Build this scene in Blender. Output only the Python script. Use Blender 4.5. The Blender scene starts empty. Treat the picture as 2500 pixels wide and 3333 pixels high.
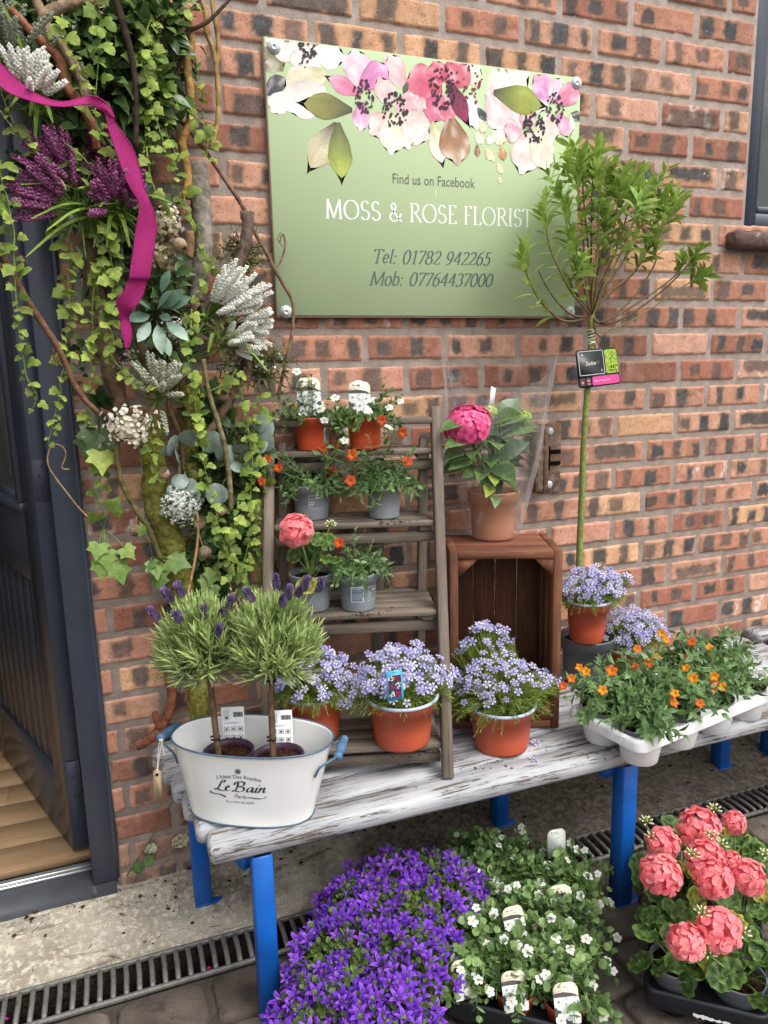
import bpy, math, random
import numpy as np
from mathutils import Matrix, Vector

S = bpy.context.scene
COL = S.collection
PI = math.pi
# ------------------------------------------------------------------ camera, sky, sun, exposure
cam = bpy.data.cameras.new('camera'); camo = bpy.data.objects.new('camera', cam); COL.objects.link(camo)
cam.sensor_fit = 'VERTICAL'; cam.sensor_height = 36; cam.lens = 26.0053; cam.clip_start = .05; cam.clip_end = 500
camo.matrix_world = Matrix(((.936893, .086837, -.338661, -.64676), (-.348915, .170864, -.921447, -1.87337), (-.022151, .981460, .190380, 1.375574), (0, 0, 0, 1)))
S.camera = camo
SUN_EL, SUN_AZ = math.radians(56), math.radians(152)      # azimuth measured clockwise from +y (the wall looks along -y)
w = bpy.data.worlds.new('World'); S.world = w; w.use_nodes = True
nt = w.node_tree; bg = nt.nodes['Background']
sky = nt.nodes.new('ShaderNodeTexSky'); sky.sky_type = 'NISHITA'; sky.sun_disc = False
sky.sun_elevation = SUN_EL; sky.sun_rotation = SUN_AZ; sky.air_density = 1.4; sky.dust_density = 4
hs = nt.nodes.new('ShaderNodeHueSaturation'); hs.inputs['Saturation'].default_value = .22
nt.links.new(sky.outputs[0], hs.inputs['Color']); nt.links.new(hs.outputs[0], bg.inputs[0]); bg.inputs[1].default_value = .15
sl = bpy.data.lights.new('sun', 'SUN'); sl.energy = 1.35; sl.angle = math.radians(30); sl.color = (1, .97, .93)
so = bpy.data.objects.new('sun', sl); COL.objects.link(so); so.location = (2, -4, 6)
sd = Vector((math.sin(SUN_AZ)*math.cos(SUN_EL), math.cos(SUN_AZ)*math.cos(SUN_EL), math.sin(SUN_EL)))
so.rotation_euler = sd.to_track_quat('Z', 'Y').to_euler()
S.view_settings.view_transform = 'Standard'; S.view_settings.look = 'None'; S.view_settings.gamma = 1
S.view_settings.exposure = .62
S.cycles.max_bounces = 8; S.cycles.transparent_max_bounces = 24

# ------------------------------------------------------------------ helpers
def h(s):
    s = s.lstrip('#'); o = []
    for i in (0, 2, 4):
        x = int(s[i:i+2], 16)/255; o.append(x/12.92 if x <= .04045 else ((x+.055)/1.055)**2.4)
    return np.array(o)
def lerp(a, b, t): return a+(b-a)*t
def nrm(v):
    v = np.asarray(v, float); return v/(np.linalg.norm(v, axis=-1, keepdims=True)+1e-12)
def RNG(s): return np.random.default_rng(s)
def frame(d, up=(0, 0, 1)):
    """rows of rotation matrices whose y column is d and z column is near up"""
    d = nrm(d); up = np.broadcast_to(np.asarray(up, float), d.shape)
    x = np.cross(d, up); bad = np.linalg.norm(x, axis=-1) < 1e-4
    if np.any(bad): x = np.where(bad[..., None], np.cross(d, (1, .3, .2)), x)
    x = nrm(x); z = np.cross(x, d)
    return np.stack([x, d, z], -1)
def hash2(i, j, s):
    v = np.sin(i*127.1+j*311.7+s*74.7)*43758.5453; return v-np.floor(v)
def vnoise(x, y, s=0):
    i, j = np.floor(x), np.floor(y); u, v = x-i, y-j; u = u*u*(3-2*u); v = v*v*(3-2*v)
    return lerp(lerp(hash2(i, j, s), hash2(i+1, j, s), u), lerp(hash2(i, j+1, s), hash2(i+1, j+1, s), u), v)
def sm(a, b, x): t = np.clip((x-a)/(b-a), 0, 1); return t*t*(3-2*t)

class MB:
    def __init__(s): s.v = []; s.c = []; s.g = []; s.f = []; s.n = 0
    def add(s, v, faces, col=(1, 1, 1), g=None):
        v = np.asarray(v, float).reshape(-1, 3); n = len(v)
        s.v.append(v); s.c.append(np.broadcast_to(np.asarray(col, float), (n, 3)).copy()); s.g.append(v if g is None else np.asarray(g, float))
        by = {}
        for f in faces:
            f = np.asarray(f)
            if f.ndim == 2: s.f.append(f+s.n)
            else: by.setdefault(len(f), []).append(f)
        for fs in by.values(): s.f.append(np.array(fs)+s.n)
        s.n += n
    def inst(s, T, M, P, sc, cols):
        v, faces, vc = T; P = np.asarray(P, float).reshape(-1, 3); N = len(P)
        if N == 0: return
        sc = np.broadcast_to(np.asarray(sc, float).reshape(-1, 1, 1) if np.ndim(sc) else np.full((1, 1, 1), sc), (N, 1, 1))
        V = np.einsum('nij,kj->nki', M, v)*sc+P[:, None]
        Cc = np.broadcast_to(np.asarray(cols, float).reshape(-1, 1, 3), (N, 1, 3))*vc[None]
        k = len(v); s.v.append(V.reshape(-1, 3)); s.c.append(Cc.reshape(-1, 3)); s.g.append(V.reshape(-1, 3))
        off = (np.arange(N)*k)[:, None, None]
        for f in faces: s.f.append((f[None]+off).reshape(-1, f.shape[1])+s.n)
        s.n += N*k
    def mesh(s, name, mat, o=(0, 0, 0), smooth=True):
        me = bpy.data.meshes.new(name)
        v = np.concatenate(s.v)-np.asarray(o, float); me.vertices.add(len(v)); me.vertices.foreach_set('co', v.astype(np.float32).ravel())
        li = np.concatenate([f.ravel() for f in s.f]).astype(np.int32)
        sz = np.concatenate([np.full(len(f), f.shape[1]) for f in s.f]).astype(np.int32)
        st = np.concatenate([[0], np.cumsum(sz)[:-1]]).astype(np.int32)
        me.loops.add(len(li)); me.loops.foreach_set('vertex_index', li)
        me.polygons.add(len(sz)); me.polygons.foreach_set('loop_start', st); me.polygons.foreach_set('loop_total', sz)
        if smooth: me.polygons.foreach_set('use_smooth', np.ones(len(sz), bool))
        ca = me.attributes.new('Col', 'FLOAT_COLOR', 'POINT'); c = np.concatenate(s.c)
        ca.data.foreach_set('color', np.concatenate([c, np.ones((len(c), 1))], 1).astype(np.float32).ravel())
        ga = me.attributes.new('guv', 'FLOAT_VECTOR', 'POINT'); ga.data.foreach_set('vector', np.concatenate(s.g).astype(np.float32).ravel())
        me.update(calc_edges=True); me.validate()
        for m in (mat if isinstance(mat, (list, tuple)) else [mat]): me.materials.append(m)
        return me
    def build(s, name, mat, parent=None, loc=None, smooth=True, label=None):
        o = ORG[parent.name] if parent is not None else np.asarray(loc if loc is not None else (0, 0, 0), float)
        ob = bpy.data.objects.new(name, s.mesh(name, mat, o, smooth)); COL.objects.link(ob)
        if parent is not None: ob.parent = parent
        else: ob.location = o
        ORG[ob.name] = o
        if label: ob['label'] = label
        return ob
ORG = {}
def tag(o, label, cat, group=None):
    o['label'] = label; o['category'] = cat
    if group: o['group'] = group
    return o
def thing(name, label, cat, loc, group=None):
    o = bpy.data.objects.new(name, None); COL.objects.link(o); o.location = loc; o.empty_display_size = .05
    ORG[o.name] = np.asarray(loc, float); return tag(o, label, cat, group)
def struct(o): o['kind'] = 'structure'; return o
def put(name, me, parent, pos, R, sc=1.0):
    """one more copy of a shared mesh, as a part of parent"""
    ob = bpy.data.objects.new(name, me); COL.objects.link(ob); ob.parent = parent
    m = Matrix([[*(R[i]*sc), 0] for i in range(3)]+[[0, 0, 0, 1]]); p = np.asarray(pos)-ORG[parent.name]
    m[0][3], m[1][3], m[2][3] = p; ob.matrix_basis = m
    ORG[ob.name] = np.asarray(pos, float); return ob

# shapes
def box(mb, c, s, R=None, ch=.002, col=(1, 1, 1), rs=None):
    hs_ = np.asarray(s, float)/2; ch = min(ch, hs_.min()*.45); R = np.eye(3) if R is None else R
    V = []; idx = {}
    for sx in (-1, 1):
        for sy in (-1, 1):
            for sz in (-1, 1):
                for a in range(3):
                    p = np.array([sx, sy, sz])*(hs_-ch); p[a] = (sx, sy, sz)[a]*hs_[a]; idx[sx, sy, sz, a] = len(V); V.append(p)
    F = []
    for a in range(3):
        b, c2 = (a+1) % 3, (a+2) % 3
        for s1 in (-1, 1):
            q = []
            for t, u in ((-1, -1), (1, -1), (1, 1), (-1, 1)):
                k = [0, 0, 0]; k[a] = s1; k[b] = t; k[c2] = u; q.append(idx[(*k, a)])
            F.append(q if s1 > 0 else q[::-1])
        for s1 in (-1, 1):
            for s2 in (-1, 1):
                q = []
                for t, e in ((-1, b), (1, b), (1, c2), (-1, c2)):
                    k = [0, 0, 0]; k[b] = s1; k[c2] = s2; k[a] = t; q.append(idx[(*k, e)])
                F.append(q if s1*s2 < 0 else q[::-1])
    for sx in (-1, 1):
        for sy in (-1, 1):
            for sz in (-1, 1):
                q = [idx[sx, sy, sz, a] for a in range(3)]; F.append(q if sx*sy*sz > 0 else q[::-1])
    V = np.array(V); o = np.argsort(-hs_, kind='stable'); r = random.Random(rs if rs is not None else len(mb.v)*7+int(abs(c[0])*1e4))
    G = V[:, o]+np.array([r.random()*9, r.random()*9, r.random()*9])
    mb.add(V@R.T+np.asarray(c, float), F, col, G)
def rotz(a): c, s = math.cos(a), math.sin(a); return np.array([[c, -s, 0], [s, c, 0], [0, 0, 1.]])
def bar(mb, p0, p1, w_, t, up=(0, 0, 1), ch=.002, col=(1, 1, 1)):
    p0, p1 = np.asarray(p0, float), np.asarray(p1, float); d = p1-p0
    R = frame(d, up); R = np.stack([R[:, 1], R[:, 0], R[:, 2]], -1)
    box(mb, (p0+p1)/2, (np.linalg.norm(d), w_, t), R, ch, col)
def resample(p, n):
    p = np.asarray(p, float); d = np.r_[0, np.cumsum(np.linalg.norm(np.diff(p, axis=0), axis=1))]; t = np.linspace(0, d[-1], n)
    return np.stack([np.interp(t, d, p[:, i]) for i in range(p.shape[1])], 1)
def smooth(p, it=2):
    p = np.asarray(p, float)
    for _ in range(it):
        q = [p[:1]]; a, b = p[:-1], p[1:]; q.append(np.stack([a*.75+b*.25, a*.25+b*.75], 1).reshape(-1, p.shape[1])); q.append(p[-1:]); p = np.concatenate(q)
    return p
def tube(mb, path, r, k=6, col=(1, 1, 1), cap=True, bumpy=0, seed=0):
    p = np.asarray(path, float); n = len(p); t = np.gradient(p, axis=0); t = nrm(t)
    r = np.interp(np.linspace(0, 1, n), np.linspace(0, 1, len(r)), r) if np.ndim(r) else np.full(n, r)
    u = np.zeros_like(p); u0 = np.cross(t[0], (0.2, 1, .1)); u0 = u0/np.linalg.norm(u0)
    for i in range(n):
        u0 = u0-t[i]*(u0@t[i]); u0 = u0/(np.linalg.norm(u0)+1e-9); u[i] = u0
    b = np.cross(t, u); a = np.arange(k)*2*PI/k
    rr = r[:, None]*np.ones(k)
    if bumpy: rr = rr*(1+bumpy*(RNG(seed).random((n, k))-.5)*2)
    V = p[:, None]+rr[..., None]*(np.cos(a)[None, :, None]*u[:, None]+np.sin(a)[None, :, None]*b[:, None])
    i, j = np.meshgrid(np.arange(n-1), np.arange(k), indexing='ij'); j2 = (j+1) % k
    F = np.stack([i*k+j, i*k+j2, (i+1)*k+j2, (i+1)*k+j], -1).reshape(-1, 4)
    L = np.r_[0, np.cumsum(np.linalg.norm(np.diff(p, axis=0), axis=1))]
    G = np.stack([np.repeat(L, k), np.tile(np.cos(a), n)*r.repeat(k), np.tile(np.sin(a), n)*r.repeat(k)+seed], 1)
    fs = [F]
    if cap: fs += [np.array([list(range(k))[::-1]]), np.array([list(range((n-1)*k, n*k))])]
    mb.add(V.reshape(-1, 3), fs, col if np.ndim(col) == 1 else np.repeat(col, k, 0), G)
def lathe(mb, prof, c, k=40, col=(1, 1, 1), sx=1, sy=1, rot=0, wob=None):
    prof = np.asarray(prof, float); n = len(prof); a = np.arange(k)*2*PI/k
    X = prof[:, 0:1]*np.cos(a)*sx; Y = prof[:, 0:1]*np.sin(a)*sy; Z = np.repeat(prof[:, 1:2], k, 1)
    if wob is not None: Z = Z+wob(np.arange(n)[:, None], a[None])
    c0, s0 = math.cos(rot), math.sin(rot)
    V = np.stack([X*c0-Y*s0+c[0], X*s0+Y*c0+c[1], Z+c[2]], -1).reshape(-1, 3)
    i, j = np.meshgrid(np.arange(n-1), np.arange(k), indexing='ij'); j2 = (j+1) % k
    F = np.stack([i*k+j, i*k+j2, (i+1)*k+j2, (i+1)*k+j], -1).reshape(-1, 4)
    fs = [F]
    if prof[0, 0] > 1e-4: fs.append(np.array([list(range(k))[::-1]]))
    mb.add(V, fs, col)
def disc(mb, c, r, k=28, col=(1, 1, 1), bump=.004, seed=0, sx=1, sy=1, rot=0):
    g = RNG(seed); V = [(0, 0, bump)]; R_ = [.35, .7, 1.0]; a = np.arange(k)*2*PI/k
    for q in R_: V += [(q*r*sx*math.cos(t), q*r*sy*math.sin(t), (g.random()-.4)*bump*(1.2-q)*2) for t in a]
    V = np.array(V)@rotz(rot).T+np.asarray(c, float)
    F = [[0, 1+j, 1+(j+1) % k] for j in range(k)]
    for q in range(2): F += [[1+q*k+j, 1+(q+1)*k+j, 1+(q+1)*k+(j+1) % k, 1+q*k+(j+1) % k] for j in range(k)]
    mb.add(V, F, col)
def poly(mb, pts, col=(1, 1, 1)): mb.add(pts, [list(range(len(pts)))], col)

# ------------------------------------------------------------------ materials
MATS = {}
class G:
    def __init__(s, m): s.t = m.node_tree; s.n = s.t.nodes; s.bsdf = s.n['Principled BSDF']; s.out = s.n['Material Output']
    def N(s, ty, **kw):
        n = s.n.new('ShaderNode'+ty)
        for k, v in kw.items():
            if k in n.inputs.keys() if isinstance(k, str) else False: n.inputs[k].default_value = v
            else: setattr(n, k, v)
        return n
    def L(s, a, b): s.t.links.new(a, b)
    def vec(s, src='guv', scale=(1, 1, 1)):
        if src == 'obj': o = s.N('TexCoord').outputs['Object']
        else: o = s.N('Attribute', attribute_name='guv').outputs['Vector']
        m = s.N('Mapping'); m.inputs['Scale'].default_value = scale; s.L(o, m.inputs[0]); return m.outputs[0]
    def noise(s, vec, scale, detail=4, rough=.55, dist=0):
        n = s.N('TexNoise'); n.inputs['Scale'].default_value = scale; n.inputs['Detail'].default_value = detail
        n.inputs['Roughness'].default_value = rough; n.inputs['Distortion'].default_value = dist; s.L(vec, n.inputs['Vector']); return n.outputs[0]
    def ramp(s, x, a, b, lo=0, hi=1):
        n = s.N('MapRange'); n.interpolation_type = 'SMOOTHSTEP'
        for i, v in ((1, a), (2, b), (3, lo), (4, hi)): n.inputs[i].default_value = v
        s.L(x, n.inputs[0]); return n.outputs[0]
    def mix(s, f, a, b, mode='MIX'):
        n = s.N('MixRGB'); n.blend_type = mode
        for i, x in ((0, f), (1, a), (2, b)):
            if hasattr(x, 'links'): s.L(x, n.inputs[i])
            elif i == 0: n.inputs[0].default_value = x
            else: n.inputs[i].default_value = (*x, 1)
        return n.outputs[0]
    def mth(s, op, a, b=0):
        n = s.N('Math'); n.operation = op
        for i, x in ((0, a), (1, b)):
            if hasattr(x, 'links'): s.L(x, n.inputs[i])
            else: n.inputs[i].default_value = x
        return n.outputs[0]
    def bump(s, x, strength=.3, dist=.002):
        n = s.N('Bump'); n.inputs['Strength'].default_value = strength; n.inputs['Distance'].default_value = dist
        s.L(x, n.inputs['Height']); s.L(n.outputs[0], s.bsdf.inputs['Normal']); return n
    def col(s, c): 
        if hasattr(c, 'links'): s.L(c, s.bsdf.inputs['Base Color'])
        else: s.bsdf.inputs['Base Color'].default_value = (*c, 1)
def mat(name, col=None, rough=.5, spec=.5, namt=0, nscale=30, bump=0, bscale=60, trans=0, metal=0, coat=0, dirt=None, src='obj', bd=.002):
    m = bpy.data.materials.new(name); m.use_nodes = True; g = G(m); b = g.bsdf
    c = g.N('Attribute', attribute_name='Col').outputs['Color'] if col is None else h(col) if isinstance(col, str) else col
    b.inputs['Roughness'].default_value = rough; b.inputs['Specular IOR Level'].default_value = spec; b.inputs['Metallic'].default_value = metal
    if coat: b.inputs['Coat Weight'].default_value = coat; b.inputs['Coat Roughness'].default_value = .15
    v = g.vec(src)
    if 'leaf' in name:
        hs2 = g.N('HueSaturation'); hs2.inputs['Hue'].default_value = .493; hs2.inputs['Saturation'].default_value = 1.0; g.L(c, hs2.inputs['Color']); c = hs2.outputs[0]
    if namt:
        x = g.ramp(g.noise(v, nscale, 5), .25, .75, 1-namt, 1+namt); rgb = g.N('CombineColor')
        for i in range(3): g.L(x, rgb.inputs[i])
        c = g.mix(1, c, rgb.outputs[0], 'MULTIPLY')
    if dirt: c = g.mix(g.mth('MULTIPLY', g.ramp(g.noise(v, dirt[1], 8, .7), dirt[2], dirt[2]+.06), dirt[3] if len(dirt) > 3 else .85), c, h(dirt[0]))
    g.col(c)
    if bump: g.bump(g.noise(v, bscale, 6), bump, bd)
    if trans:
        t = g.N('BsdfTranslucent'); mx = g.N('MixShader'); mx.inputs[0].default_value = trans
        if hasattr(c, 'links'): g.L(c, t.inputs[0])
        else: t.inputs[0].default_value = (*c, 1)
        g.L(b.outputs[0], mx.inputs[1]); g.L(t.outputs[0], mx.inputs[2]); g.L(mx.outputs[0], g.out.inputs[0])
    MATS[name] = m; return m
def wood(name, a, b, c, rough=.7, sx=3, sy=70, bump=.5, weather=.4):
    m = bpy.data.materials.new(name); m.use_nodes = True; g = G(m); g.bsdf.inputs['Roughness'].default_value = rough
    g.bsdf.inputs['Specular IOR Level'].default_value = .3
    n1 = g.noise(g.vec('guv', (sx, sy, sy)), 1, 6, .6, 1.2); n2 = g.noise(g.vec('guv', (sx*4, sy*5, sy*5)), 1, 4, .7); n3 = g.noise(g.vec('guv', (4, 9, 9)), 1, 3)
    k = g.mix(g.ramp(n1, .3, .7), h(a), h(b)); k = g.mix(g.mth('MULTIPLY', g.ramp(n2, .5, .75), .7), k, h(c)); k = g.mix(g.mth('MULTIPLY', g.ramp(n3, .45, .75), weather), k, h(c))
    g.col(g.mix(1, k, g.N('Attribute', attribute_name='Col').outputs['Color'], 'MULTIPLY')); g.bump(g.mth('ADD', n1, n2), bump, .0015); return m
def peel():
    m = bpy.data.materials.new('peeling_white_paint'); m.use_nodes = True; g = G(m)
    n1 = g.noise(g.vec('guv', (6.5, 95, 95)), 1, 8, .72, .7); n2 = g.noise(g.vec('guv', (8, 190, 190)), 1, 6, .7); n3 = g.noise(g.vec('guv', (5, 11, 11)), 1, 3)
    a = g.mth('ADD', n1, g.mth('MULTIPLY', g.mth('SUBTRACT', n3, .5), .34)); mask = g.ramp(a, .56, .59)
    thin = g.mth('MULTIPLY', g.ramp(n2, .575, .63), g.ramp(n3, .3, .6, .35, .95))
    wd = g.mix(g.ramp(n2, .3, .7), h('#7d6a58'), h('#4b4540')); wd = g.mix(g.ramp(n1, .62, .72), wd, h('#96775a'))
    pt = g.mix(g.ramp(n3, .3, .75), h('#c0c1c4'), h('#9b9da1')); pt = g.mix(g.mth('MULTIPLY', g.ramp(n2, .42, .56), .45), pt, h('#9a9a9c')); c = g.mix(mask, pt, wd); c = g.mix(thin, c, h('#55504d'))
    g.col(c); g.bsdf.inputs['Roughness'].default_value = .55; g.bsdf.inputs['Specular IOR Level'].default_value = .35
    g.bump(g.mth('SUBTRACT', 1, g.mth('ADD', mask, thin)), .6, .0012); return m
def rust():
    m = bpy.data.materials.new('rusty_painted_steel'); m.use_nodes = True; g = G(m); v = g.vec('obj')
    n1 = g.noise(v, 34, 8, .75); n2 = g.noise(v, 260, 5, .7)
    c = g.mix(g.ramp(n1, .34, .54), h('#8f8a80'), h('#6d4f38')); c = g.mix(g.ramp(n2, .55, .66), c, h('#4a2a1c')); c = g.mix(g.ramp(n1, .6, .72), c, h('#3c2a22'))
    g.col(c); g.bsdf.inputs['Roughness'].default_value = .75; g.bump(n2, .4, .001); return m
def concrete():
    m = bpy.data.materials.new('weathered_concrete'); m.use_nodes = True; g = G(m); v = g.vec('obj')
    n1 = g.noise(v, 5, 6, .6); n2 = g.noise(v, 60, 8, .7); n3 = g.noise(v, 260, 3, .6); n4 = g.noise(g.vec('obj', (7, 30, 30)), 1, 6, .65, .8)
    sp_ = g.N('SeparateXYZ'); g.L(g.vec('obj'), sp_.inputs[0]); xdark = g.ramp(g.mth('ADD', sp_.outputs[0], g.mth('MULTIPLY', g.mth('SUBTRACT', n1, .5), 1.6)), -.55, .05)  # mask: concrete gets darker towards +x, edge broken by noise
    c = g.mix(g.ramp(n1, .35, .65), h('#c6bdab'), h('#9c9384')); c = g.mix(g.mth('MULTIPLY', g.ramp(n2, .48, .62), .8), c, h('#ddd5c2'))
    c = g.mix(g.mth('MULTIPLY', g.ramp(n4, .54, .64), .6), c, h('#5d5347')); c = g.mix(g.mth('MULTIPLY', g.ramp(n3, .6, .72), .6), c, h('#3f3931'))
    c = g.mix(g.mth('MULTIPLY', xdark, .8), c, g.mix(g.ramp(n2, .4, .62), h('#3d352d'), h('#6a6055')))
    g.col(c); g.bsdf.inputs['Roughness'].default_value = .9; g.bsdf.inputs['Specular IOR Level'].default_value = .2
    g.bump(g.mth('ADD', g.mth('MULTIPLY', n2, .8), g.mth('ADD', n4, n3)), .8, .006); return m
def brickmat():
    m = bpy.data.materials.new('smoked_brick'); m.use_nodes = True; g = G(m); v = g.vec('obj')
    c = g.N('Attribute', attribute_name='Col').outputs['Color']
    n1 = g.noise(v, 45, 6, .65); n2 = g.noise(v, 330, 5, .7); n3 = g.noise(v, 150, 3, .6)
    rgb = g.N('CombineColor'); x = g.ramp(n1, .25, .75, .8, 1.17)
    for i in range(3): g.L(x, rgb.inputs[i])
    c = g.mix(1, c, rgb.outputs[0], 'MULTIPLY')
    vo = g.N('TexVoronoi'); vo.inputs['Scale'].default_value = 210; g.L(v, vo.inputs['Vector'])
    rnd = g.N('SeparateColor'); g.L(vo.outputs['Color'], rnd.inputs[0])
    sp = g.mth('MULTIPLY', g.ramp(vo.outputs['Distance'], .36, .22), g.ramp(rnd.outputs[0], .62, .66))
    sp = g.mth('MULTIPLY', sp, g.ramp(n3, .38, .55))
    c = g.mix(g.mth('MULTIPLY', g.ramp(n2, .56, .68), .45), c, h('#c79a80')); c = g.mix(g.mth('MULTIPLY', sp, .85), c, h('#2b2220'))
    g.col(c); g.bsdf.inputs['Roughness'].default_value = .8; g.bsdf.inputs['Specular IOR Level'].default_value = .3
    g.bump(g.mth('SUBTRACT', g.mth('ADD', n2, n1), g.mth('MULTIPLY', sp, 1.5)), .55, .002); return m
def cello():
    m = bpy.data.materials.new('clear_film'); m.use_nodes = True; g = G(m); g.n.remove(g.bsdf)
    t = g.N('BsdfTransparent'); t.inputs[0].default_value = (.96, .96, .965, 1); gl = g.N('BsdfGlossy'); gl.inputs['Roughness'].default_value = .2
    fr = g.N('Fresnel'); fr.inputs[0].default_value = 1.5; mx = g.N('MixShader')
    n = g.noise(g.vec('obj', (1, 1, .45)), 26, 3, .6, 1.5); bp = g.N('Bump'); bp.inputs['Strength'].default_value = .9; bp.inputs['Distance'].default_value = .006
    g.L(n, bp.inputs['Height']); g.L(bp.outputs[0], gl.inputs['Normal']); g.L(bp.outputs[0], fr.inputs['Normal'])
    lw = g.N('LayerWeight'); lw.inputs[0].default_value = .35; df = g.N('BsdfDiffuse'); df.inputs[0].default_value = (.9, .9, .92, 1); tr2 = g.N('BsdfTranslucent'); tr2.inputs[0].default_value = (.9, .9, .92, 1); m2 = g.N('MixShader'); g.L(df.outputs[0], m2.inputs[1]); g.L(tr2.outputs[0], m2.inputs[2]); m3 = g.N('MixShader'); g.L(m2.outputs[0], m3.inputs[1]); g.L(gl.outputs[0], m3.inputs[2])
    g.L(g.mth('MINIMUM', .8, g.mth('ADD', g.mth('ADD', .08, g.mth('MULTIPLY', g.mth('POWER', lw.outputs[1], 1.7), .8)), g.mth('MULTIPLY', g.ramp(n, .6, .7), .22))), mx.inputs[0]); g.L(t.outputs[0], mx.inputs[1]); g.L(m3.outputs[0], mx.inputs[2]); g.L(mx.outputs[0], g.out.inputs[0]); return m
def glass():
    m = bpy.data.materials.new('window_glass'); m.use_nodes = True; g = G(m); b = g.bsdf
    b.inputs['Base Color'].default_value = (.8, .85, .85, 1); b.inputs['Transmission Weight'].default_value = .9; b.inputs['Roughness'].default_value = .02; b.inputs['IOR'].default_value = 1.45; return m

m_leaf = mat('leaf', None, .5, .35, .25, 90, .25, 150, trans=.28)
m_leafg = mat('glossy_leaf', None, .32, .5, .22, 60, .3, 90, trans=.15)
m_petal = mat('petal', None, .55, .25, .1, 120, .15, 200, trans=.3)
m_blossom = mat('white_blossom', None, .6, .2, .05, 120, trans=.35)
m_stem = mat('stem', None, .7, .3, .3, 120, .4, 200)
m_bark = mat('bark', None, .9, .2, .45, 55, .9, 90, src='guv', bd=.004)
m_moss = mat('mossy_bark', None, .95, .1, .5, 60, 1, 140, dirt=('#6b5636', 22, .62), bd=.006)
m_orange = mat('orange_plastic', '#b85438', .45, .4, .14, 9, .05, 60, dirt=('#5a3324', 34, .63, .7))
m_orange2 = mat('bright_orange_plastic', '#bd4a2a', .4, .45, .06, 14, 0, dirt=('#2c1a14', 90, .62, .9))
m_grey = mat('grey_plastic', '#80868c', .45, .45, .05, 14, 0, dirt=('#4a3a30', 60, .69, .8))
m_greyrim = mat('grey_blue_rim', '#a9b7c6', .4, .5, .05, 20, 0)
m_dgrey = mat('dark_grey_plastic', '#5c6064', .45, .45, .06, 14, 0, dirt=('#3a302a', 60, .66, .8))
m_clay = mat('brown_clay_plastic', '#bd8262', .5, .4, .08, 14, 0, dirt=('#4a3426', 40, .68, .8))
m_black = mat('black_plastic', '#1d1f24', .38, .5, .2, 40, .05, 80, dirt=('#4a4440', 55, .66, .5))
m_whitep = mat('white_plastic', '#e4e5e6', .4, .45, .03, 20, 0, dirt=('#6b5c4c', 46, .72, .6))
m_purplep = mat('purple_plastic', '#3d2338', .45, .45)
m_soil = mat('soil', None, .95, .1, .6, 160, 1, 220, dirt=('#1c140f', 160, .5, .8), bd=.006)
m_enamel = mat('white_enamel', '#e6e6e3', .22, .5, .02, 9, .05, 12, coat=.4, dirt=('#a59a86', 24, .71, .55), bd=.004)
m_blue_enamel = mat('blue_enamel', '#4a6378', .35, .5, .15, 60)
m_bluewood = mat('blue_painted_wood', '#4f7394', .4, .45, .25, 60, .2, 80, dirt=('#2c3d4c', 60, .62, .6))
m_bluesteel = mat('blue_painted_steel', '#0f56a8', .42, .5, .2, 11, .1, 60, dirt=('#7d8ea6', 42, .66, .75))
m_anth = mat('anthracite_paint', '#3a404d', .4, .5, .08, 12, .1, 70, dirt=('#6f6e69', 50, .71, .45))
m_anthd = mat('dirty_anthracite_paint', '#474a50', .5, .5, .15, 10, .15, 70, dirt=('#8a857a', 18, .6, .45))
m_door = mat('dark_gloss_paint', '#363a42', .25, .5, .1, 10, .04, 30)
m_alu = mat('aluminium', '#d6d8d8', .3, .5, .12, 30, .1, 60, metal=.85, dirt=('#54504a', 60, .63, .7))
m_zinc = mat('galvanised_steel', '#7b7a75', .55, .5, .3, 40, .4, 120, metal=.35, dirt=('#4c443a', 40, .55, .7))
m_screw = mat('steel_washer', '#cfd3d5', .4, .5, .08, 60, metal=.25)
m_sign = mat('sage_green_sign_panel', '#b3c49b', .75, .15, .015, 5)
m_signedge = mat('plywood_edge', '#a98d78', .7, .3, .2, 200)
m_print = mat('printed_ink', None, .4, .4, .1, 160)
m_white = mat('white_print', '#eef0ee', .4, .4)
m_card = mat('card_label', None, .35, .4)
m_paper = mat('brown_paper', '#a58f73', .8, .2, .05, 60)
m_string = mat('white_string', '#d8d2c4', .9, .1)
m_ribbon = mat('magenta_linen_ribbon', '#b02b77', .7, .25, .26, 420, .6, 520, trans=.3)
m_mortar = mat('mortar', '#9c8f86', .95, .1, .2, 30, .8, 260, bd=.003)
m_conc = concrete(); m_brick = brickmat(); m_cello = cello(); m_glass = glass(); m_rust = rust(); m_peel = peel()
m_pave = mat('worn_paving', None, .85, .3, .35, 14, .7, 110, dirt=('#3d362f', 16, .56, .7), bd=.004)
m_dirt = mat('dark_dirt', '#332b25', .95, .15, .5, 60, 1, 130, bd=.008)
m_asph = mat('ground', '#4a453f', .9, .2, .35, 9, .8, 160, bd=.004)
m_grey_wood = wood('weathered_grey_wood', '#6a5f52', '#82766a', '#3c3732', sx=4, sy=110, weather=.6)
m_brown_wood = wood('brown_stained_wood', '#6b4230', '#83573f', '#35201a', sx=4, sy=75, weather=.55)
m_floorwood = wood('oak_floor', '#9a7d5e', '#aa8d6c', '#785d44', .4, 2, 26, .1, .3)
m_int = mat('interior_wall', '#8d8a86', .8, .2)
m_dark = mat('dark_gap', '#0d0d0e', .9, .1)
m_sill = mat('old_brick_sill', '#5c4540', .7, .4, .4, 50, .8, 60, dirt=('#a0958c', 40, .6, .7), bd=.004)

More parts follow.
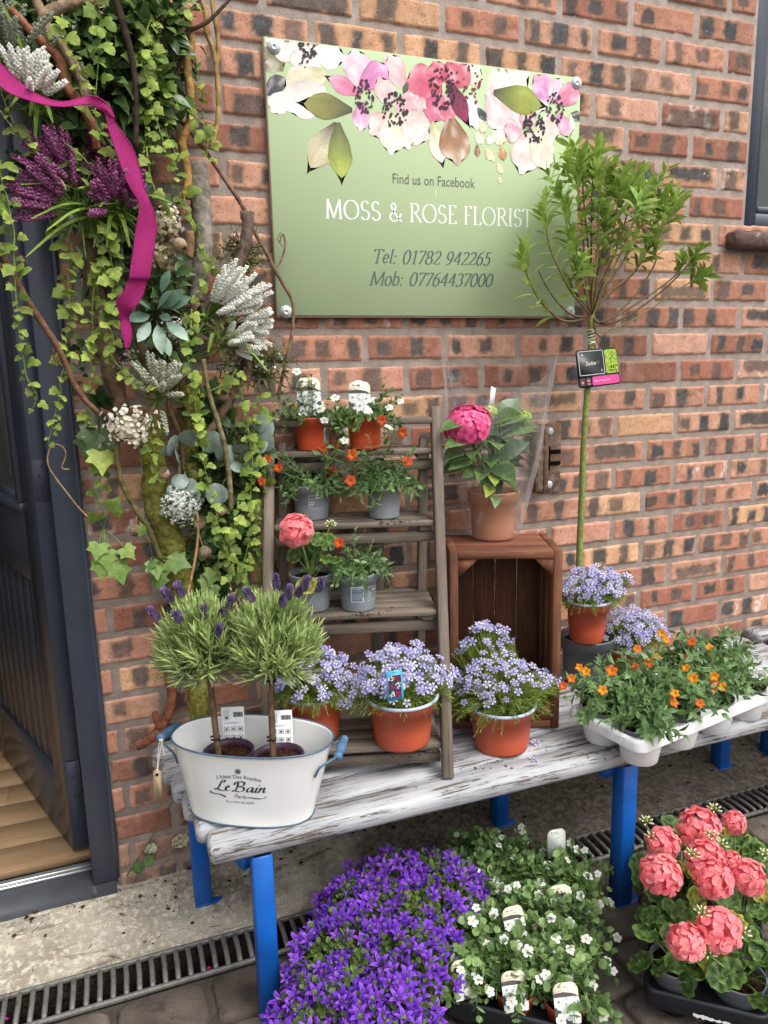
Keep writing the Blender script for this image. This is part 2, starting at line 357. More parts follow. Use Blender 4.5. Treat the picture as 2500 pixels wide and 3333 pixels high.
# ------------------------------------------------------------------ leaf and flower templates: (verts, face arrays, vertex tint)
def leaf_t(w_=.3, prof=(0.05, .75, 1, .8, .35, .02), fold=.25, curl=.25, mid=.85):
    n = len(prof); V = []; Cc = []
    for i, p in enumerate(prof):
        y = i/(n-1); z = -curl*y*y
        for sx in (-1, 0, 1): V.append((sx*p*w_/2, y, z+(abs(sx)*fold*p*w_/2))); Cc.append([mid if sx == 0 else 1]*3)
    F = [[3*i+j, 3*i+j+1, 3*i+j+4, 3*i+j+3] for i in range(n-1) for j in (0, 1)]
    return np.array(V), [np.array(F)], np.array(Cc)
def fan_t(out, zc=.05, cc=.9, ctr=(0, .42), cup=0, vein=.0):
    """flat leaf from an outline in the xy plane (attached at y = 0), raised centre"""
    out = np.array(out, float); n = len(out); V = [(ctr[0], ctr[1], zc)]; Cc = [[cc]*3]
    for x, y in out: V.append((x, y, -cup*((x-ctr[0])**2+(y-ctr[1])**2))); Cc.append([1, 1, 1])
    F = [[0, 1+i, 1+(i+1) % n] for i in range(n)]
    return np.array(V), [np.array(F)], np.array(Cc)
def mir(p): return p+[(-x, y) for x, y in p[::-1] if abs(x) > 1e-6]
T_lance = leaf_t(.44); T_narrow = leaf_t(.16, (.4, .9, 1, .75, .1), .2, .15); T_broad = leaf_t(.55, (.05, .7, 1, .95, .6, .05), .18, .35)
T_needle = (np.array([(-.03, 0, 0), (.03, 0, 0), (.045, .55, -.02), (0, 1, -.1), (-.045, .55, -.02)]), [np.array([[0, 1, 2, 3, 4]])], np.ones((5, 3)))
T_lav = leaf_t(.12, (.6, 1, .9, .1), .2, .05); T_blade = leaf_t(.045, (.8, 1, 1, .9, .7, .4, .05), .3, .55)
T_vine = fan_t(mir([(0, .05), (.14, -.04), (.36, .0), (.47, .16), (.42, .34), (.27, .43), (.3, .62), (.2, .84), (0, 1.0)]), .1, .8, (0, .36), .5)
T_ivy = fan_t(mir([(0, 0), (.3, -.14), (.55, -.02), (.44, .2), (.6, .42), (.34, .5), (.2, .66), (0, 1.0)]), .05, .8, (0, .33), .3)
T_bac = fan_t(mir([(0, 0), (.22, .06), (.3, .16), (.42, .24), (.4, .38), (.47, .5), (.38, .6), (.38, .76), (.24, .8), (.16, .94), (0, 1.0)]), -.05, .85, (0, .45), -.25)
T_round = fan_t(mir([(0, 0), (.3, .08), (.47, .3), (.5, .55), (.36, .82), (.16, .96), (0, 1.0)]), .03, .92, (0, .5), .3)
def ger_t(seed):
    g = RNG(seed); V = [(0, 0, -.06)]; Cc = [[.95, 1, .9]]; K = 36
    for q, (r, z, t) in enumerate(((.3, -.03, (1, 1, 1)), (.55, .02, (.52, .5, .5)), (.72, .05, (.6, .58, .55)), (.84, .08, (1.05, 1.05, .95)), (1, .1, (1.35, 1.25, 1.05)))):
        for j in range(K):
            a = -PI/2+.12+(2*PI-.24)*j/(K-1); s = 1+(.07*math.cos(a*9+1)+.06*abs(math.sin(a*4.5)) if q > 2 else 0)
            V.append((r*s*math.cos(a), r*s*math.sin(a), z+.09*r*math.sin(a*7)+(g.random()-.5)*.04*r)); Cc.append(t)
    F = [[0, 1+j, 2+j] for j in range(K-1)]; Q = [[1+q*K+j, 1+(q+1)*K+j, 2+(q+1)*K+j, 2+q*K+j] for q in range(4) for j in range(K-1)]
    V = np.array(V)/2; V[:, 1] += .1
    return V, [np.array(F), np.array(Q)], np.array(Cc)
T_ger = ger_t(3)
def petals_t(n, outline, cols, zf=None, jit=0, seed=0):
    g = RNG(seed); V = []; Cc = []; F = []; k = len(outline)
    for i in range(n):
        a = i*2*PI/n+(g.random()-.5)*jit; c, s = math.cos(a), math.sin(a); q = len(V); dz = i*.006+(g.random()-.5)*jit*.3
        for (x, y, z), co in zip(outline, cols): V.append((x*c-y*s, x*s+y*c, z+dz)); Cc.append(co)
        F.append(list(range(q, q+k)))
    return np.array(V), [np.array(F)], np.array(Cc)
def f_phlox(a, b, sd): return petals_t(5, [(-.05, .06, 0), (.05, .06, 0), (.24, .62, .1), (.25, .98, .02), (.05, .8, .06), (-.05, .8, .06), (-.25, .98, .02), (-.24, .62, .1)], [b, b, a, a, a*.96, a*.96, a, a], None, .25, sd)
def f_camp(a, b, sd):
    V = []; Cc = []; F4 = []; F3 = []
    for i in range(5):
        an = i*2*PI/5; d = 2*PI/10
        def P(r, t, z): return (r*math.cos(an+t), r*math.sin(an+t), z)
        q = len(V); V += [P(.1, -d, -1.0), P(.1, d, -1.0), P(.38, -d, -.15), P(.34, 0, -.12), P(.38, d, -.15), P(.74, -.25, .1), P(.7, 0, .06), P(.74, .25, .1), P(1.08, 0, .05)]
        Cc += [b*.8, b*.8, a*.9, b*.8, a*.9, a, a*.85, a, a*1.05]
        F4 += [[q, q+1, q+4, q+2], [q+2, q+3, q+6, q+5], [q+3, q+4, q+7, q+6]]; F3 += [[q+5, q+6, q+8], [q+6, q+7, q+8]]
    n = len(V); V += [(.05, 0, -.1), (-.05, .04, -.1), (0, 0, .3)]; Cc += [np.array([.8, .75, .8])]*3; F3.append([n, n+1, n+2])
    return np.array(V), [np.array(F4), np.array(F3)], np.array(Cc)
def f_bac(a, b, sd):
    v, f, c = petals_t(5, [(-.06, .05, 0), (.06, .05, 0), (.38, .5, .08), (.34, .86, .02), (0, .98, -.03), (-.34, .86, .02), (-.38, .5, .08)], [b, b, a, a, a, a, a], None, .2, sd)
    n = len(v); t = np.arange(6)*PI/3; ring = np.stack([.14*np.cos(t), .14*np.sin(t), np.full(6, .06)], 1)
    return np.concatenate([v, ring]), f+[np.array([list(range(n, n+6))])], np.concatenate([c, np.tile(h('#c99a2a'), (6, 1))])
def f_cali(a, b, sd, kk=1):
    V = []; Cc = []; F4 = []; g = RNG(sd)
    K = 20
    for q, (r, z) in enumerate(((.1, -.9), (.16, -.3), (.4, .02), (.75, .12), (1.0, .08))):
        for j in range(K):
            t = j*2*PI/K; lob = 1+(.16*math.cos(5*t) if q > 2 else 0); st = abs(math.cos(2.5*t))**6
            V.append((r*lob*math.cos(t), r*lob*math.sin(t), z+(.05*math.cos(5*t) if q > 2 else 0)+(g.random()-.5)*.06)); Cc.append(b if q < 2 else lerp(a, b, (.75*kk**.6, (.35+.5*st)*kk)[q-2]) if q < 4 else lerp(a, b, .3*kk))
    F4 = [[q*K+j, q*K+(j+1) % K, (q+1)*K+(j+1) % K, (q+1)*K+j] for q in range(4) for j in range(K)]
    return np.array(V), [np.array(F4)], np.array(Cc)
def f_ger5(a, b, sd):
    V, F, Cc = [], [], []; g = RNG(sd)
    for i in range(5):
        an = i*2*PI/5+(g.random()-.5)*.2; c, s = math.cos(an), math.sin(an); q = len(V); tl = (g.random()-.5)*.25
        for r, hw, z in ((.05, .05, -.06), (.35, .26, .1), (.68, .43, .15), (.9, .38, .08), (1.04, .16, -.02)):
            for k in (-1, 0, 1): x = k*hw; V.append((x*c-r*s, x*s+r*c, z+tl*r-.05*(1-abs(k))+i*.008)); t = min(1, r*1.25); Cc.append(lerp(b, a, t)*(1.08 if abs(k) and r > .5 else .93))
        F += [[q+3*j+k, q+3*j+k+1, q+3*j+k+4, q+3*j+k+3] for j in range(4) for k in (0, 1)]
    return np.array(V), [np.array(F)], np.array(Cc)
def f_hyd4(a, b, sd): return petals_t(4, [(-.06, .02, -.03), (.06, .02, -.03), (.5, .42, .08), (.5, .8, .05), (.2, .98, 0), (-.2, .98, 0), (-.5, .8, .05), (-.5, .42, .08)], [b, b, a, a, a*1.1, a*1.1, a, a], None, .15, sd)
def fmesh(name, T, mt=None):
    mb = MB(); mb.inst(T, np.eye(3)[None], [(0, 0, 0)], 1.0, [[1, 1, 1]]); return mb.mesh(name, mt or m_petal, smooth=False)
def dome(n, seed, up=.0):
    g = RNG(seed); i = np.arange(n)+.5; ph = np.arccos(1-(1-up)*i/n); th = PI*(1+5**.5)*i
    return np.stack([np.cos(th)*np.sin(ph), np.sin(th)*np.sin(ph), np.cos(ph)], 1)+(g.random((n, 3))-.5)*.22
def clusterhead(name, T, n, r, size, flat, tints, seed, up=-.25):
    g = RNG(seed); d = nrm(dome(n, seed, up)); P = d*np.array([1, 1, flat])*r*(1+(g.random((n, 1))-.5)*.3); M_ = frame(nrm(np.cross(d, g.normal(size=(n, 3)))), d)
    mb = MB(); mb.inst(T, M_, P, size*(.85+.3*g.random(n)), np.array(tints)[g.integers(0, len(tints), n)]); return mb.mesh(name, m_petal)
LAV = [h('#d2cff3'), h('#e0defa'), h('#eeedfc'), h('#bdb6ea')]
ME_phlox = [fmesh('flower', f_phlox(np.array(c)*1.0, h('#7f70bd'), i)) for i, c in enumerate(LAV)]
ME_camp = [fmesh('flower', f_camp(h(c), h('#4a1fa0'), i)) for i, c in enumerate(('#8d48d2', '#7c3cc8', '#9c5ae0', '#6c30b8'))]
ME_bac = [fmesh('flower', f_bac(h(c), h('#d8d8c0'), i)) for i, c in enumerate(('#f2f2ee', '#fafafa', '#e8eaea'))]
ME_calr = [fmesh('flower', f_cali(h(a), h(b), i, .3)) for i, (a, b) in enumerate((('#b81c16', '#e88a20'), ('#a81814', '#e08a30'), ('#c4261a', '#eca836')))]
ME_calo = [fmesh('flower', f_cali(h(a), h(b), i, k_)) for i, (a, b, k_) in enumerate((('#c22c16', '#eca828', .5), ('#cc4c18', '#f0b830', .9), ('#b62216', '#e89a28', .3)))]
ME_ger = [clusterhead('flower_head', f_ger5(h('#fb959a'), h('#ea5668'), 5), 11, .034, .025, .5, [[1, 1, 1], [1, 1.12, 1.08], [.95, .85, .9], [1.02, 1.3, 1.25]], 40+i, .12) for i in range(3)]
ME_hyd = clusterhead('flower_head', f_hyd4(h('#ee6a9c'), h('#c4286a'), 2), 60, .056, .0175, .6, [[1, 1, 1], [1.06, 1.25, 1.1], [.85, .75, .85], [1.05, 1.4, 1.2]], 9, .05)
ME_bud = clusterhead('flower_bud', f_hyd4(h('#b9cc6a'), h('#93ad48'), 2), 40, .017, .0055, .6, [[1, 1, 1], [1.1, 1.1, .9]], 10, -.1)
def f_budcl():
    g = RNG(5); mb = MB(); d = nrm(dome(14, 5, .1))
    for q in d: tube(mb, [q*.002, q*.011], [.0008, .0008], 4, h('#7d9a4c')); tube(mb, [q*.010, q*.014, q*.018, q*.021], [.0012, .0026, .002, .0004], 5, np.array([h('#86a24e'), h('#8fa85a'), h('#d8d8b0'), h('#e6c8b8')]))
    return mb.mesh('bud_cluster', m_stem)
ME_budcl = f_budcl()

# ------------------------------------------------------------------ lettering
_TX = {}
def text(body):
    if body not in _TX:
        cu = bpy.data.curves.new('t', 'FONT'); cu.body = body; cu.size = 1; cu.resolution_u = 3
        ob = bpy.data.objects.new('t', cu); COL.objects.link(ob)
        me = bpy.data.meshes.new_from_object(ob.evaluated_get(bpy.context.evaluated_depsgraph_get()))
        v = np.array([x.co[:] for x in me.vertices])[:, :2]; f = [list(p.vertices) for p in me.polygons]
        bpy.data.objects.remove(ob); bpy.data.curves.remove(cu); bpy.data.meshes.remove(me); _TX[body] = (v, f)
    return _TX[body]
def lay(mb, body, width, fn, shear=0, col=(1, 1, 1), capk=1.0):
    """lay the words on a surface: fn maps (x, y) metres to 3-D; width is the length of the line"""
    v, f = text(body); x0, x1 = v[:, 0].min(), v[:, 0].max(); k = width/(x1-x0)
    X = (v[:, 0]-x0)*k+shear*v[:, 1]*k*capk; mb.add(fn(X-width/2, v[:, 1]*k*capk), f, col)
def arc(cx, cy, rx, ry, a0, a1, n=22):
    t = np.radians(np.linspace(a0, a1, n)); return [(cx+rx*math.cos(u), cy+ry*math.sin(u)) for u in t]
def ln(*p): return list(p)
SER = {
 'M': (1.05, [ln((.12, 0), (.16, 1)), ln((.16, 1), (.5, .05)), ln((.5, .05), (.88, 1)), ln((.88, 1), (.92, 0)), ln((.03, 0), (.22, 0)), ln((.8, 0), (1.02, 0))]),
 'O': (.98, [arc(.49, .5, .43, .5, 0, 360, 44)]), 'S': (.62, [arc(.31, .74, .21, .25, 30, 250)+arc(.31, .25, .24, .25, 75, -155)]),
 '&': (.9, [[(.85, .42), (.72, .2), (.52, .02), (.3, -.01), (.14, .12), (.12, .28), (.24, .44), (.42, .6), (.5, .76), (.42, .95), (.28, .96), (.2, .8), (.3, .58), (.6, .2), (.86, 0)]]),
 'R': (.78, [ln((.16, 0), (.16, 1)), [(.04, 1), (.3, 1)]+arc(.36, .76, .24, .24, 90, -90)+[(.16, .52)], ln((.36, .52), (.76, 0)), ln((.04, 0), (.28, 0))]),
 'E': (.62, [ln((.16, 0), (.16, 1)), ln((.04, 1), (.54, 1), (.55, .88)), ln((.16, .53), (.46, .53)), ln((.04, 0), (.56, 0), (.58, .14))]),
 'F': (.58, [ln((.16, 0), (.16, 1)), ln((.04, 1), (.52, 1), (.54, .88)), ln((.16, .52), (.44, .52)), ln((.04, 0), (.28, 0))]),
 'L': (.58, [ln((.16, 0), (.16, 1)), ln((.04, 1), (.28, 1)), ln((.04, 0), (.54, 0), (.56, .15))]),
 'I': (.32, [ln((.16, 0), (.16, 1)), ln((.04, 1), (.28, 1)), ln((.04, 0), (.28, 0))]),
 'T': (.68, [ln((.34, 0), (.34, 1)), ln((.02, .86), (.04, 1), (.64, 1), (.66, .86)), ln((.22, 0), (.46, 0))]),
 '0': (.58, [arc(.28, .48, .23, .5, 0, 360, 40)]), '1': (.5, [ln((.12, .84), (.28, .97), (.28, 0)), ln((.16, 0), (.4, 0))]),
 '7': (.54, [ln((.06, .86), (.08, .96), (.5, .96), (.2, 0))]), '8': (.58, [arc(.28, .73, .18, .24, 0, 360, 30), arc(.28, .25, .23, .26, 0, 360, 30)]),
 '2': (.56, [arc(.27, .72, .2, .25, 160, -30)+[(.08, .02), (.5, .02), (.52, .12)]]), '9': (.58, [arc(.28, .66, .21, .31, 0, 360, 34), [(.49, .66), (.46, .35), (.34, .08), (.12, -.02)]]),
 '4': (.58, [ln((.4, 0), (.4, .97), (.05, .28), (.54, .28))]), '6': (.58, [arc(.28, .3, .21, .31, 0, 360, 34), [(.07, .3), (.1, .62), (.24, .9), (.46, 1.0)]]),
 '5': (.54, [ln((.48, .97), (.18, .97), (.13, .56)), arc(.24, .3, .23, .31, 115, -140)]), '3': (.54, [arc(.25, .73, .19, .24, 150, -70)+arc(.24, .26, .23, .27, 70, -140)]),
 'e': (.46, [[(.08, .33), (.4, .4)]+arc(.24, .36, .17, .32, 10, 320)]), 'l': (.26, [ln((.13, 1.05), (.13, .05), (.22, .02))]),
 'o': (.52, [arc(.25, .33, .21, .34, 0, 360, 30)]), 'b': (.54, [ln((.1, 1.05), (.1, .04)), arc(.28, .33, .19, .34, 150, -150)]),
 ':': (.3, [arc(.12, .55, .02, .02, 0, 360, 8), arc(.12, .04, .02, .02, 0, 360, 8)]), ' ': (.36, []),
}
def nib(mb, pts, put_, thick, thin, ang, z0, col=(1, 1, 1)):
    p = np.array(pts, float); d = np.gradient(p, axis=0) if len(p) > 2 else np.repeat([p[1]-p[0]], 2, 0)
    segs = [p] if len(p) > 8 else [p[i:i+2] for i in range(len(p)-1)]
    for s_ in segs:
        d = np.gradient(s_, axis=0) if len(s_) > 2 else np.repeat([s_[1]-s_[0]], 2, 0); d = nrm(d)
        a = np.arctan2(d[:, 1], d[:, 0]); w_ = thin+(thick-thin)*np.abs(np.sin(a-ang)); n = np.stack([-d[:, 1], d[:, 0]], 1)*w_[:, None]/2
        e = d*thin*.4; s2 = s_.copy(); s2[0] -= e[0]; s2[-1] += e[-1]
        A, B = s2+n, s2-n; k = len(A); z0[0] += 4e-6; q = put_(np.concatenate([A, B]), z0[0])
        mb.add(q, [[i, k+i, k+i+1, i+1] for i in range(k-1)], col)
def serif(mb, body, x0, x1, zb0, zb1, cap, y, thick=.125, thin=.035, shear=0, ang=.15, space=.06, z0=None):
    """pen-drawn serif capitals and figures from (x0, zb0) to (x1, zb1) on the sign's face"""
    z0 = z0 if z0 is not None else [0]; tot = sum(SER[c][0]+space for c in body)-space; x = 0; kx = (x1-x0)/tot
    for c in body:
        wd, st = SER[c]
        for s_ in st:
            def put_(p, dz, x=x):
                X = (p[:, 0]+x)*kx+shear*p[:, 1]*cap; t = X/(x1-x0)
                return np.stack([x0+X, np.full(len(X), y-dz), zb0+(zb1-zb0)*t+p[:, 1]*cap], 1)
            nib(mb, s_, put_, thick, thin, ang, z0)
        x += wd+space

# ------------------------------------------------------------------ ground
def sheet(name, x0, x1, y0, y1, z0, z1, nx, ny, m, amp=0):
    X, Y = np.meshgrid(np.linspace(x0, x1, nx+1), np.linspace(y0, y1, ny+1), indexing='ij'); Zz = lerp(z0, z1, (Y-y0)/(y1-y0))
    if amp: Zz = Zz+amp*(vnoise(X*9, Y*9, 3)-.5)+amp*.5*(vnoise(X*31, Y*31, 4)-.5)
    i, j = np.meshgrid(np.arange(nx), np.arange(ny), indexing='ij'); k = i*(ny+1)+j
    mb = MB(); mb.add(np.stack([X, Y, Zz], -1).reshape(-1, 3), [np.stack([k, k+ny+1, k+ny+2, k+1], -1).reshape(-1, 4)]); return struct(mb.build(name, m))
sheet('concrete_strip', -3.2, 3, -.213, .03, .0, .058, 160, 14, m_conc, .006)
sheet('ground', -60, 60, -60, -.325, -.012, -.012, 1, 1, m_asph)
mb = MB(); box(mb, (0, -.27, -.1), (6.4, .12, .02)); box(mb, (0, -.212, -.05), (6.4, .01, .09)); box(mb, (0, -.328, -.05), (6.4, .01, .075)); struct(mb.build('drain_channel', m_dirt, smooth=False))
mb = MB(); g = RNG(4)                                            # paving setts beyond the drain
yy = -.333; row = 0
while yy > -1.7:
    d = .115+.03*g.random(); x = -2.4+.13*g.random()
    while x < 2.4:
        l = .13+.09*g.random(); t = .8+.35*g.random(); K = 18; a = np.arange(K)*2*PI/K
        cx_, cy_ = x+l/2, yy-d/2; ex = np.sign(np.cos(a))*abs(np.cos(a))**.35; ey = np.sign(np.sin(a))*abs(np.sin(a))**.35; wv = 1+(g.random(K)-.5)*.06
        rings = [(.47, -.012), (.455, -.001), (.42, .0025), (.2, .004)]; V = []
        for r, z in rings: V += [(cx_+ex[q]*wv[q]*l*r, cy_+ey[q]*wv[q]*d*r, z+(g.random()-.5)*.0015) for q in range(K)]
        F = [[q*K+j, q*K+(j+1) % K, (q+1)*K+(j+1) % K, (q+1)*K+j] for q in range(3) for j in range(K)]+[list(range(3*K, 4*K))]
        mb.add(V, F, lerp(h('#6b6259'), h('#5a5049'), g.random())*t); x += l
    yy -= d; row += 1
struct(mb.build('paving', m_pave))
dg = thing('drain_grating', 'galvanised slotted drain grating set in the ground along the wall', 'drain', (0, -.27, 0))
mb = MB()
for y in (-.219, -.322): box(mb, (0, y, -.002), (6.2, .010, .012))
mb.build('edge_rail', m_zinc, dg, smooth=False)
mb = MB(); g = RNG(8)
for i in range(210):
    x = -3+i*.0285; z = .001+(g.random()-.5)*.002
    tube(mb, [(x, -.2245, z-.004), (x, -.229, z+.001), (x+.001, -.27, z+.002), (x, -.311, z+.001), (x, -.3165, z-.004)], .0062, 7, h('#8a8984')*(.8+.4*g.random()))
mb.build('bars', m_zinc, dg)
mb = MB(); g = RNG(12)                                            # dirt, twigs and crumbs gathered on the concrete
for i in range(420):
    x = -1.3+2.9*g.random(); y = -abs(g.normal(0, .05))-.004 if g.random() < .6 else -.2*g.random()
    z = .055+y*.27; s = .002+.006*g.random()**3; th = g.random()*6.3
    if g.random() < .35: tube(mb, [(x, y, z+.004), (x+math.cos(th)*s*6, y+math.sin(th)*s*6, z+.006)], .0008, 4, h('#5a4632'))
    else: disc(mb, (x, y, z+.003), s, 6, lerp(h('#3b2f25'), h('#6b5740'), g.random()), .003, i)
o = mb.build('dirt_litter', m_soil); o['kind'] = 'stuff'; o['label'] = 'dry dirt and twigs along the foot of the wall'

# ------------------------------------------------------------------ brick wall
DOORX, WINX, WINZ = -.728, 1.253, 1.764
bw = thing('brick_wall', 'red brick wall with dark smoked kiss marks and grey mortar', 'wall', (0, 0, 0))
mb = MB()
for x0, x1, z0, z1 in ((DOORX, WINX, -.1, 3.1), (WINX, 3.2, -.1, WINZ), (2.4, 3.2, WINZ, 3.1), (WINX, 2.4, 2.85, 3.1), (-3.2, -1.78, -.1, 3.1), (-1.78, DOORX, 2.16, 3.1)):
    box(mb, ((x0+x1)/2, .0562, (z0+z1)/2), (x1-x0, .1065, z1-z0), None, .0001)
mb.build('mortar', m_mortar, bw, smooth=False)
mb = MB(); g = RNG(21); BL, BH = .22866, .081
pal = [h(c) for c in ('#b98873', '#ab7763', '#c29682', '#976353', '#b17f6a', '#c69c7a', '#8c5f50', '#b68a74')]
for k in range(-20, 19):
    zt = 1.47-BH*k; zb = zt-BH
    if zt < -.05 or zb > 3.05: continue
    for i in range(-15, 15):
        x0 = (i+(.5 if k % 2 else 0))*BL; x1 = x0+BL; full = (x0, x1)
        zc = (zt+zb)/2; segs = [(x0, x1)]
        if zc < 2.16: segs = [(max(a, DOORX), b) for a, b in segs if b > DOORX+.03]+([(a, min(b, -1.78)) for a, b in [(x0, x1)] if a < -1.8])
        if WINZ < zc < 2.85: segs = [(a, min(b, WINX)) for a, b in segs if a < WINX-.03]+[(max(a, 2.4), b) for a, b in segs if b > 2.43]
        far = x1 < -1.7 or x0 > 2 or zb > 2.75
        for a, b in segs:
            if b-a < .03: continue
            nx, nz = (6, 4) if far else (max(8, int(34*(b-a)/BL)), 13)
            ml, mr, mt_, mb_ = [.0052+.0028*g.random() for _ in range(4)]
            u = np.linspace(0, 1, nx); vv = np.linspace(0, 1, nz); u = u+.12*np.sin(2*PI*u)*-.35/2/PI*2; U, V_ = np.meshgrid(u, vv, indexing='ij')
            sd = g.random()*50; L = b-a-ml-mr; H = BH-mt_-mb_
            X = a+ml+U*L; Zz = zb+mb_+V_*H
            ed = np.minimum(np.minimum(U*L, (1-U)*L), np.minimum(V_*H, (1-V_)*H))
            X = X+(vnoise(Zz*70+sd, U*0+sd, 1)-.5)*.005*(np.abs(U-.5)*2)**4; Zz = Zz+(vnoise(X*45+sd, V_*0+sd, 2)-.5)*.005*(np.abs(V_-.5)*2)**4
            Yv = -.0010+.0045*np.clip(1-ed/.0035, 0, 1)**1.5-(vnoise(X*35, Zz*35, 5)-.5)*.003+(g.random()-.5)*.003+.004*(vnoise(X*150, Zz*150, 6) > .93)
            Yv[0, :] = Yv[-1, :] = .007; Yv[:, 0] = Yv[:, -1] = .007
            base = pal[g.integers(len(pal))]*(.93+.26*g.random()); n1 = vnoise(X*16+sd, Zz*22, 7)[..., None]; n2 = vnoise(X*60+sd, Zz*60, 8)[..., None]
            c = base*(.86+.28*n1); c = lerp(c, base*np.array([1.12, .98, .86]), n2*.5)
            band = sm(.55, .8, vnoise(X*38+sd, Zz*6+sd, 9))[..., None]; c = lerp(c, h('#d6ab94'), band*.42*g.random())
            if g.random() < .10: c = lerp(c, h('#ddd4cc'), (sm(.55, .75, vnoise(X*55+sd, Zz*12+sd, 15))*sm(.45, .6, vnoise(X*90, Zz*90, 16)))[..., None]*.8)
            rim = sm(.008, .001, ed)[..., None]; c = lerp(c, h('#cf9f88'), rim*.6)
            ty = g.random(); P = []
            if ty < .83:
                n = 3 if ty > .5 else 2 if ty > .07 else 1; off = g.random()*(.05 if n < 3 else .014)
                for q in range(n): P.append((full[0]+.03+off+q*(.088 if n < 3 else .077)+(g.random()-.5)*.014, zc+(g.random()-.5)*.008, .009+.014*g.random(), .0125+.014*g.random(), .6+.4*g.random()))
            elif ty < .91: P.append((full[0]+.115, zc+(g.random()-.5)*.02, .07+.02*g.random(), .011+.007*g.random(), .6+.35*g.random()))
            for (px_, pz_, hx, hz, st) in P:
                wx = (vnoise(X*70+sd, Zz*70, 11)-.5)*.012; dx = np.maximum(np.abs(X-px_+wx)-hx, 0); dz = np.maximum(np.abs(Zz-pz_+wx)-hz, 0); d = np.hypot(dx, dz)
                halo = sm(.019, .001, d)[..., None]; core = sm(.0062, .0, d)[..., None]
                c = lerp(c, h('#8f7052'), halo*.6*st); c = lerp(c, lerp(h('#34373a'), h('#4b5055'), n2), core*st)
            if zc < .25: c = lerp(c, h('#6b625a'), (.55*sm(.3, .02, Zz)*(.5+vnoise(X*18, Zz*18, 13)))[..., None].clip(0, .8))
            ii, jj = np.meshgrid(np.arange(nx-1), np.arange(nz-1), indexing='ij'); kk = ii*nz+jj
            mb.add(np.stack([X, Yv, Zz], -1).reshape(-1, 3), [np.stack([kk, kk+nz, kk+nz+1, kk+1], -1).reshape(-1, 4)], c.reshape(-1, 3))
mb.build('brick_face', m_brick, bw)

# ------------------------------------------------------------------ room behind, door, frame, window
mb = MB(); box(mb, (-.2, 3.2, 1.3), (6.6, .1, 2.8)); box(mb, (-3.3, 1.65, 1.3), (.1, 3, 2.8)); box(mb, (3.2, 1.65, 1.3), (.1, 3, 2.8)); box(mb, (-.2, 1.65, 2.75), (6.6, 3, .1))
struct(mb.build('room_walls', m_int, smooth=False))
mb = MB(); g = RNG(2)
for i in range(26):
    y = .14+i*.118; x = -3.2+1.1*g.random()-1
    while x < 3.1: l = 1.15; box(mb, (x+l/2, y+.058, .064), (l-.0012, .1168, .02), None, .0006, np.array([1, 1, 1])*(.82+.3*g.random())); x += l
struct(mb.build('room_floor', m_floorwood, smooth=False))
fr = thing('door_frame', 'dark grey painted door frame with a worn sill and bright aluminium threshold', 'door frame', (-1.25, 0, .03))
mb = MB(); box(mb, (-.757, .045, 1.13), (.060, .105, 2.11), None, .004); box(mb, (-1.755, .045, 1.13), (.060, .105, 2.11), None, .004); box(mb, (-1.256, .045, 2.155), (.938, .104, .06), None, .004)
tube(mb, [(-.7265, -.003+.001*math.sin(q*9), .08+q*.12) for q in range(18)], .006, 6, bumpy=.3); mb.build('frame', m_anth, fr, smooth=False)
mb = MB(); V = []; pr = [(.115, .066), (.04, .079), (.005, .077), (-.016, .066), (-.02, .06), (-.022, .012), (-.016, .01)]
for x in (-1.84, -.731): V += [(x, y, z) for y, z in pr]
mb.add(V, [[i, i+1, i+8, i+7] for i in range(6)]+[list(range(7))[::-1], list(range(7, 14))]); mb.build('sill', m_anthd, fr, smooth=False)
mb = MB()
for y, z in ((.06, .0815), (.072, .0845), (.084, .0815)): bar(mb, (-1.72, y, z), (-.79, y, z), .0105, .009, ch=.002)
mb.build('threshold_strip', m_alu, fr, smooth=False)
hx, hy = -.838, .15; dv = np.array([-.352, .936, 0]); dn = np.array([-.936, -.352, 0])
dr = thing('entrance_door', 'dark grey door standing open inward, glazed above and grooved boards below', 'door', (hx, hy, .075))
Rd = np.stack([dv, -dn, [0, 0, 1]], -1); P0 = np.array([hx, hy, 0.])
def dpt(s, n, z): return P0+dv*s-dn*n+np.array([0, 0, z])     # s along the leaf, n behind its outer face
mb = MB()
for s, z, ws, hz in ((.055, 1.1, .11, 2.03), (.725, 1.1, .11, 2.03), (.39, .185, .56, .2), (.39, .93, .56, .19), (.39, 2.06, .56, .11)): box(mb, dpt(s, .022, z), (ws, .044, hz), Rd, .003)
for i in range(8): box(mb, dpt(.11+.07*(i+.5), .02, .56), (.0675, .026, .57), Rd, .004)
mb.build('door_leaf', m_door, dr, smooth=False)
mb = MB()
for s, z, ws, hz in ((.39, 1.038, .56, .026), (.39, 1.99, .56, .026), (.123, 1.51, .026, .92), (.657, 1.51, .026, .92)): box(mb, dpt(s, .004, z), (ws, .028, hz), Rd, .008)
mb.build('glazing_bead', m_anth, dr, smooth=False)
mb = MB(); box(mb, dpt(.39, .02, 1.51), (.53, .006, .93), Rd, .001); mb.build('glass_pane', m_glass, dr, smooth=False)
mb = MB(); box(mb, dpt(.24, .0155, 1.545), (.16, .001, .11), Rd, .0002); mb.build('paper_notice', m_white, dr, smooth=False)
for z in (.30, 1.12, 1.85):
    mb = MB(); box(mb, np.array([hx+.021, hy-.0035, z]), (.034, .004, .105), None, .001)
    for q in range(4): lathe(mb, [(.0001, .0025), (.003, .0018), (.0036, 0)], (0, 0, 0), 8); mb.v[-1] = mb.v[-1][:, [0, 2, 1]]*np.array([1, -1, 1])+np.array([hx+.017+.008*(q % 2), hy-.0055, z-.036+q*.024])
    mb.build('hinge', m_anth, dr, smooth=False)
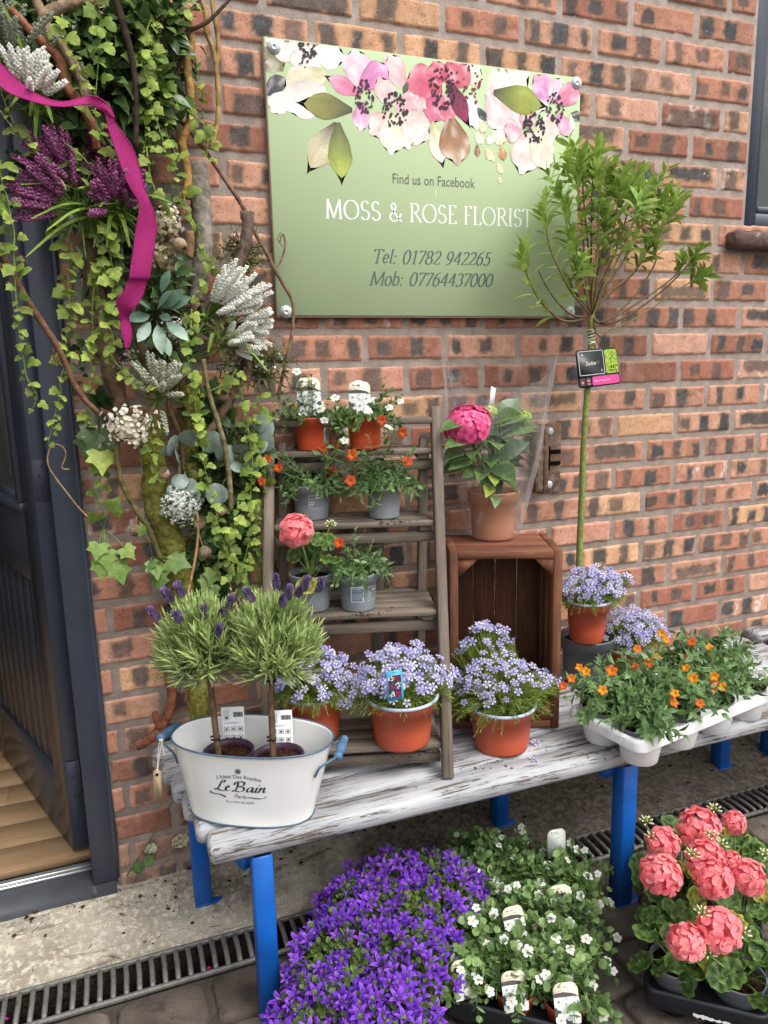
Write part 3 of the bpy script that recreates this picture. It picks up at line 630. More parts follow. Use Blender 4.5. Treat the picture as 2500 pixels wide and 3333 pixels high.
mb = MB(); box(mb, dpt(0, 0, 1.1)+np.array([.021, -.0005, 0]), (.040, .003, 2.02), None, .001); mb.build('door_edge', m_anth, dr, smooth=False)
wf = thing('window', 'dark grey framed window at the right edge above a brick sill', 'window', (1.8, .03, WINZ))
mb = MB()
for c, s in (((1.281, .05, 2.31), (.055, .07, 1.09)), ((2.37, .05, 2.31), (.055, .07, 1.09)), ((1.826, .05, 1.797), (1.034, .069, .064)), ((1.826, .05, 2.82), (1.034, .069, .06))): box(mb, c, s, None, .006)
for c, s in (((1.322, .055, 2.31), (.026, .045, .96)), ((1.82, .055, 1.842), (.97, .044, .026))): box(mb, c, s, None, .006)
mb.build('frame', m_anth, wf, smooth=False); mb = MB(); box(mb, (1.83, .06, 2.31), (1.02, .006, 1.0)); mb.build('pane', m_glass, wf, smooth=False)
si = MB(); g = RNG(9)
for i in range(5): box(si, (1.30+i*.25, -.005, 1.737+(g.random()-.5)*.004), (.236 if i else .236, .075, .05), None, .008, h('#ffffff'))
tag(si.build('window_sill', m_sill, None, (1.3, 0, 1.73), False), 'weathered dark brick sill jutting out below the window', 'window sill')
# rusty bolt keeper on the wall
bk = thing('bolt_keep', 'rusty steel bolt keep plate screwed to the brick wall beside the hydrangea', 'bracket', (.555, -.004, 1.105))
mb = MB(); box(mb, (.563, -.006, 1.105), (.075, .006, .205), None, .001); box(mb, (.513, -.018, 1.105), (.028, .034, .19), None, .004); box(mb, (.535, -.02, 1.105), (.016, .03, .188), None, .003); mb.build('back_plate', m_rust, bk, smooth=False)
mb = MB(); box(mb, (.557, -.0106, 1.105), (.012, .004, .072), None, .001); box(mb, (.581, -.0106, 1.124), (.034, .004, .012), None, .001); box(mb, (.581, -.0106, 1.09), (.034, .004, .012), None, .001); mb.build('slot', m_dark, bk, smooth=False)
for z in (1.185, 1.028):
    mb = MB(); lathe(mb, [(.012, 0), (.012, .007), (.009, .009), (.0001, .009)], (0, 0, 0), 6); mb.v[-1] = mb.v[-1][:, [0, 2, 1]]*np.array([1, -1, 1])+np.array([.558, -.009, z]); mb.build('bolt', m_screw, bk, smooth=False)

# ------------------------------------------------------------------ florist's sign
SX0, SX1, SZ0, SZ1, SY = -.236, .628, 1.505, 2.133, -.022
sg = thing('florist_sign', 'sage green florist sign board with printed flowers, screwed to the wall', 'sign', (.2, SY, 1.8))
mb = MB(); box(mb, ((SX0+SX1)/2, SY+.010, (SZ0+SZ1)/2), (SX1-SX0, .014, SZ1-SZ0), None, .0005); mb.build('backing_board', m_signedge, sg, smooth=False)
mb = MB(); box(mb, ((SX0+SX1)/2, SY+.0015, (SZ0+SZ1)/2+.002), (SX1-SX0-.004, .003, SZ1-SZ0-.006), None, .0004); mb.build('panel', m_sign, sg, smooth=False)
for x, z in ((-.212, 2.112), (.613, 2.118), (.61, 1.522), (-.212, 1.518)):
    mb = MB(); lathe(mb, [(.0155, 0), (.0155, .0018), (.008, .0024), (.0075, .004), (.004, .0045), (.0035, .002), (.0001, .002)], (0, 0, 0), 28); mb.v[-1] = mb.v[-1][:, [0, 2, 1]]*np.array([1, -1, 1])+np.array([x, SY-.0005, z]); mb.build('washer', m_screw, sg)
PR = MB(); zc_ = [0]; prng = RNG(31)
def rnd_(s, wd): return 1 if wd > .485 else (math.sin(PI*min(1, .1+.9*s))**.5+.02)
def petal(base, tip, wd, ca, cb, cc=None, spots=0):
    """a watercolour petal: outline from base to tip, tinted from ca at the base to cb at the tip"""
    b, t = np.array(base)[[0, 2]], np.array(tip)[[0, 2]]; t = t+(t-b)*.05; wd = wd*(1.38 if wd > .43 else 1.1); d = t-b; L = np.linalg.norm(d); d = d/L; n = np.array([-d[1], d[0]]); nu, nv = 15, 9; V = []; Cc = []
    ca, cb = h(ca), h(cb); cm = h(cc) if cc else lerp(ca, cb, .5); sd = prng.random()*90; zc_[0] += 1.2e-5
    for i in range(nu):
        s = i/(nu-1); hw = wd*L/2*((.28+.72*math.sin(PI/2*min(1, s/.62))) if s < .62 else max(.22, math.sqrt(max(0, 1-((s-.62)/.40)**2))))*rnd_(s, wd)
        for j in range(nv):
            q = j/(nv-1)*2-1; wv = 1+.10*(vnoise(np.array(s*6+sd), np.array(q*0+sd), 3)-.5)*abs(q); ll = s*L*(1-.13*(q*q)*(s > .55)*s+.06*float(vnoise(np.array(q*3+sd), np.array(sd), 4)-.5)*s)
            p = b+d*ll+n*q*hw*wv; k = float(vnoise(np.array(s*4+sd), np.array(q*2.5+sd), 5)); c = lerp(ca, cm, min(1, s*2)) if s < .5 else lerp(cm, cb, s*2-1)
            k2 = float(vnoise(np.array(s*9+sd), np.array(q*6+sd), 6)); c = c*(.72+.42*k+.16*k2)*(1-.22*abs(q)**5); c = lerp(c, h('#fff6f2'), .5*max(0, k-.5)*2*(wd > .485)) ; V.append((np.clip(p[0], SX0+.002, SX1-.002), SY-.0002-zc_[0], min(p[1], SZ1-.004))); Cc.append(c)
    PR.add(V, [[i*nv+j, (i+1)*nv+j, (i+1)*nv+j+1, i*nv+j+1] for i in range(nu-1) for j in range(nv-1)], np.array(Cc))
def stamens(c, r, n, col='#2b1f26', el=1.2):
    c = np.array(c)
    for i in range(n):
        a = prng.random()*2*PI; q = r*(.25+.75*prng.random()**.6); x, z = c[0]+q*math.cos(a), c[2]+q*el*math.sin(a); s = .0022+.0022*prng.random(); zc_[0] += 1e-6; K = 6; e = prng.random()*.8+.6
        V = [(x+s*math.cos(t)*math.cos(a)-s*e*math.sin(t)*math.sin(a), SY-.0009-zc_[0], min(z+s*math.cos(t)*math.sin(a)+s*e*math.sin(t)*math.cos(a), SZ1-.004)) for t in np.arange(K)*2*PI/K]
        PR.add(V, [list(range(K))[::-1]], h(col)*(.7+.6*prng.random()))
def pet(rows):
    for p, wd, ca, cb, *r in rows: petal(p[0], p[1], wd, ca, cb, r[0] if r else None)
pet([
 ([(-0.236,-0.022,2.011),(-0.189,-0.022,2.048)],.5,'#3a3a40','#55575a'),([(-0.235,-0.022,2.107),(-0.196,-0.022,2.065)],.75,'#8b8566','#7d7a52'),([(-0.124,-0.022,2.116),(-0.226,-0.022,2.128)],.55,'#e8d8cc','#f3e6dd'),
 ([(-0.128,-0.022,2.119),(-0.146,-0.022,2.063)],.95,'#efe4dc','#f6efe9'),([(-0.124,-0.022,2.119),(-0.044,-0.022,2.108)],.6,'#eadfda','#f5f0ef'),
 ([(-0.089,-0.022,2.069),(-0.189,-0.022,2.016)],.5,'#d9d2a8','#f2ead8'),([(-0.092,-0.022,2.036),(-0.186,-0.022,1.983)],.55,'#f0dcd6','#f7eee8'),([(-0.189,-0.022,2.016),(-0.223,-0.022,1.973)],.6,'#e6ecd6','#f4f4ea'),
 ([(0.1,-0.022,2.104),(0.065,-0.022,2.126)],1.0,'#eeb9c0','#f0c8c8'),([(0.108,-0.022,2.059),(0.074,-0.022,2.127)],.55,'#f0b8bf','#f2cfc9','#efc0c4'),
 ([(0.002,-0.022,2.042),(-0.014,-0.022,2.128)],.62,'#e8a9bb','#f4e0e8','#f0d0dd'),([(-0.002,-0.022,2.049),(0.069,-0.022,2.1)],.5,'#d77fb8','#e3a5cc','#dc8dc2'),([(-0.002,-0.022,2.03),(-0.091,-0.022,2.063)],.38,'#d9709a','#eebfcd','#e08aa9'),([(0.002,-0.022,2.015),(-0.005,-0.022,1.951)],.5,'#d97fb5','#f6ecf0','#dd90c0'),
 ([(0.344,-0.022,2.067),(0.461,-0.022,2.134)],.6,'#f4eacb','#f9f3ea'),([(0.268,-0.022,2.102),(0.32,-0.022,2.135)],1.1,'#f2e2b8','#f5ead2'),
 ([(0.216,-0.022,2.07),(0.117,-0.022,2.064)],.72,'#c94a66','#e07f92','#d8607a'),([(0.212,-0.022,2.077),(0.194,-0.022,2.125)],.9,'#d65a78','#d9627e'),([(0.226,-0.022,2.079),(0.287,-0.022,2.131)],.7,'#cf5670','#d97a8a'),([(0.209,-0.022,2.054),(0.183,-0.022,1.986)],.62,'#cc4f86','#de7f98','#d86a90'),([(0.221,-0.022,2.051),(0.234,-0.022,1.986)],.5,'#d2607f','#dd7d90'),
 ([(0.138,-0.022,2.032),(0.17,-0.022,2.016)],.7,'#eab0b6','#efc4c4'),
 ([(0.08,-0.022,2.011),(0.046,-0.022,2.072)],.55,'#eccfc6','#f0c6c8'),([(0.089,-0.022,2.004),(0.148,-0.022,2.04)],.5,'#ecb2b6','#eebcc0'),([(0.075,-0.022,1.992),(0.021,-0.022,1.945)],.62,'#f0d2c4','#f3cdc8'),([(0.097,-0.022,1.994),(0.176,-0.022,1.946)],.62,'#f1dcc8','#f5e3e0','#f3d6d0'),([(0.088,-0.022,1.989),(0.123,-0.022,1.918)],.5,'#f2e2cc','#f6eae6'),([(0.084,-0.022,1.989),(0.073,-0.022,1.903)],.56,'#f3e6c8','#f7f0de','#f5ecd4'),
 ([(0.344,-0.022,2.075),(0.438,-0.022,2.003)],.58,'#efc7c6','#f6ebea','#f2d6d5'),([(0.349,-0.022,2.067),(0.389,-0.022,1.979)],.5,'#f0c3c6','#f5e2e0'),([(0.287,-0.022,2.058),(0.313,-0.022,1.981)],.5,'#eef0e6','#f7f7f4'),
 ([(0.233,-0.022,2.087),(0.291,-0.022,1.985)],.36,'#5c2340','#a8305e','#7d2a4c'),
 ([(-0.025,-0.022,1.994),(-0.159,-0.022,1.999)],.40,'#4a4a3a','#99955a','#8a8848'),([(-0.066,-0.022,1.961),(-0.142,-0.022,1.846)],.42,'#4b4838','#cdbf96','#d8cfae'),([(-0.062,-0.022,1.963),(-0.058,-0.022,1.825)],.40,'#5d6044','#c6cf5e','#8f9a4e'),
 ([(0.315,-0.022,2.029),(0.34,-0.022,2.003)],.45,'#4a5048','#3c4440'),([(0.123,-0.022,2.072),(0.109,-0.022,2.042)],.4,'#5d6650','#48503e'),
 ([(0.188,-0.022,1.986),(0.217,-0.022,1.882)],.42,'#c9bf92','#f4f0e2','#eee6cc'),([(0.239,-0.022,1.998),(0.258,-0.022,1.892)],.58,'#8a6248','#cbb49c','#b08460'),
 ([(0.32,-0.022,1.993),(0.34,-0.022,1.975)],.6,'#ecd8b0','#f1e0c0'),([(0.311,-0.022,1.969),(0.33,-0.022,1.946)],.6,'#efe6d0','#f3eedd'),([(0.359,-0.022,1.972),(0.399,-0.022,1.959)],.7,'#f4efe2','#e8d2b0'),([(0.364,-0.022,1.953),(0.34,-0.022,1.959)],.7,'#f4f0e4','#eadfc2'),([(0.384,-0.022,1.942),(0.394,-0.022,1.91)],.5,'#d8a878','#c98f5e'),([(0.34,-0.022,1.935),(0.36,-0.022,1.907)],.5,'#e8cf9e','#efe0ba'),([(0.313,-0.022,1.941),(0.316,-0.022,1.913)],.45,'#8a5a46','#a06a50'),([(0.375,-0.022,1.9),(0.39,-0.022,1.877)],.5,'#ebdcae','#efe6c4'),([(0.365,-0.022,1.904),(0.355,-0.022,1.919)],.6,'#e9d9ac','#efe6c4'),([(0.38,-0.022,1.868),(0.385,-0.022,1.851)],.5,'#e6dca8','#ece4bc'),
 ([(0.462,-0.022,2.086),(0.521,-0.022,2.051)],.9,'#f4f1e6','#f6f2ea'),([(0.542,-0.022,2.066),(0.484,-0.022,2.121)],.6,'#e0a6c8','#e8b6d2','#dd92c4'),([(0.531,-0.022,2.073),(0.566,-0.022,2.121)],.6,'#eac2d4','#efd2de'),([(0.552,-0.022,2.062),(0.624,-0.022,2.11)],.44,'#d8719c','#e8a2b8','#e38aa8'),([(0.558,-0.022,2.038),(0.597,-0.022,1.983)],.45,'#d97fae','#f2d8e0','#e294bb'),
 ([(0.446,-0.022,1.984),(0.394,-0.022,1.983)],.8,'#e8a8b8','#eeb8c2'),([(0.476,-0.022,1.994),(0.455,-0.022,2.037)],.8,'#ecaeb6','#efbcc0'),([(0.492,-0.022,1.995),(0.559,-0.022,1.993)],.9,'#f2ddcc','#f4d6d0'),([(0.472,-0.022,1.981),(0.448,-0.022,1.882)],.62,'#eec2bc','#f7ecea','#f2d4d0'),([(0.487,-0.022,1.987),(0.528,-0.022,1.894)],.55,'#f3dcc6','#f6ebdc','#f5e4d2'),
 ([(0.361,-0.022,2.071),(0.519,-0.022,2.051)],.40,'#4d5238','#8f9a44','#a6ad4c'),([(0.595,-0.022,2.037),(0.632,-0.022,2.036)],.5,'#4c543c','#3e4634'),([(0.595,-0.022,2.041),(0.607,-0.022,1.997)],.3,'#e4ebda','#f0f4ea')])
stamens((-0.13,-0.022,2.12), .024, 46, '#2a2226', .9); stamens((-0.141,-0.022,2.083), .012, 7, '#3a3036'); stamens((0.004,-0.022,2.027), .026, 60, '#3a1d2c', 1.5); stamens((0.086,-0.022,2.004), .034, 90); stamens((0.216,-0.022,2.066), .036, 80, '#2c1020', 1.5); stamens((0.289,-0.022,2.093), .04, 46, '#7d2438', 1.7)
stamens((0.547,-0.022,2.05), .027, 60, '#37182a', 1.4); stamens((0.482,-0.022,1.995), .033, 95, '#241a22', 1.2)
PR.build('flower_print', m_print, sg, smooth=False)
LT = MB(); serif(LT, 'MOSS & ROSE FLORIST', (-0.102,-0.022,1.742)[0], (0.481,-0.022,1.746)[0], (-0.102,-0.022,1.742)[2], (0.477,-0.022,1.745)[2], .0445, SY-.0003)
LT.build('lettering', m_white, sg, smooth=False); LT = MB()
p = [(0.195,-0.022,1.824),(0.195,-0.022,1.797)]; bar(LT, np.array(p[0])-(0, .0003, 0), np.array(p[1])-(0, .0003, 0), .0013, .0004, (0, 1, 0), .0001)
LT.build('divider_line', m_white, sg, smooth=False)
m_ink = mat('grey_ink', '#56605c', .45, .4)
LT = MB(); zz = [0]
serif(LT, 'Tel: 01782 942265', (0.016,-0.022,1.639)[0], (0.352,-0.022,1.642)[0], (0.016,-0.022,1.639)[2], (0.36,-0.022,1.642)[2], .0335, SY-.0003, .13, .05, .28, .1, .03, zz)
LT.build('lettering', m_ink, sg, smooth=False); LT = MB()
serif(LT, 'Mob: 07764437000', (0.007,-0.022,1.585)[0], (0.359,-0.022,1.587)[0], (0.007,-0.022,1.585)[2], (0.369,-0.022,1.587)[2], .0335, SY-.0003, .13, .05, .28, .1, .03, zz)
LT.build('lettering', m_ink, sg, smooth=False); LT = MB()
a, b = np.array((0.077,-0.022,1.833)), np.array((0.308,-0.022,1.835))
lay(LT, 'Find us on Facebook', b[0]-a[0], lambda x, y: np.stack([(a[0]+b[0])/2+x, np.full(len(x), SY-.0004), (a[2]+b[2])/2+(b[2]-a[2])*x/(b[0]-a[0])+y], 1), capk=1.25)
LT.build('lettering', m_ink, sg, smooth=False)

# ------------------------------------------------------------------ benches
def bench(name, label, x0, x1, z, skew, legs, seed):
    b = thing(name, label, 'bench', (x0, -.26, 0), 'slatted benches along the wall'); g = RNG(seed); wd = .0745
    for i in range(6):
        y = -.012-wd/2-i*.0855; xs = x0+skew*i/5; mb = MB()
        box(mb, ((xs+x1+skew*i/5)/2, y, z-.0225+(g.random()-.5)*.003), (x1-x0, wd, .045), rotz((g.random()-.5)*.003), .013, rs=seed*10+i); mb.build('slat', m_peel, b, smooth=False)
    for xb, xf in legs:
        for x, y, s in ((xb, -.10, 1), (xf, -.487, -1)):
            mb = MB(); zf = .02 if s > 0 else 0; box(mb, (x, y, (z-.047+zf)/2), (.043, .046, z-.047-zf), None, .003)
            lg = mb.build('leg', m_bluesteel, b, smooth=False)
            mb = MB(); a = np.linspace(-PI/2, PI/2, 9); V = [(x-.021, y-.024), (x+.03, y-.024)]+[(x+.03+.022*math.cos(t), y+.022*math.sin(t)) for t in a]+[(x-.021, y+.024)]
            n = len(V); mb.add([(p, q, zf+.002) for p, q in V]+[(p, q, zf+.007) for p, q in V], [list(range(n))[::-1], list(range(n, 2*n))]+[[i, (i+1) % n, n+(i+1) % n, n+i] for i in range(n)]); mb.build('foot_plate', m_bluesteel, lg, smooth=False)
            mb = MB(); box(mb, (x, y, z-.0465), (.036, .039, .0015), None, .0002); mb.build('tube_opening', m_dark, lg, smooth=False)
        mb = MB(); bar(mb, (xb+.006, -.124, z-.067), (xf-.006, -.463, z-.067), .04, .038); bar(mb, (xf-.02, -.46, z-.09), (xf-.05, -.40, z-.07), .03, .03); mb.build('cross_bar', m_bluesteel, b, smooth=False)
    return b
bench('slatted_bench', 'long bench with peeling white slats and blue steel legs holding the flower display', -.617, 1.335, .445, .085, [(-.523, -.428), (.352, .492), (1.20, 1.30)], 5)
bench('slatted_bench', 'second peeling white bench just starting at the right edge, a little higher than the first', 1.352, 3.0, .468, .085, [(1.42, 1.5), (2.8, 2.9)], 6)

# ------------------------------------------------------------------ folding ladder shelf
U = np.array([math.cos(math.radians(16)), -math.sin(math.radians(16)), 0]); W = np.array([math.sin(math.radians(16)), math.cos(math.radians(16)), 0])
LA, LB = np.array([.017, -.454, .445]), np.array([.131, -.15, 1.272]); LW = .415
ld = thing('ladder_shelf', 'weathered grey wooden folding ladder shelf with four slatted shelves on the bench', 'plant stand', LA)
def lp(z, side): return lerp(LA, LB, (z-.445)/(LB[2]-.445))-U*LW*(1-side)
for sd_ in (0, 1):
    mb = MB(); bar(mb, lp(.445, sd_), lp(1.274, sd_), .024, .036, W, .002); mb.build('leg', m_grey_wood, ld, smooth=False)
    mb = MB(); k = -.028 if sd_ else .028; e = lp(1.2, sd_)+U*k+W*.03; f0 = lp(.445, sd_)+U*k+W*.30; f0[1] = min(f0[1], -.02); e[1] = min(e[1], -.015); f0[2] = .447; bar(mb, f0, e, .022, .03, W, .002); mb.build('rear_leg', m_grey_wood, ld, smooth=False)
mb = MB(); a = lp(1.262, 0)+W*.004; bar(mb, lp(1.246, 0)+U*.012, lp(1.246, 1)-U*.012, .016, .048, W, .002); mb.build('top_rail', m_grey_wood, ld, smooth=False)
for t in (.28, .66):
    mb = MB(); p = lp(.56, t)+W*.255; q_ = lp(1.15, t)+W*.07; p[1] = min(p[1], -.02); q_[1] = min(q_[1], -.012); bar(mb, p, q_, .03, .012, W, .002); mb.build('back_brace', m_grey_wood, ld, smooth=False)
for z, dep, ns in ((1.178, .105, 3), (1.008, .15, 4), (.805, .215, 5), (.52, .30, 6)):
    mb = MB(); fl, frr = lp(z, 0)+U*.013, lp(z, 1)-U*.013; pw = dep/ns
    for i in range(ns):
        o = W*(-.012+pw*(i+.5)); a_, b_ = fl+o, frr+o
        if a_[1] > -.012: a_ = a_+U*((a_[1]+.012)/.2756)
        bar(mb, np.r_[a_[:2], z-.007], np.r_[b_[:2], z-.007], pw-.010, .014, ch=.0015)
    sh = mb.build('shelf', m_grey_wood, ld, smooth=False)
    mb = MB(); bar(mb, np.r_[(fl+W*.012)[:2], z-.042], np.r_[(frr+W*.012)[:2], z-.042], .012, .026, ch=.0015); mb.build('crossbar', m_grey_wood, sh, smooth=False)
    for e, s_ in ((fl+U*.02, 1), (frr-U*.02, -1)):
        mb = MB()
        p, q_ = e+W*.0, e+W*(dep-.03); p[2] = q_[2] = z-.021
        if q_[1] > -.02: q_ = p+W*max(.02, (-.02-p[1])/W[1])
        bar(mb, p, q_, .03, .0125, ch=.001)
        mb.build('batten', m_grey_wood, sh, smooth=False)

# ------------------------------------------------------------------ crate stood on end
CU = np.array([math.cos(math.radians(-22)), math.sin(math.radians(-22)), 0]); CV = np.array([.35, .937, 0]); CO = np.array([.122, -.249, .4455]); CW_, CH_, CD_ = .281, .478, .195
CR_ = np.stack([CU, CV, [0, 0, 1.]], -1)
def cp(a, b, c): return CO+CU*a+CV*b+np.array([0, 0, c])
cr = thing('wooden_crate', 'brown stained wooden crate stood on end between ladder shelf and willow tree', 'crate', cp(.14, .1, 0))
for s_ in (0, 1):
    mb = MB()
    for k in range(3): box(mb, cp(.0105 if s_ == 0 else CW_-.0105, CD_/6*(2*k+1), CH_/2), (.021, CD_/3-.002, CH_), CR_, .0015, rs=40+s_*4+k)
    mb.build('side_panel', m_brown_wood, cr, smooth=False)
for n_, z in (('top_panel', CH_-.011), ('bottom_panel', .011)):
    mb = MB()
    for k in range(3): box(mb, cp(CW_/2, CD_/6*(2*k+1), z), (CW_-.0425, CD_/3-.0015, .02), CR_, .0015, (1.05, 1, 1), rs=50+k+int(z*100))
    mb.build(n_, m_brown_wood, cr, smooth=False)
mb = MB()
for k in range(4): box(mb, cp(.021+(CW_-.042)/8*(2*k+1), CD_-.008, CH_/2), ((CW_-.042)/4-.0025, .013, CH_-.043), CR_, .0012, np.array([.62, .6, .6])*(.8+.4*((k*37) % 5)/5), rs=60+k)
mb.build('back_panel', m_brown_wood, cr, smooth=False)
for a, sx in ((.0215, 1), (CW_-.0215, -1)):
    for c, sz in ((.0215, 1), (CH_-.0215, -1)):
        mb = MB(); L = .048; V = [cp(a, y, c) for y in (.004, CD_-.02)]+[cp(a+sx*L, y, c) for y in (.004, CD_-.02)]+[cp(a, y, c+sz*L) for y in (.004, CD_-.02)]
        mb.add(V, [[0, 2, 4], [1, 5, 3], [0, 1, 3, 2], [2, 3, 5, 4], [4, 5, 1, 0]], (1.1, 1.05, 1), np.array([(0, p[0]*3, p[2]*1) for p in V])); mb.build('corner_block', m_brown_wood, cr, smooth=False)

# ------------------------------------------------------------------ enamel tub
TC, TTH, TA, TB, TA2, TB2, TH = np.array([-.4274, -.409, .4465]), -.5202, .1343, .0651, .1741, .0911, .1714
def tpt(t, s, off=0):
    n = 2.3; a, b = lerp(TA, TA2, s)+off, lerp(TB, TB2, s)+off; c, d = np.cos(t), np.sin(t); X = a*np.sign(c)*abs(c)**(2/n); Y = b*np.sign(d)*abs(d)**(2/n); ct, st = math.cos(TTH), math.sin(TTH)
    return np.stack([TC[0]+.009*s+X*ct-Y*st, TC[1]-.0013*s+X*st+Y*ct, TC[2]+TH*s+0*X], -1)
NT = 96; tt = np.arange(NT)*2*PI/NT
def loft(mb, rings, closed_bottom=False):
    V = np.concatenate(rings); m_ = len(rings); i, j = np.meshgrid(np.arange(m_-1), np.arange(NT), indexing='ij'); j2 = (j+1) % NT
    fs = [np.stack([i*NT+j, i*NT+j2, (i+1)*NT+j2, (i+1)*NT+j], -1).reshape(-1, 4)]
    if closed_bottom: fs.append(np.array([list(range((m_-1)*NT, m_*NT))]))
    mb.add(V, fs)
tb = thing('enamel_tub', 'white enamel oval tub with blue rim and wooden handles on the bench end', 'tub', TC)
mb = MB(); loft(mb, [tpt(tt, s, o) for s, o in ((0, .001), (.02, .0), (.25, 0), (.5, 0), (.75, 0), (.97, 0), (1, .001), (1, -.0015), (.97, -.002), (.6, -.002), (.3, -.002), (.06, -.002))], True); mb.build('body', m_enamel, tb)
mb = MB(); p = tpt(np.r_[tt, tt[0]], 1.0, .0006); tube(mb, p, .0021, 6, cap=False); mb.build('rim', m_blue_enamel, tb)
mb = MB(); tube(mb, tpt(np.r_[tt, tt[0]], .012, .0008), .0019, 6, cap=False); mb.build('base_rim', m_blue_enamel, tb)
for gp, ws in (([(-0.604,-0.348,0.618),(-0.558,-0.268,0.603)], [[(-0.601,-0.348,0.611),(-0.588,-0.352,0.596),(-0.577,-0.352,0.581),(-0.573,-0.354,0.567),(-0.571,-0.353,0.556)], [(-0.561,-0.27,0.601),(-0.556,-0.275,0.599),(-0.553,-0.28,0.591)]]),
               ([(-0.265,-0.525,0.592),(-0.227,-0.452,0.592)], [[(-0.266,-0.525,0.595),(-0.282,-0.527,0.589),(-0.304,-0.53,0.583),(-0.309,-0.527,0.573),(-0.313,-0.521,0.558)], [(-0.238,-0.45,0.589),(-0.248,-0.452,0.585),(-0.257,-0.452,0.582)]])):
    mb = MB()
    for w_ in ws: tube(mb, smooth(w_, 2), .0026, 7)
    ha = mb.build('handle', m_blue_enamel, tb); a, b = np.array(gp[0]), np.array(gp[1]); mb = MB()
    tube(mb, [lerp(a, b, t) for t in (0, .03, .1, .14, .3, .5, .7, .86, .9, .97, 1)], [.006, .009, .0095, .0075, .0095, .0105, .0095, .0075, .0095, .009, .006], 14); mb.build('grip', m_bluewood, ha)
# lettering follows the tub's curved side
_ta = np.linspace(PI*1.5-1.2, PI*1.5+1.2, 241)
def tsurf(x, y, s0=.57):
    s = s0+y/.176; P_ = tpt(_ta, .57); L = np.r_[0, np.cumsum(np.linalg.norm(np.diff(P_, axis=0), axis=1))]; L = L-L[120]
    t = np.interp(x, L, _ta); return tpt(t, s, .0007)
m_black_ink = mat('dark_ink', '#2f3a40', .4, .4); LT = MB()
lay(LT, "L'hôtel Des Royales", .091, lambda x, y: tsurf(x, y+.024-3.2*x*x), capk=1.1)
lay(LT, 'Paris', .024, lambda x, y: tsurf(x+.001, y-.0255), .25); lay(LT, 'No.12 RUE DE NORD', .064, lambda x, y: tsurf(x, y-.0385))
z0 = [0]; SCR = [[(.27, .72), (.35, .82), (.32, .93), (.2, .9), (.14, .66), (.1, .34), (.02, .08), (-.1, .01), (-.12, .1), (.02, .11), (.2, .01), (.36, -.01), (.46, .12)],
 [(.46, .24), (.6, .34), (.62, .46), (.54, .48), (.46, .32), (.48, .1), (.58, .04), (.7, .12)],
 [(1.0, .86), (1.06, .5), (1.0, .12), (.9, 0), (.84, .1)], [(.86, .6), (.86, .84), (1.1, .94), (1.36, .86), (1.34, .6), (1.1, .48)], [(1.1, .48), (1.4, .44), (1.44, .16), (1.24, .0), (1.04, .06)],
 [(1.86, .4), (1.72, .48), (1.58, .3), (1.6, .06), (1.72, .04), (1.84, .26), (1.88, .46), (1.84, .12), (1.9, .03), (1.98, .12)],
 [(2.06, .46), (2.02, .14), (2.06, .03), (2.14, .1)], [(2.12, .64), (2.125, .67)], [(2.24, .46), (2.2, .02)], [(2.21, .16), (2.34, .44), (2.44, .44), (2.42, .16), (2.46, .03), (2.56, .12)],
 [(-.35, -.22), (-.28, -.32), (-.1, -.36), (.2, -.34), (.42, -.42), (.56, -.52)], [(1.56, -.52), (1.8, -.42), (2.1, -.46), (2.4, -.52), (2.62, -.44), (2.68, -.34)]]
for st in SCR:
    def put_(p, dz): return tsurf((p[:, 0]-1.22)*.041+p[:, 1]*.009, p[:, 1]*.029-.010)
    nib(LT, smooth(st, 3), put_, .115, .03, .5, z0)
for r, n in ((.0046, 6), (.0026, 5)):
    for k in range(n):
        a = k*2*PI/n; c = np.array([r*math.cos(a), r*math.sin(a)+.041]); e = np.arange(12)*2*PI/11
        def put_(p, dz): return tsurf(p[:, 0], p[:, 1])
        nib(LT, np.stack([c[0]+.0019*np.cos(e), c[1]+.0022*np.sin(e)], 1), put_, .0008, .0004, .3, z0)
LT.build('printed_lettering', m_black_ink, tb, smooth=False)
# brown paper tag hanging from the left handle
tg = thing('paper_tag', 'brown paper price tag on white string tied to the left tub handle', 'tag', (-0.602,-0.358,0.62))
mb = MB(); q = [(-0.622,-0.36,0.552),(-0.614,-0.36,0.558),(-0.606,-0.36,0.549),(-0.609,-0.36,0.472),(-0.626,-0.36,0.488)]; q2 = [np.array(p)+(0, .0006, 0) for p in q]; mb.add(q+[tuple(p) for p in q2], [[0, 1, 2, 3, 4][::-1], [5, 6, 7, 8, 9]]+[[i, (i+1) % 5, 5+(i+1) % 5, 5+i] for i in range(5)]); mb.build('card', m_paper, tg, smooth=False)
mb = MB(); tube(mb, smooth([(-0.615,-0.36,0.544),(-0.613,-0.36,0.563),(-0.609,-0.36,0.591),(-0.606,-0.36,0.612),(-0.601,-0.36,0.622),(-0.599,-0.36,0.62),(-0.604,-0.36,0.599),(-0.609,-0.36,0.575),(-0.613,-0.36,0.553),(-0.615,-0.36,0.544)], 2), .0009, 5); tube(mb, smooth([(-0.601,-0.361,0.622),(-0.599,-0.361,0.608),(-0.598,-0.361,0.595),(-0.597,-0.361,0.585)], 2), .0009, 5); tube(mb, smooth([(-0.605,-0.362,0.622),(-0.599,-0.362,0.624),(-0.597,-0.362,0.619),(-0.602,-0.362,0.618),(-0.605,-0.362,0.622)], 2), .0012, 5); mb.build('string', m_string, tg)
mb = MB(); poly(mb, [np.array((-0.615,-0.361,0.544))+(.0035*math.cos(a), 0, .0035*math.sin(a)) for a in np.arange(10)*2*PI/10][::-1]); mb.build('eyelet', m_dark, tg, smooth=False)

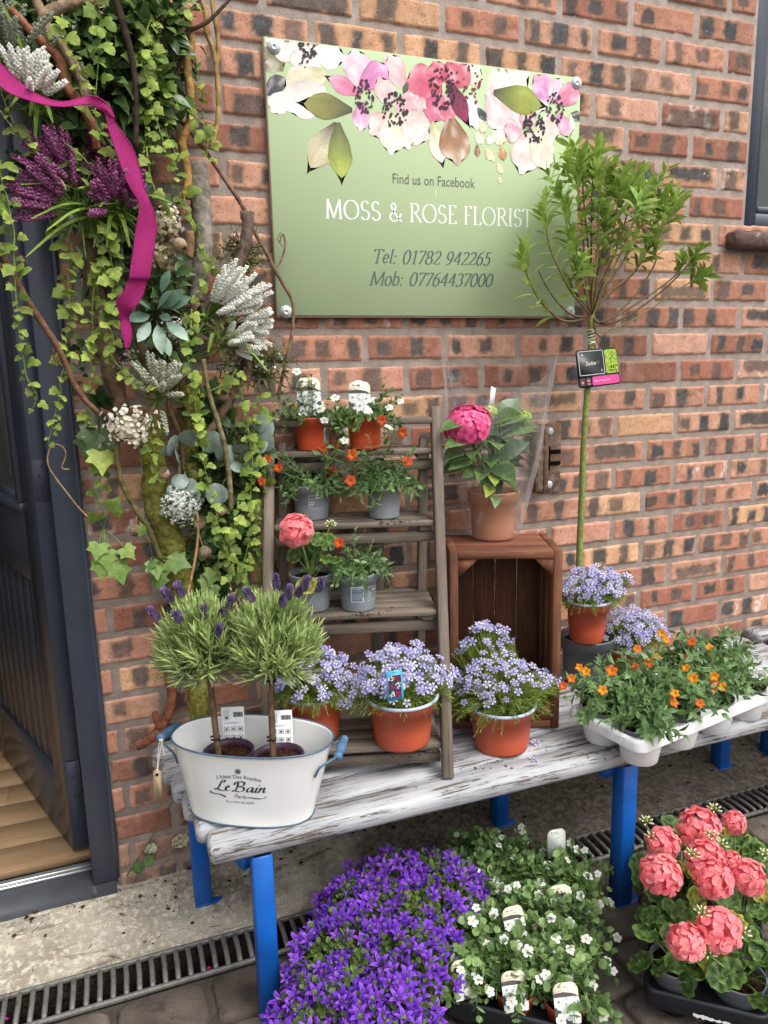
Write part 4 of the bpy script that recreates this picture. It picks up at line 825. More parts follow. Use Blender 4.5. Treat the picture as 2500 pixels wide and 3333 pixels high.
# ------------------------------------------------------------------ pots and planting
CAMP = np.array([-.64676, -1.87337, 1.3756])
def potted(name, label, cat, c, z, rb, rr, H, pm, group=None, feet=6, rim=None, soil=.84):
    t = thing(name, label, cat, (c[0], c[1], z), group); mb = MB(); k = 48; r = lambda s: lerp(rb, rr*.93, s)
    wob = lambda n, a: np.where(n < 1, .0025+.0045*np.sin(a*feet*2)*(np.sin(a*feet*2) > 0), 0) if feet else 0*n*a
    prof = [(rb*.93, 0), (rb*.985, .0), (rb, H*.045), (r(.1)*.985, H*.06), (r(.3), H*.3), (r(.68), H*.76), (rr*.955, H*.775), (rr*.985, H*.95), (rr*1.0, H*.965), (rr, H), (rr*.965, H), (rr*.95, H*.96), (rr*.9, H*soil)]
    lathe(mb, prof, (c[0], c[1], z), k, wob=(lambda n, a: np.where(n == 1, -.0, 0)+np.where(n == 0, .006*(np.cos(a*feet) > 0), 0)) if feet else None)
    p = mb.build('pot', pm, t)
    if rim: mb = MB(); a = np.arange(49)*2*PI/48; tube(mb, np.stack([c[0]+rr*.99*np.cos(a), c[1]+rr*.99*np.sin(a), np.full(49, z+H)], 1), .0042, 7, cap=False); mb.build('rim', rim, p)
    mb = MB(); disc(mb, (c[0], c[1], z+H*soil), rr*.905, 26, h('#3a2c22'), .006, int(abs(c[0])*1000)); g = RNG(int(abs(c[1])*1e4))
    for i in range(26): a, q = g.random()*6.28, rr*.85*g.random()**.5; disc(mb, (c[0]+q*math.cos(a), c[1]+q*math.sin(a), z+H*soil+.004), .002+.004*g.random(), 6, lerp(h('#2a1f18'), h('#5a4534'), g.random()), .003, i)
    mb.build('soil', m_soil, t); return t
def cloud(c, n, R3, g, lo=-.2): 
    """n points through an ellipsoid, with uneven edge"""
    d = nrm(g.normal(size=(n, 3))); d[:, 2] = np.where(d[:, 2] < lo, -d[:, 2], d[:, 2]); r = g.random((n, 1))**.45*(.8+.35*g.random((n, 1))); return np.asarray(c)+d*r*np.asarray(R3), d
def shoots(g, n, c, r0, spread, height, droop=.0, seg=8, bias=(0, 0, 0), lean=.5):
    out = []
    for i in range(n):
        a = g.random()*2*PI; u = math.sqrt(g.random()); L = spread*u*(.75+.5*g.random()); hh = height*(1.05-lean*u*u)*(.6+.55*g.random()); t = np.linspace(0, 1, seg)[:, None]; dr = np.array([math.cos(a), math.sin(a), 0])
        w_ = np.cumsum(g.normal(size=(seg, 3))*.012*(spread+height), 0)*t
        p = np.asarray(c)+dr*(r0*u)+dr*L*t**1.3+np.array([0, 0, 1])*(hh*np.sin(t*PI/2)**.8-droop*u*t**2.2)+np.asarray(bias)*t**1.5+w_; out.append(p)
    return out
def leaves_on(mb, paths, g, T, size, gap, ca, cb, tilt=.9, start=.15, per=2, tip=1.15, up=None, sizej=.4):
    P, D, Uu, Sz, Cc = [], [], [], [], []
    for p in paths:
        L = np.r_[0, np.cumsum(np.linalg.norm(np.diff(p, axis=0), axis=1))]; n = max(2, int(L[-1]*(1-start)/gap)); s = np.linspace(L[-1]*start, L[-1], n); ph = g.random()*PI
        q = np.stack([np.interp(s, L, p[:, i]) for i in range(3)], 1); t = nrm(np.stack([np.interp(s, L, np.gradient(p[:, i], L+np.arange(len(L))*1e-9)) for i in range(3)], 1))
        for i in range(n):
            x = nrm(np.cross(t[i], (.13, .21, 1))); y = np.cross(t[i], x)
            for k in range(per):
                a = ph+i*(PI/2 if per == 2 else 2.4)+k*2*PI/per+(g.random()-.5)*.6; o = x*math.cos(a)+y*math.sin(a); ti = tilt*(.7+.6*g.random())*(1 if i < n-1 else .4)
                d = nrm(t[i]*math.cos(ti)+o*math.sin(ti)); P.append(q[i]); D.append(d); Uu.append(t[i] if up is None else np.asarray(up)); f = i/(n-1); Sz.append(size*(1-sizej/2+sizej*g.random())*(1 if f < .85 else .75)); Cc.append(lerp(ca, cb, g.random())*(1+(tip-1)*f))
    if P: mb.inst(T, frame(np.array(D), np.array(Uu)+np.array([0, 0, 1e-3])), np.array(P), np.array(Sz), np.array(Cc))
def blooms(par, name, mes, pts, dirs, size, g, face=None, spin=True):
    for p, d in zip(pts, dirs):
        d = nrm(d+g.normal(size=3)*.22); R_ = frame(nrm(np.cross(d, g.normal(size=3)))[None], d[None])[0]; put(name, mes[g.integers(len(mes))], par, p, R_, size*(.82+.36*g.random() if spin else .55+.6*g.random()))
def tocam(p): return nrm(CAMP-np.asarray(p))
GA, GB = h('#55713f'), h('#7d9a5c')
def stems(t, paths, r=.0012, col='#5f7a42', name='stems'):
    mb = MB()
    for p in paths: tube(mb, p, [r, r*.6], 4, h(col))
    return mb.build(name, m_stem, t)
def card_frame(o, yaw, tilt=.12):
    ux = np.array([math.cos(yaw), math.sin(yaw), 0]); n = np.array([math.sin(yaw), -math.cos(yaw), 0]); uy = nrm(np.array([0, 0, 1.])-n*tilt); nn = np.cross(ux, uy); o = np.asarray(o, float)
    return lambda x, y, k=0: o+np.outer(np.atleast_1d(x), ux)+np.outer(np.atleast_1d(y), uy)+nn*(k*.00035)
def rrect(x0, x1, y0, y1, r, n=4, top_only=False):
    P = []
    for cx, cy, a0 in ((x1-r, y1-r, 0), (x0+r, y1-r, 90), (x0+r, y0+r, 180), (x1-r, y0+r, 270)):
        if top_only and a0 >= 180: P.append((x0 if a0 == 180 else x1, y0)); continue
        for q in range(n+1): a = math.radians(a0+90*q/n); P.append((cx+r*math.cos(a), cy+r*math.sin(a)))
    return np.array(P)
def flat(mb, F, pts, k, col): p = np.asarray(pts, float); mb.add(F(p[:, 0], p[:, 1], k), [list(range(len(p)))], col)
def slab(mb, F, pts, col, th=2):
    p = np.asarray(pts, float); n = len(p); mb.add(np.concatenate([F(p[:, 0], p[:, 1], 0), F(p[:, 0], p[:, 1], -th)]), [list(range(n)), list(range(n, 2*n))[::-1]]+[[i, n+i, n+(i+1) % n, (i+1) % n] for i in range(n)], col)
def bac_card(t, o, yaw, w_=.055, hh=.088, tilt=.12, back=False, seed=0):
    F = card_frame(o, yaw, tilt); g = RNG(seed); mb = MB(); P = rrect(-w_/2, w_/2, 0, hh, w_*.3, 6, True); slab(mb, F, P, h('#d9d2b8') if not back else h('#dfe3de'))
    ink = h('#3a3a36')
    lay(mb, 'Bacopa', w_*.36, lambda x, y: F(x-w_*.12, y+hh*.87, 1), col=ink); lay(mb, 'Colossal White', w_*.46, lambda x, y: F(x-w_*.07, y+hh*.80, 1), col=ink)
    if back:
        for i in range(7): flat(mb, F, [(-w_*.38, hh*(.7-.06*i)), (w_*(.1+.25*g.random()), hh*(.7-.06*i)), (w_*.1, hh*(.715-.06*i)), (-w_*.38, hh*(.715-.06*i))], 1, h('#9aa09a'))
    else:
        flat(mb, F, [(-w_/2, 0), (w_/2, 0), (w_/2, hh*.63), (w_*.25, hh*.72), (-w_*.1, hh*.765), (-w_*.5, hh*.74)], 1, h('#4a4d48'))
        flat(mb, F, [(-w_/2, hh*.74), (-w_*.1, hh*.765), (w_*.25, hh*.72), (w_/2, hh*.63), (w_/2, hh*.65), (w_*.25, hh*.735), (-w_*.1, hh*.78), (-w_/2, hh*.755)], 2, h('#8a4a6a'))
        for k, (fx, fy, r) in enumerate(((.0, .3, .30), (-.32, .55, .26), (.3, .5, .24), (-.3, .12, .22), (.32, .14, .22), (.0, .62, .18))):
            for q in range(5):
                a = q*2*PI/5+k; c = np.array([fx*w_+r*w_*.62*math.cos(a), fy*hh+r*w_*.62*math.sin(a)]); e = np.arange(10)*2*PI/10; E_ = np.stack([c[0]+r*w_*.5*np.cos(e)*.9, c[1]+r*w_*.5*np.sin(e)], 1); E_[:, 0] = E_[:, 0].clip(-w_/2, w_/2); E_[:, 1] = E_[:, 1].clip(0, hh*.66)
                flat(mb, F, E_, 3+k*.6+q*.1, h('#dfe2e2')*(.8+.25*g.random()))
            e = np.arange(6)*PI/3; flat(mb, F, np.stack([(fx*w_+.03*w_*np.cos(e)), fy*hh+.03*w_*np.sin(e)], 1), 8, h('#c8a83a'))
    return mb.build('plant_label', m_card, t, smooth=False)
def sticker(t, c, z, H, rb, rr, ang, s0, s1, hw, kind, par):
    """a printed patch that follows the pot's side"""
    mb = MB(); R_ = lambda s: lerp(rb, rr*.93, s)+.0008
    def pt(u, s, k=0): a = ang+u/R_(s); r = R_(s)+k*.0003; return (c[0]+r*math.cos(a), c[1]+r*math.sin(a), z+H*s)
    def patch(u0, u1, a, b, k, col): mb.add([pt(u, s, k) for s in (a, b) for u in np.linspace(u0, u1, 4)], [[i, i+1, i+5, i+4] for i in range(3)], col)
    if kind == 'bar':
        patch(-hw, hw, s0, s1, 0, h('#cfd6de')); g = RNG(3); n = 22
        for i in range(n): s = lerp(s0+.02, s1-.03, i/n); patch(-hw*.85, hw*.85, s, s+(s1-s0)/n*(.3+.4*g.random()), 1, h('#3c5068'))
    else:
        for u0, u1, a, b in ((-hw, hw, s0, s0+.012), (-hw, hw, s1-.012, s1), (-hw, -hw+.0008, s0, s1), (hw-.0008, hw, s0, s1), (-hw*.9, -hw*.3, s1-.11, s1-.1), (-hw*.9, -hw*.3, s1-.25, s1-.24), (-hw*.9, -hw*.88, s1-.25, s1-.1), (-hw*.32, -hw*.3, s1-.25, s1-.1), (-hw*.1, hw*.8, s1-.1, s1-.07), (-hw*.9, -hw*.2, s0+.18, s0+.2), (-hw*.9, -hw*.3, s0+.12, s0+.14), (-hw*.9, -hw*.4, s0+.06, s0+.08)): patch(u0, u1, a, b, 0, h('#b9bfc5'))
        for q in range(12): a = q*PI/6; patch(-hw*.6+.0022*math.cos(a)-.0003, -hw*.6+.0022*math.cos(a)+.0003, s1-.175+.03*math.sin(a)-.004, s1-.175+.03*math.sin(a)+.004, 0, h('#b9bfc5'))
    mb.build('pot_print', m_card, par, smooth=False)
def kid(t, n): return next(o for o in t.children if o.name.split('.')[0] == n)

# trailing white bacopa
def bacopa(label, c, z, rb, rr, H, seed, n, spread, hgt, nf, extra=(), pm=None, group='white bacopa in orange pots', bias=(0, 0, 0), size=.0135):
    t = potted('bacopa_plant', label, 'potted plant', c, z, rb, rr, H, pm or m_orange2, group, 5); g = RNG(seed)
    P = shoots(g, n, (c[0], c[1], z+H*.85), rr*.7, spread, hgt, hgt*.9, bias=bias)+[smooth(np.array(e), 2) for e in extra]; P = [np.minimum(p, [9, -.012, 9]) for p in P]
    mb = MB(); leaves_on(mb, P, g, T_bac, size, size*.58, h('#4f6c40'), h('#8aa868'), 1.1, .12, 2, 1.25); mb.build('foliage', m_leaf, t); stems(t, P, .001, '#6d8450')
    pts, ds = [], []
    pm_ = g.permutation(len(P))
    for i in range(nf):
        p = P[pm_[i % len(P)]]; q = p[-1-g.integers(0, 3)]; pts.append(q+nrm(q-np.array([c[0], c[1], z+H*.6]))*.008); ds.append(nrm(tocam(q)*.8+np.array([0, 0, .7])))
    blooms(t, 'flower', ME_bac, pts, ds, .0114, g); return t
# calibrachoa
def calib(label, c, z, rb, rr, H, seed, n, spread, hgt, fl, extra=(), pm=None, bias=(0, 0, 0), orange=False, group=None, size=.026, nf=0, cat='potted plant', feet=5, droop=.7):
    t = potted('calibrachoa_plant', label, cat, c, z, rb, rr, H, pm or m_grey, group, feet); g = RNG(seed)
    P = shoots(g, n, (c[0], c[1], z+H*.85), rr*.6, spread, hgt, hgt*droop, bias=bias)+[smooth(np.array(e), 2) for e in extra]; P = [np.minimum(p, [9, -.012, 9]) for p in P]
    mb = MB(); leaves_on(mb, P, g, T_lance, size, size*.42, h('#4f6f42'), h('#84a46c'), .95, .1, 2, 1.25); mb.build('foliage', m_leaf, t); stems(t, P, .0011, '#7d9660')
    pts, ds = [], []
    for q in fl: pts.append(np.array(q)); ds.append(nrm(tocam(q)+np.array([0, 0, .35])))
    for i in range(nf): p = P[g.integers(len(P))]; q = p[-1]+(0, 0, .008); pts.append(q); ds.append(nrm(tocam(q)+np.array([0, 0, .5])))
    blooms(t, 'flower', ME_calo if orange else ME_calr, pts, ds, .0104 if orange else .0122, g); return t
# creeping phlox
def phlox(label, c, z, rb, rr, H, seed, R3, nf, off=(0, 0, 0), lobes=(), pm=None, holder=None, fsz=.0108):
    t = potted('phlox_plant', label, 'potted plant', c, z, rb, rr, H, pm or m_orange, 'lilac creeping phlox in terracotta coloured pots', 9, m_greyrim, .9); g = RNG(seed); o = np.array([c[0], c[1], z+H*.88])
    C_ = o+np.array(off); paths = []; tips = []; dirs = []
    for (cc, rr3, k) in [((0, 0, 0), R3, 1.0)]+list(lobes):
        for i in range(int(330*k)):
            d = nrm(g.normal(size=3)); d[2] = abs(d[2])-.12; e = C_+np.array(cc)+d*np.array(rr3)*(.75+.33*g.random()); e[1] = min(e[1], -.012); s = o+np.array([d[0]*rr*.8, d[1]*rr*.8, 0])*g.random()**.4; tm = np.linspace(0, 1, 6)[:, None]
            paths.append(lerp(s, e, tm)+np.array([0, 0, 1])*(.02*np.sin(tm*PI))); tips.append(e); dirs.append(d)
    mb = MB(); leaves_on(mb, paths, g, T_needle, .0155, .0068, h('#5d7430'), h('#93a84e'), .75, .3, 3, 1.2); mb.build('foliage', m_leaf, t); stems(t, paths, .0006, '#7d8f48')
    tips = np.array(tips); dirs = np.array(dirs); sc = np.where(dirs[:, 2] < .22, -2, 0)+dirs[:, 2]*1.1+g.random(len(dirs))*.75+(dirs@np.array([-.2, -.5, 0]))*.25; ix = np.argsort(-sc)[:nf]
    blooms(t, 'flower', ME_phlox, tips[ix]+dirs[ix]*.006, [nrm(dirs[i]*.6+tocam(tips[i])*.55+np.array([0, 0, .25])) for i in ix], fsz, g)
    iy = np.argsort(-sc)[nf:nf+int(nf*1.35)]; mb = MB()
    for i in iy: d = nrm(dirs[i]*.6+tocam(tips[i])*.5+np.array([0, 0, .25])+g.normal(size=3)*.25); k = g.integers(4); mb.inst(f_phlox(LAV[k], h('#7f70bd'), int(i)), frame(nrm(np.cross(d, g.normal(size=3)))[None], d[None]), (tips[i]+dirs[i]*.004)[None], fsz*(.8+.3*g.random()), [[1, 1, 1]])
    o_ = mb.build('blossoms', m_petal, t, smooth=False); o_['kind'] = 'stuff'; return t
# zonal geranium
def leafstalk(mb, mbs, g, o, e, size, up, ca, cb):
    e = np.array(e); o = np.array(o); m_ = lerp(o, e, .5)+np.array([0, 0, .012]); tube(mbs, smooth([o, m_, e], 2), [.0017, .0012], 5, h('#7f9a58')); d = nrm(np.r_[(e-o)[:2], .0]+g.normal(size=3)*.2); mb.inst(T_ger, frame(d[None], up[None]), e[None]-d*.0, size, [lerp(ca, cb, g.random())])
def geranium(label, c, z, rb, rr, H, seed, n, spread, hgt, heads, buds=(), leaves=(), size=.048, pm=None, group='coral geraniums'):
    t = potted('geranium_plant', label, 'potted plant', c, z, rb, rr, H, pm or m_grey, group, 4); g = RNG(seed); o = np.array([c[0], c[1], z+H*.85]); mb, ms = MB(), MB(); E_ = [np.array(e) for e in leaves]
    for i in range(n):
        a = i*2.4+g.random()*.6; u = math.sqrt((i+.5)/n); E_.append(o+np.array([math.cos(a)*spread*u, math.sin(a)*spread*u, hgt*(1-.75*u*u)*(.75+.4*g.random())+.012]))
    for e in E_:
        e[1] = min(e[1], -.03); up = nrm(nrm(e-o)*.5+np.array([0, 0, .8])+tocam(e)*.45+g.normal(size=3)*.18); k = g.random(); leafstalk(mb, ms, g, o+g.normal(size=3)*.006, e, size*(.75+.5*g.random()), up, *((h('#44632f'), h('#668848')) if k > .14 else (h('#8f9a3c'), h('#a89a48'))))
    mb.build('foliage', m_leaf, t); ms.build('stems', m_stem, t)
    for p, s in heads:
        p = np.array(p); m2 = MB(); tube(m2, smooth([o, lerp(o, p, .6)+(0, 0, .01), p], 2), [.0025, .0018], 6, h('#86a05c')); d = nrm(tocam(p)+np.array([0, 0, .6])); R_ = frame(nrm(np.cross(d, g.normal(size=3)))[None], d[None])[0]
        hd = put('flower_head', ME_ger[g.integers(3)], t, p-d*.012*s, R_, s); m2.build('flower_stalk', m_stem, t)
    for p in buds:
        p = np.array(p); m2 = MB(); tube(m2, smooth([o, lerp(o, p, .6), p], 2), [.0016, .0012], 5, h('#86a05c')); m2.build('flower_stalk', m_stem, t); put('bud_cluster', ME_budcl, t, p, np.eye(3), .85)
    return t

# ------------------------------------------------------------------ plants on the ladder shelf
p1 = bacopa('white bacopa in an orange pot with barcode, left one on the top shelf', (-.165, -.060), 1.1785, .041, .0515, .082, 1, 34, .085, .05, 17, [[(-0.176,-0.1,1.264),(-0.174,-0.1,1.321),(-0.175,-0.1,1.359)], [(-0.189,-0.1,1.265),(-0.203,-0.1,1.326),(-0.209,-0.1,1.366)], [(-0.206,-0.1,1.266),(-0.246,-0.1,1.295),(-0.269,-0.1,1.316)], [(-0.212,-0.11,1.262),(-0.261,-0.11,1.28),(-0.289,-0.11,1.278)], [(-0.208,-0.11,1.262),(-0.241,-0.11,1.276),(-0.266,-0.11,1.265)], [(-0.155,-0.1,1.264),(-0.137,-0.1,1.287),(-0.135,-0.1,1.301)], [(-0.197,-0.1,1.265),(-0.229,-0.1,1.303),(-0.246,-0.1,1.321)]])
sticker(p1, (-.165, -.060), 1.1785, .082, .041, .0515, -PI/2+.55, .25, .7, .009, 'bar', kid(p1, 'pot'))
bac_card(p1, (-0.182,-0.098,1.265), .0, .06, .093, .05, seed=1)
p2 = bacopa('white bacopa in a plain orange pot, right one on the top shelf', (-.048, -.118), 1.1785, .037, .0455, .082, 2, 34, .075, .05, 15, [[(-0.064,-0.15,1.262),(-0.024,-0.15,1.297),(0.012,-0.15,1.324)], [(-0.055,-0.15,1.262),(-0.007,-0.15,1.28),(0.031,-0.15,1.291)], [(-0.055,-0.15,1.262),(0.006,-0.15,1.288),(0.038,-0.15,1.309)], [(-0.093,-0.16,1.26),(-0.116,-0.16,1.277),(-0.127,-0.16,1.245),(-0.126,-0.16,1.213)], [(-0.093,-0.16,1.26),(-0.11,-0.16,1.265),(-0.111,-0.16,1.229),(-0.109,-0.16,1.208)], [(-0.084,-0.16,1.264),(-0.126,-0.16,1.285),(-0.131,-0.16,1.309)], [(-0.065,-0.14,1.262),(-0.068,-0.14,1.306),(-0.069,-0.14,1.336)], [(-0.055,-0.15,1.26),(-0.02,-0.15,1.277),(-0.01,-0.15,1.329)], [(-0.089,-0.16,1.26),(-0.126,-0.16,1.277),(-0.151,-0.16,1.282)]])
bac_card(p2, (-0.07,-0.152,1.263), -.08, .055, .083, .05, seed=2)
c3 = calib('red calibrachoa in a grey pot with printed box, left one on the second shelf', (-.184, -.087), 1.0085, .0405, .0528, .088, 3, 32, .085, .05, [(-0.16,-0.13,1.186),(-0.14,-0.13,1.13),(-0.315,-0.13,1.117),(-0.302,-0.13,1.169),(-0.274,-0.13,1.147),(-0.122,-0.13,1.194)], [[(-0.197,-0.12,1.112),(-0.237,-0.12,1.143),(-0.273,-0.12,1.17)], [(-0.201,-0.12,1.108),(-0.25,-0.12,1.128),(-0.282,-0.12,1.146),(-0.315,-0.12,1.128)], [(-0.197,-0.12,1.112),(-0.229,-0.12,1.147),(-0.256,-0.12,1.177)], [(-0.182,-0.13,1.112),(-0.147,-0.13,1.147),(-0.159,-0.13,1.18)], [(-0.182,-0.13,1.112),(-0.138,-0.13,1.154),(-0.12,-0.13,1.19)], [(-0.185,-0.14,1.109),(-0.178,-0.14,1.088),(-0.157,-0.14,1.078)], [(-0.182,-0.13,1.112),(-0.148,-0.13,1.13),(-0.109,-0.13,1.127)], [(-0.23,-0.12,1.114),(-0.29,-0.12,1.155),(-0.305,-0.12,1.164)]], group='red calibrachoas in grey pots')
sticker(c3, (-.184, -.087), 1.0085, .088, .0405, .0528, -PI/2+.0, .35, .74, .02, 'box', kid(c3, 'pot'))
c4 = calib('tall red calibrachoa trailing over a grey pot, right one on the second shelf', (-.015, -.156), 1.0085, .038, .0459, .09, 4, 34, .08, .06, [(-0.114,-0.21,1.177),(-0.119,-0.21,1.115),(0.017,-0.21,1.223),(-0.036,-0.21,1.254),(0.028,-0.21,1.152)], [[(-0.013,-0.19,1.107),(-0.02,-0.19,1.17),(-0.023,-0.19,1.218),(-0.02,-0.19,1.254)], [(-0.013,-0.19,1.107),(-0.003,-0.19,1.173),(-0.002,-0.19,1.217),(0.007,-0.19,1.241)], [(-0.008,-0.2,1.108),(0.015,-0.2,1.152),(0.042,-0.2,1.171)], [(-0.046,-0.21,1.108),(-0.073,-0.21,1.078),(-0.052,-0.21,1.056),(-0.065,-0.21,1.049)], [(-0.055,-0.21,1.109),(-0.089,-0.21,1.099),(-0.094,-0.21,1.076)], [(-0.034,-0.2,1.11),(-0.084,-0.2,1.142),(-0.142,-0.2,1.162),(-0.187,-0.2,1.181)], [(-0.034,-0.2,1.11),(-0.084,-0.2,1.166),(-0.141,-0.2,1.186),(-0.165,-0.2,1.203)], [(-0.034,-0.2,1.11),(-0.058,-0.2,1.173),(-0.065,-0.2,1.213)], [(-0.034,-0.2,1.11),(-0.075,-0.2,1.182),(-0.108,-0.2,1.18)], [(-0.021,-0.2,1.109),(0.001,-0.2,1.128),(0.024,-0.2,1.16)], [(-0.034,-0.2,1.11),(-0.085,-0.2,1.134),(-0.11,-0.2,1.124)]], group='red calibrachoas in grey pots')
g5 = geranium('coral geranium with one bloom and yellowing leaves in a grey pot on the third shelf', (-.219, -.19), .8055, .0404, .0546, .092, 5, 7, .055, .075, [((-0.262,-0.235,1.021), .92)], [(-0.176,-0.22,1.012)], [(-0.24,-0.262,0.919), (-0.248,-0.268,0.892), (-0.184,-0.235,0.933), (-0.208,-0.22,0.98), (-0.185,-0.23,0.972)], .05, group=None)
c6 = calib('young calibrachoa in a grey pot with a barcode sticker on the third shelf', (-.115, -.23), .8055, .0402, .0514, .091, 6, 20, .06, .085, [(-0.167,-0.26,0.979)], [[(-0.117,-0.25,0.91),(-0.14,-0.25,0.95),(-0.158,-0.25,0.972)], [(-0.108,-0.25,0.909),(-0.074,-0.25,0.93),(-0.061,-0.25,0.924)], [(-0.117,-0.25,0.906),(-0.128,-0.25,0.952),(-0.124,-0.25,1)], [(-0.113,-0.25,0.905),(-0.09,-0.25,0.952),(-0.081,-0.25,0.968)]], group='red calibrachoas in grey pots', size=.023)
sticker(c6, (-.115, -.23), .8055, .091, .0402, .0514, -PI/2-.35, .28, .72, .0155, 'bar', kid(c6, 'pot')); sticker(c6, (-.115, -.23), .8055, .091, .0402, .0514, -PI/2+.55, .3, .68, .014, 'box', kid(c6, 'pot'))
c7 = (-0.249,-0.27,0.628)
phlox('lilac phlox in a terracotta coloured pot, back left of the bottom shelf behind the lavender', (c7[0], c7[1]), .5205, .061, .073, .108, 7, (.115, .10, .115), 85, (.0, 0, .01), [((.08, -.05, -.015), (.05, .05, .05), .15)])
p8 = phlox('lilac phlox with a blue picture label, front of the bottom ladder shelf', (-.065, -.38), .5205, .0638, .0841, .113, 8, (.125, .088, .135), 105, (0, .01, .005), [((.08, 0, .02), (.06, .05, .06), .2)])
def phlabel(t, o, yaw):
    F = card_frame(o, yaw, .1); w_, hh = .037, .066; mb = MB(); slab(mb, F, rrect(-w_/2, w_/2, 0, hh, .005, 4), h('#3f9fd0')); lay(mb, 'Phlox', .011, lambda x, y: F(x, y+hh*.92, 1), col=h('#12304a')); lay(mb, 'subulata', .011, lambda x, y: F(x, y+hh*.87, 1), col=h('#12304a'))
    flat(mb, F, [(-w_*.4, hh*.1), (w_*.4, hh*.1), (w_*.4, hh*.84), (-w_*.4, hh*.84)], 1, h('#2c3a2c')); g = RNG(4)
    for i, (x, y, c) in enumerate(((-.22, .73, '#d8d4da'), (.22, .73, '#9a2450'), (-.24, .52, '#a8305e'), (.2, .5, '#d5d3dc'), (-.05, .42, '#6d4596'), (-.2, .22, '#c9d3de'), (.2, .2, '#b0246a'))):
        for q in range(22):
            a, r = g.random()*6.28, g.random()**.5; cx, cy = x*w_+r*.19*w_*math.cos(a), y*hh+r*.105*hh*math.sin(a); e = np.arange(5)*2*PI/5; flat(mb, F, np.stack([(cx+.0013*np.cos(e)).clip(-w_*.4, w_*.4), cy+.0013*np.sin(e)], 1), 2+i*.2+q*.03, h(c)*(.7+.5*g.random()))
    mb.build('plant_label', m_card, t, smooth=False)
phlabel(p8, (-0.117,-0.478,0.671), -.05)
phlox('large lilac phlox in a terracotta coloured pot, in front of the open crate', (.205, -.367), .4455, .0667, .0847, .112, 9, (.13, .11, .15), 100, (.0, .01, .0), [((.0, .07, .10), (.085, .055, .10), .42), ((.13, .02, .01), (.06, .05, .05), .26), ((-.07, 0, .02), (.05, .05, .05), .15)])

# ------------------------------------------------------------------ hydrangea in its film sleeve on the crate
HC = (.297, -.152)
hy = potted('hydrangea_plant', 'pink hydrangea in a brown pot standing on the wooden crate', 'potted plant', HC, .925, .0547, .0704, .128, m_clay, None, 0)
g = RNG(77); mb, ms = MB(), MB(); o = np.array([*HC, .925+.11])
T_hyd = leaf_t(.6, (.05, .36, .62, .8, .93, 1, 1, .94, .82, .66, .46, .26, .04), .2, .45, .72); T_hyd[2][:] *= np.repeat(np.where(np.arange(13) % 2, .80, 1.1), 3)[:, None]
LV = [((0.24,-0.2,1.121), .075), ((0.288,-0.22,1.12), .085), ((0.277,-0.2,1.199), .1), ((0.353,-0.16,1.218), .1), ((0.404,-0.13,1.203), .1), ((0.169,-0.22,1.206), .08), ((0.165,-0.2,1.172), .075), ((0.182,-0.2,1.147), .07), ((0.202,-0.22,1.178), .075), ((0.264,-0.2,1.157), .085), ((0.33,-0.17,1.163), .09), ((0.384,-0.14,1.16), .09), ((0.351,-0.15,1.245), .085), ((0.262,-0.19,1.221), .09), ((0.266,-0.215,1.103), .055), ((0.326,-0.19,1.079), .06), ((0.217,-0.19,1.118), .06), ((0.265,-0.225,1.048), .05), ((0.25,-0.22,1.073), .05), ((0.323,-0.15,1.132), .09), ((0.387,-0.13,1.12), .08), ((0.411,-0.13,1.229), .085), ((0.271,-0.14,1.192), .09), ((0.327,-0.13,1.23), .09), ((0.234,-0.13,1.18), .08)]
LV += [(np.array(e)+g.normal(size=3)*np.array([.022, .02, .022]), s*.85) for e, s in LV[2:19] if s > .07]
for i, (e, s) in enumerate(LV):
    e = np.array(e); e[1] = min(e[1], -.06); b = lerp(o, e, .55); b[2] = lerp(o[2], e[2], .75); d = nrm(np.array([(e-o)[0], min((e-o)[1], .02)-.02, .25*(e-o)[2]-.012])); tube(ms, smooth([o+g.normal(size=3)*.008, b, e-d*s*.5], 2), [.003, .0018], 5, h('#6b7f48'))
    mb.inst(T_hyd, frame(d[None], (np.array([0, -.5, 1])+g.normal(size=3)*.25)[None]), (e-d*s*.6)[None], s*1.1, [lerp(h('#4a6a3c'), h('#719255'), g.random()) if i not in (14, 18) else h('#93a83e')])
mb.build('foliage', m_leafg, hy); tube(ms, smooth([o, (0.248,-0.19,1.126), (0.226,-0.2,1.156), (0.205,-0.2,1.218)], 2), [.0055, .004], 7, h('#7f8d55')); ms.build('stems', m_stem, hy)
p = np.array((0.195,-0.2,1.24)); d = nrm(tocam(p)*.6+np.array([-.15, 0, .8])); R_ = frame(nrm(np.cross(d, (1, .2, .1)))[None], d[None])[0]; put('flower_head', ME_hyd, hy, p-d*.016, R_, 1.02)
for q in ((0.272,-0.17,1.264), (0.392,-0.14,1.245)): p = np.array(q); d = nrm(tocam(p)*.4+np.array([0, 0, 1])); put('flower_bud', ME_bud, hy, p-d*.004, frame(nrm(np.cross(d, (1, .2, .1)))[None], d[None])[0], 1.25)
F = card_frame((0.283,-0.165,1.274), .25, .15); mb = MB(); slab(mb, F, [(-.008, 0), (.008, 0), (.022, .045), (.006, .052)], h('#d4d6e6'), 1); mb.build('plant_label', m_card, hy, smooth=False)
mb = MB(); NA = 72; aa = np.arange(NA)*2*PI/NA; rings = []; ax = nrm(np.array([.94, -.34, 0])); ay = np.array([.34, .94, 0])
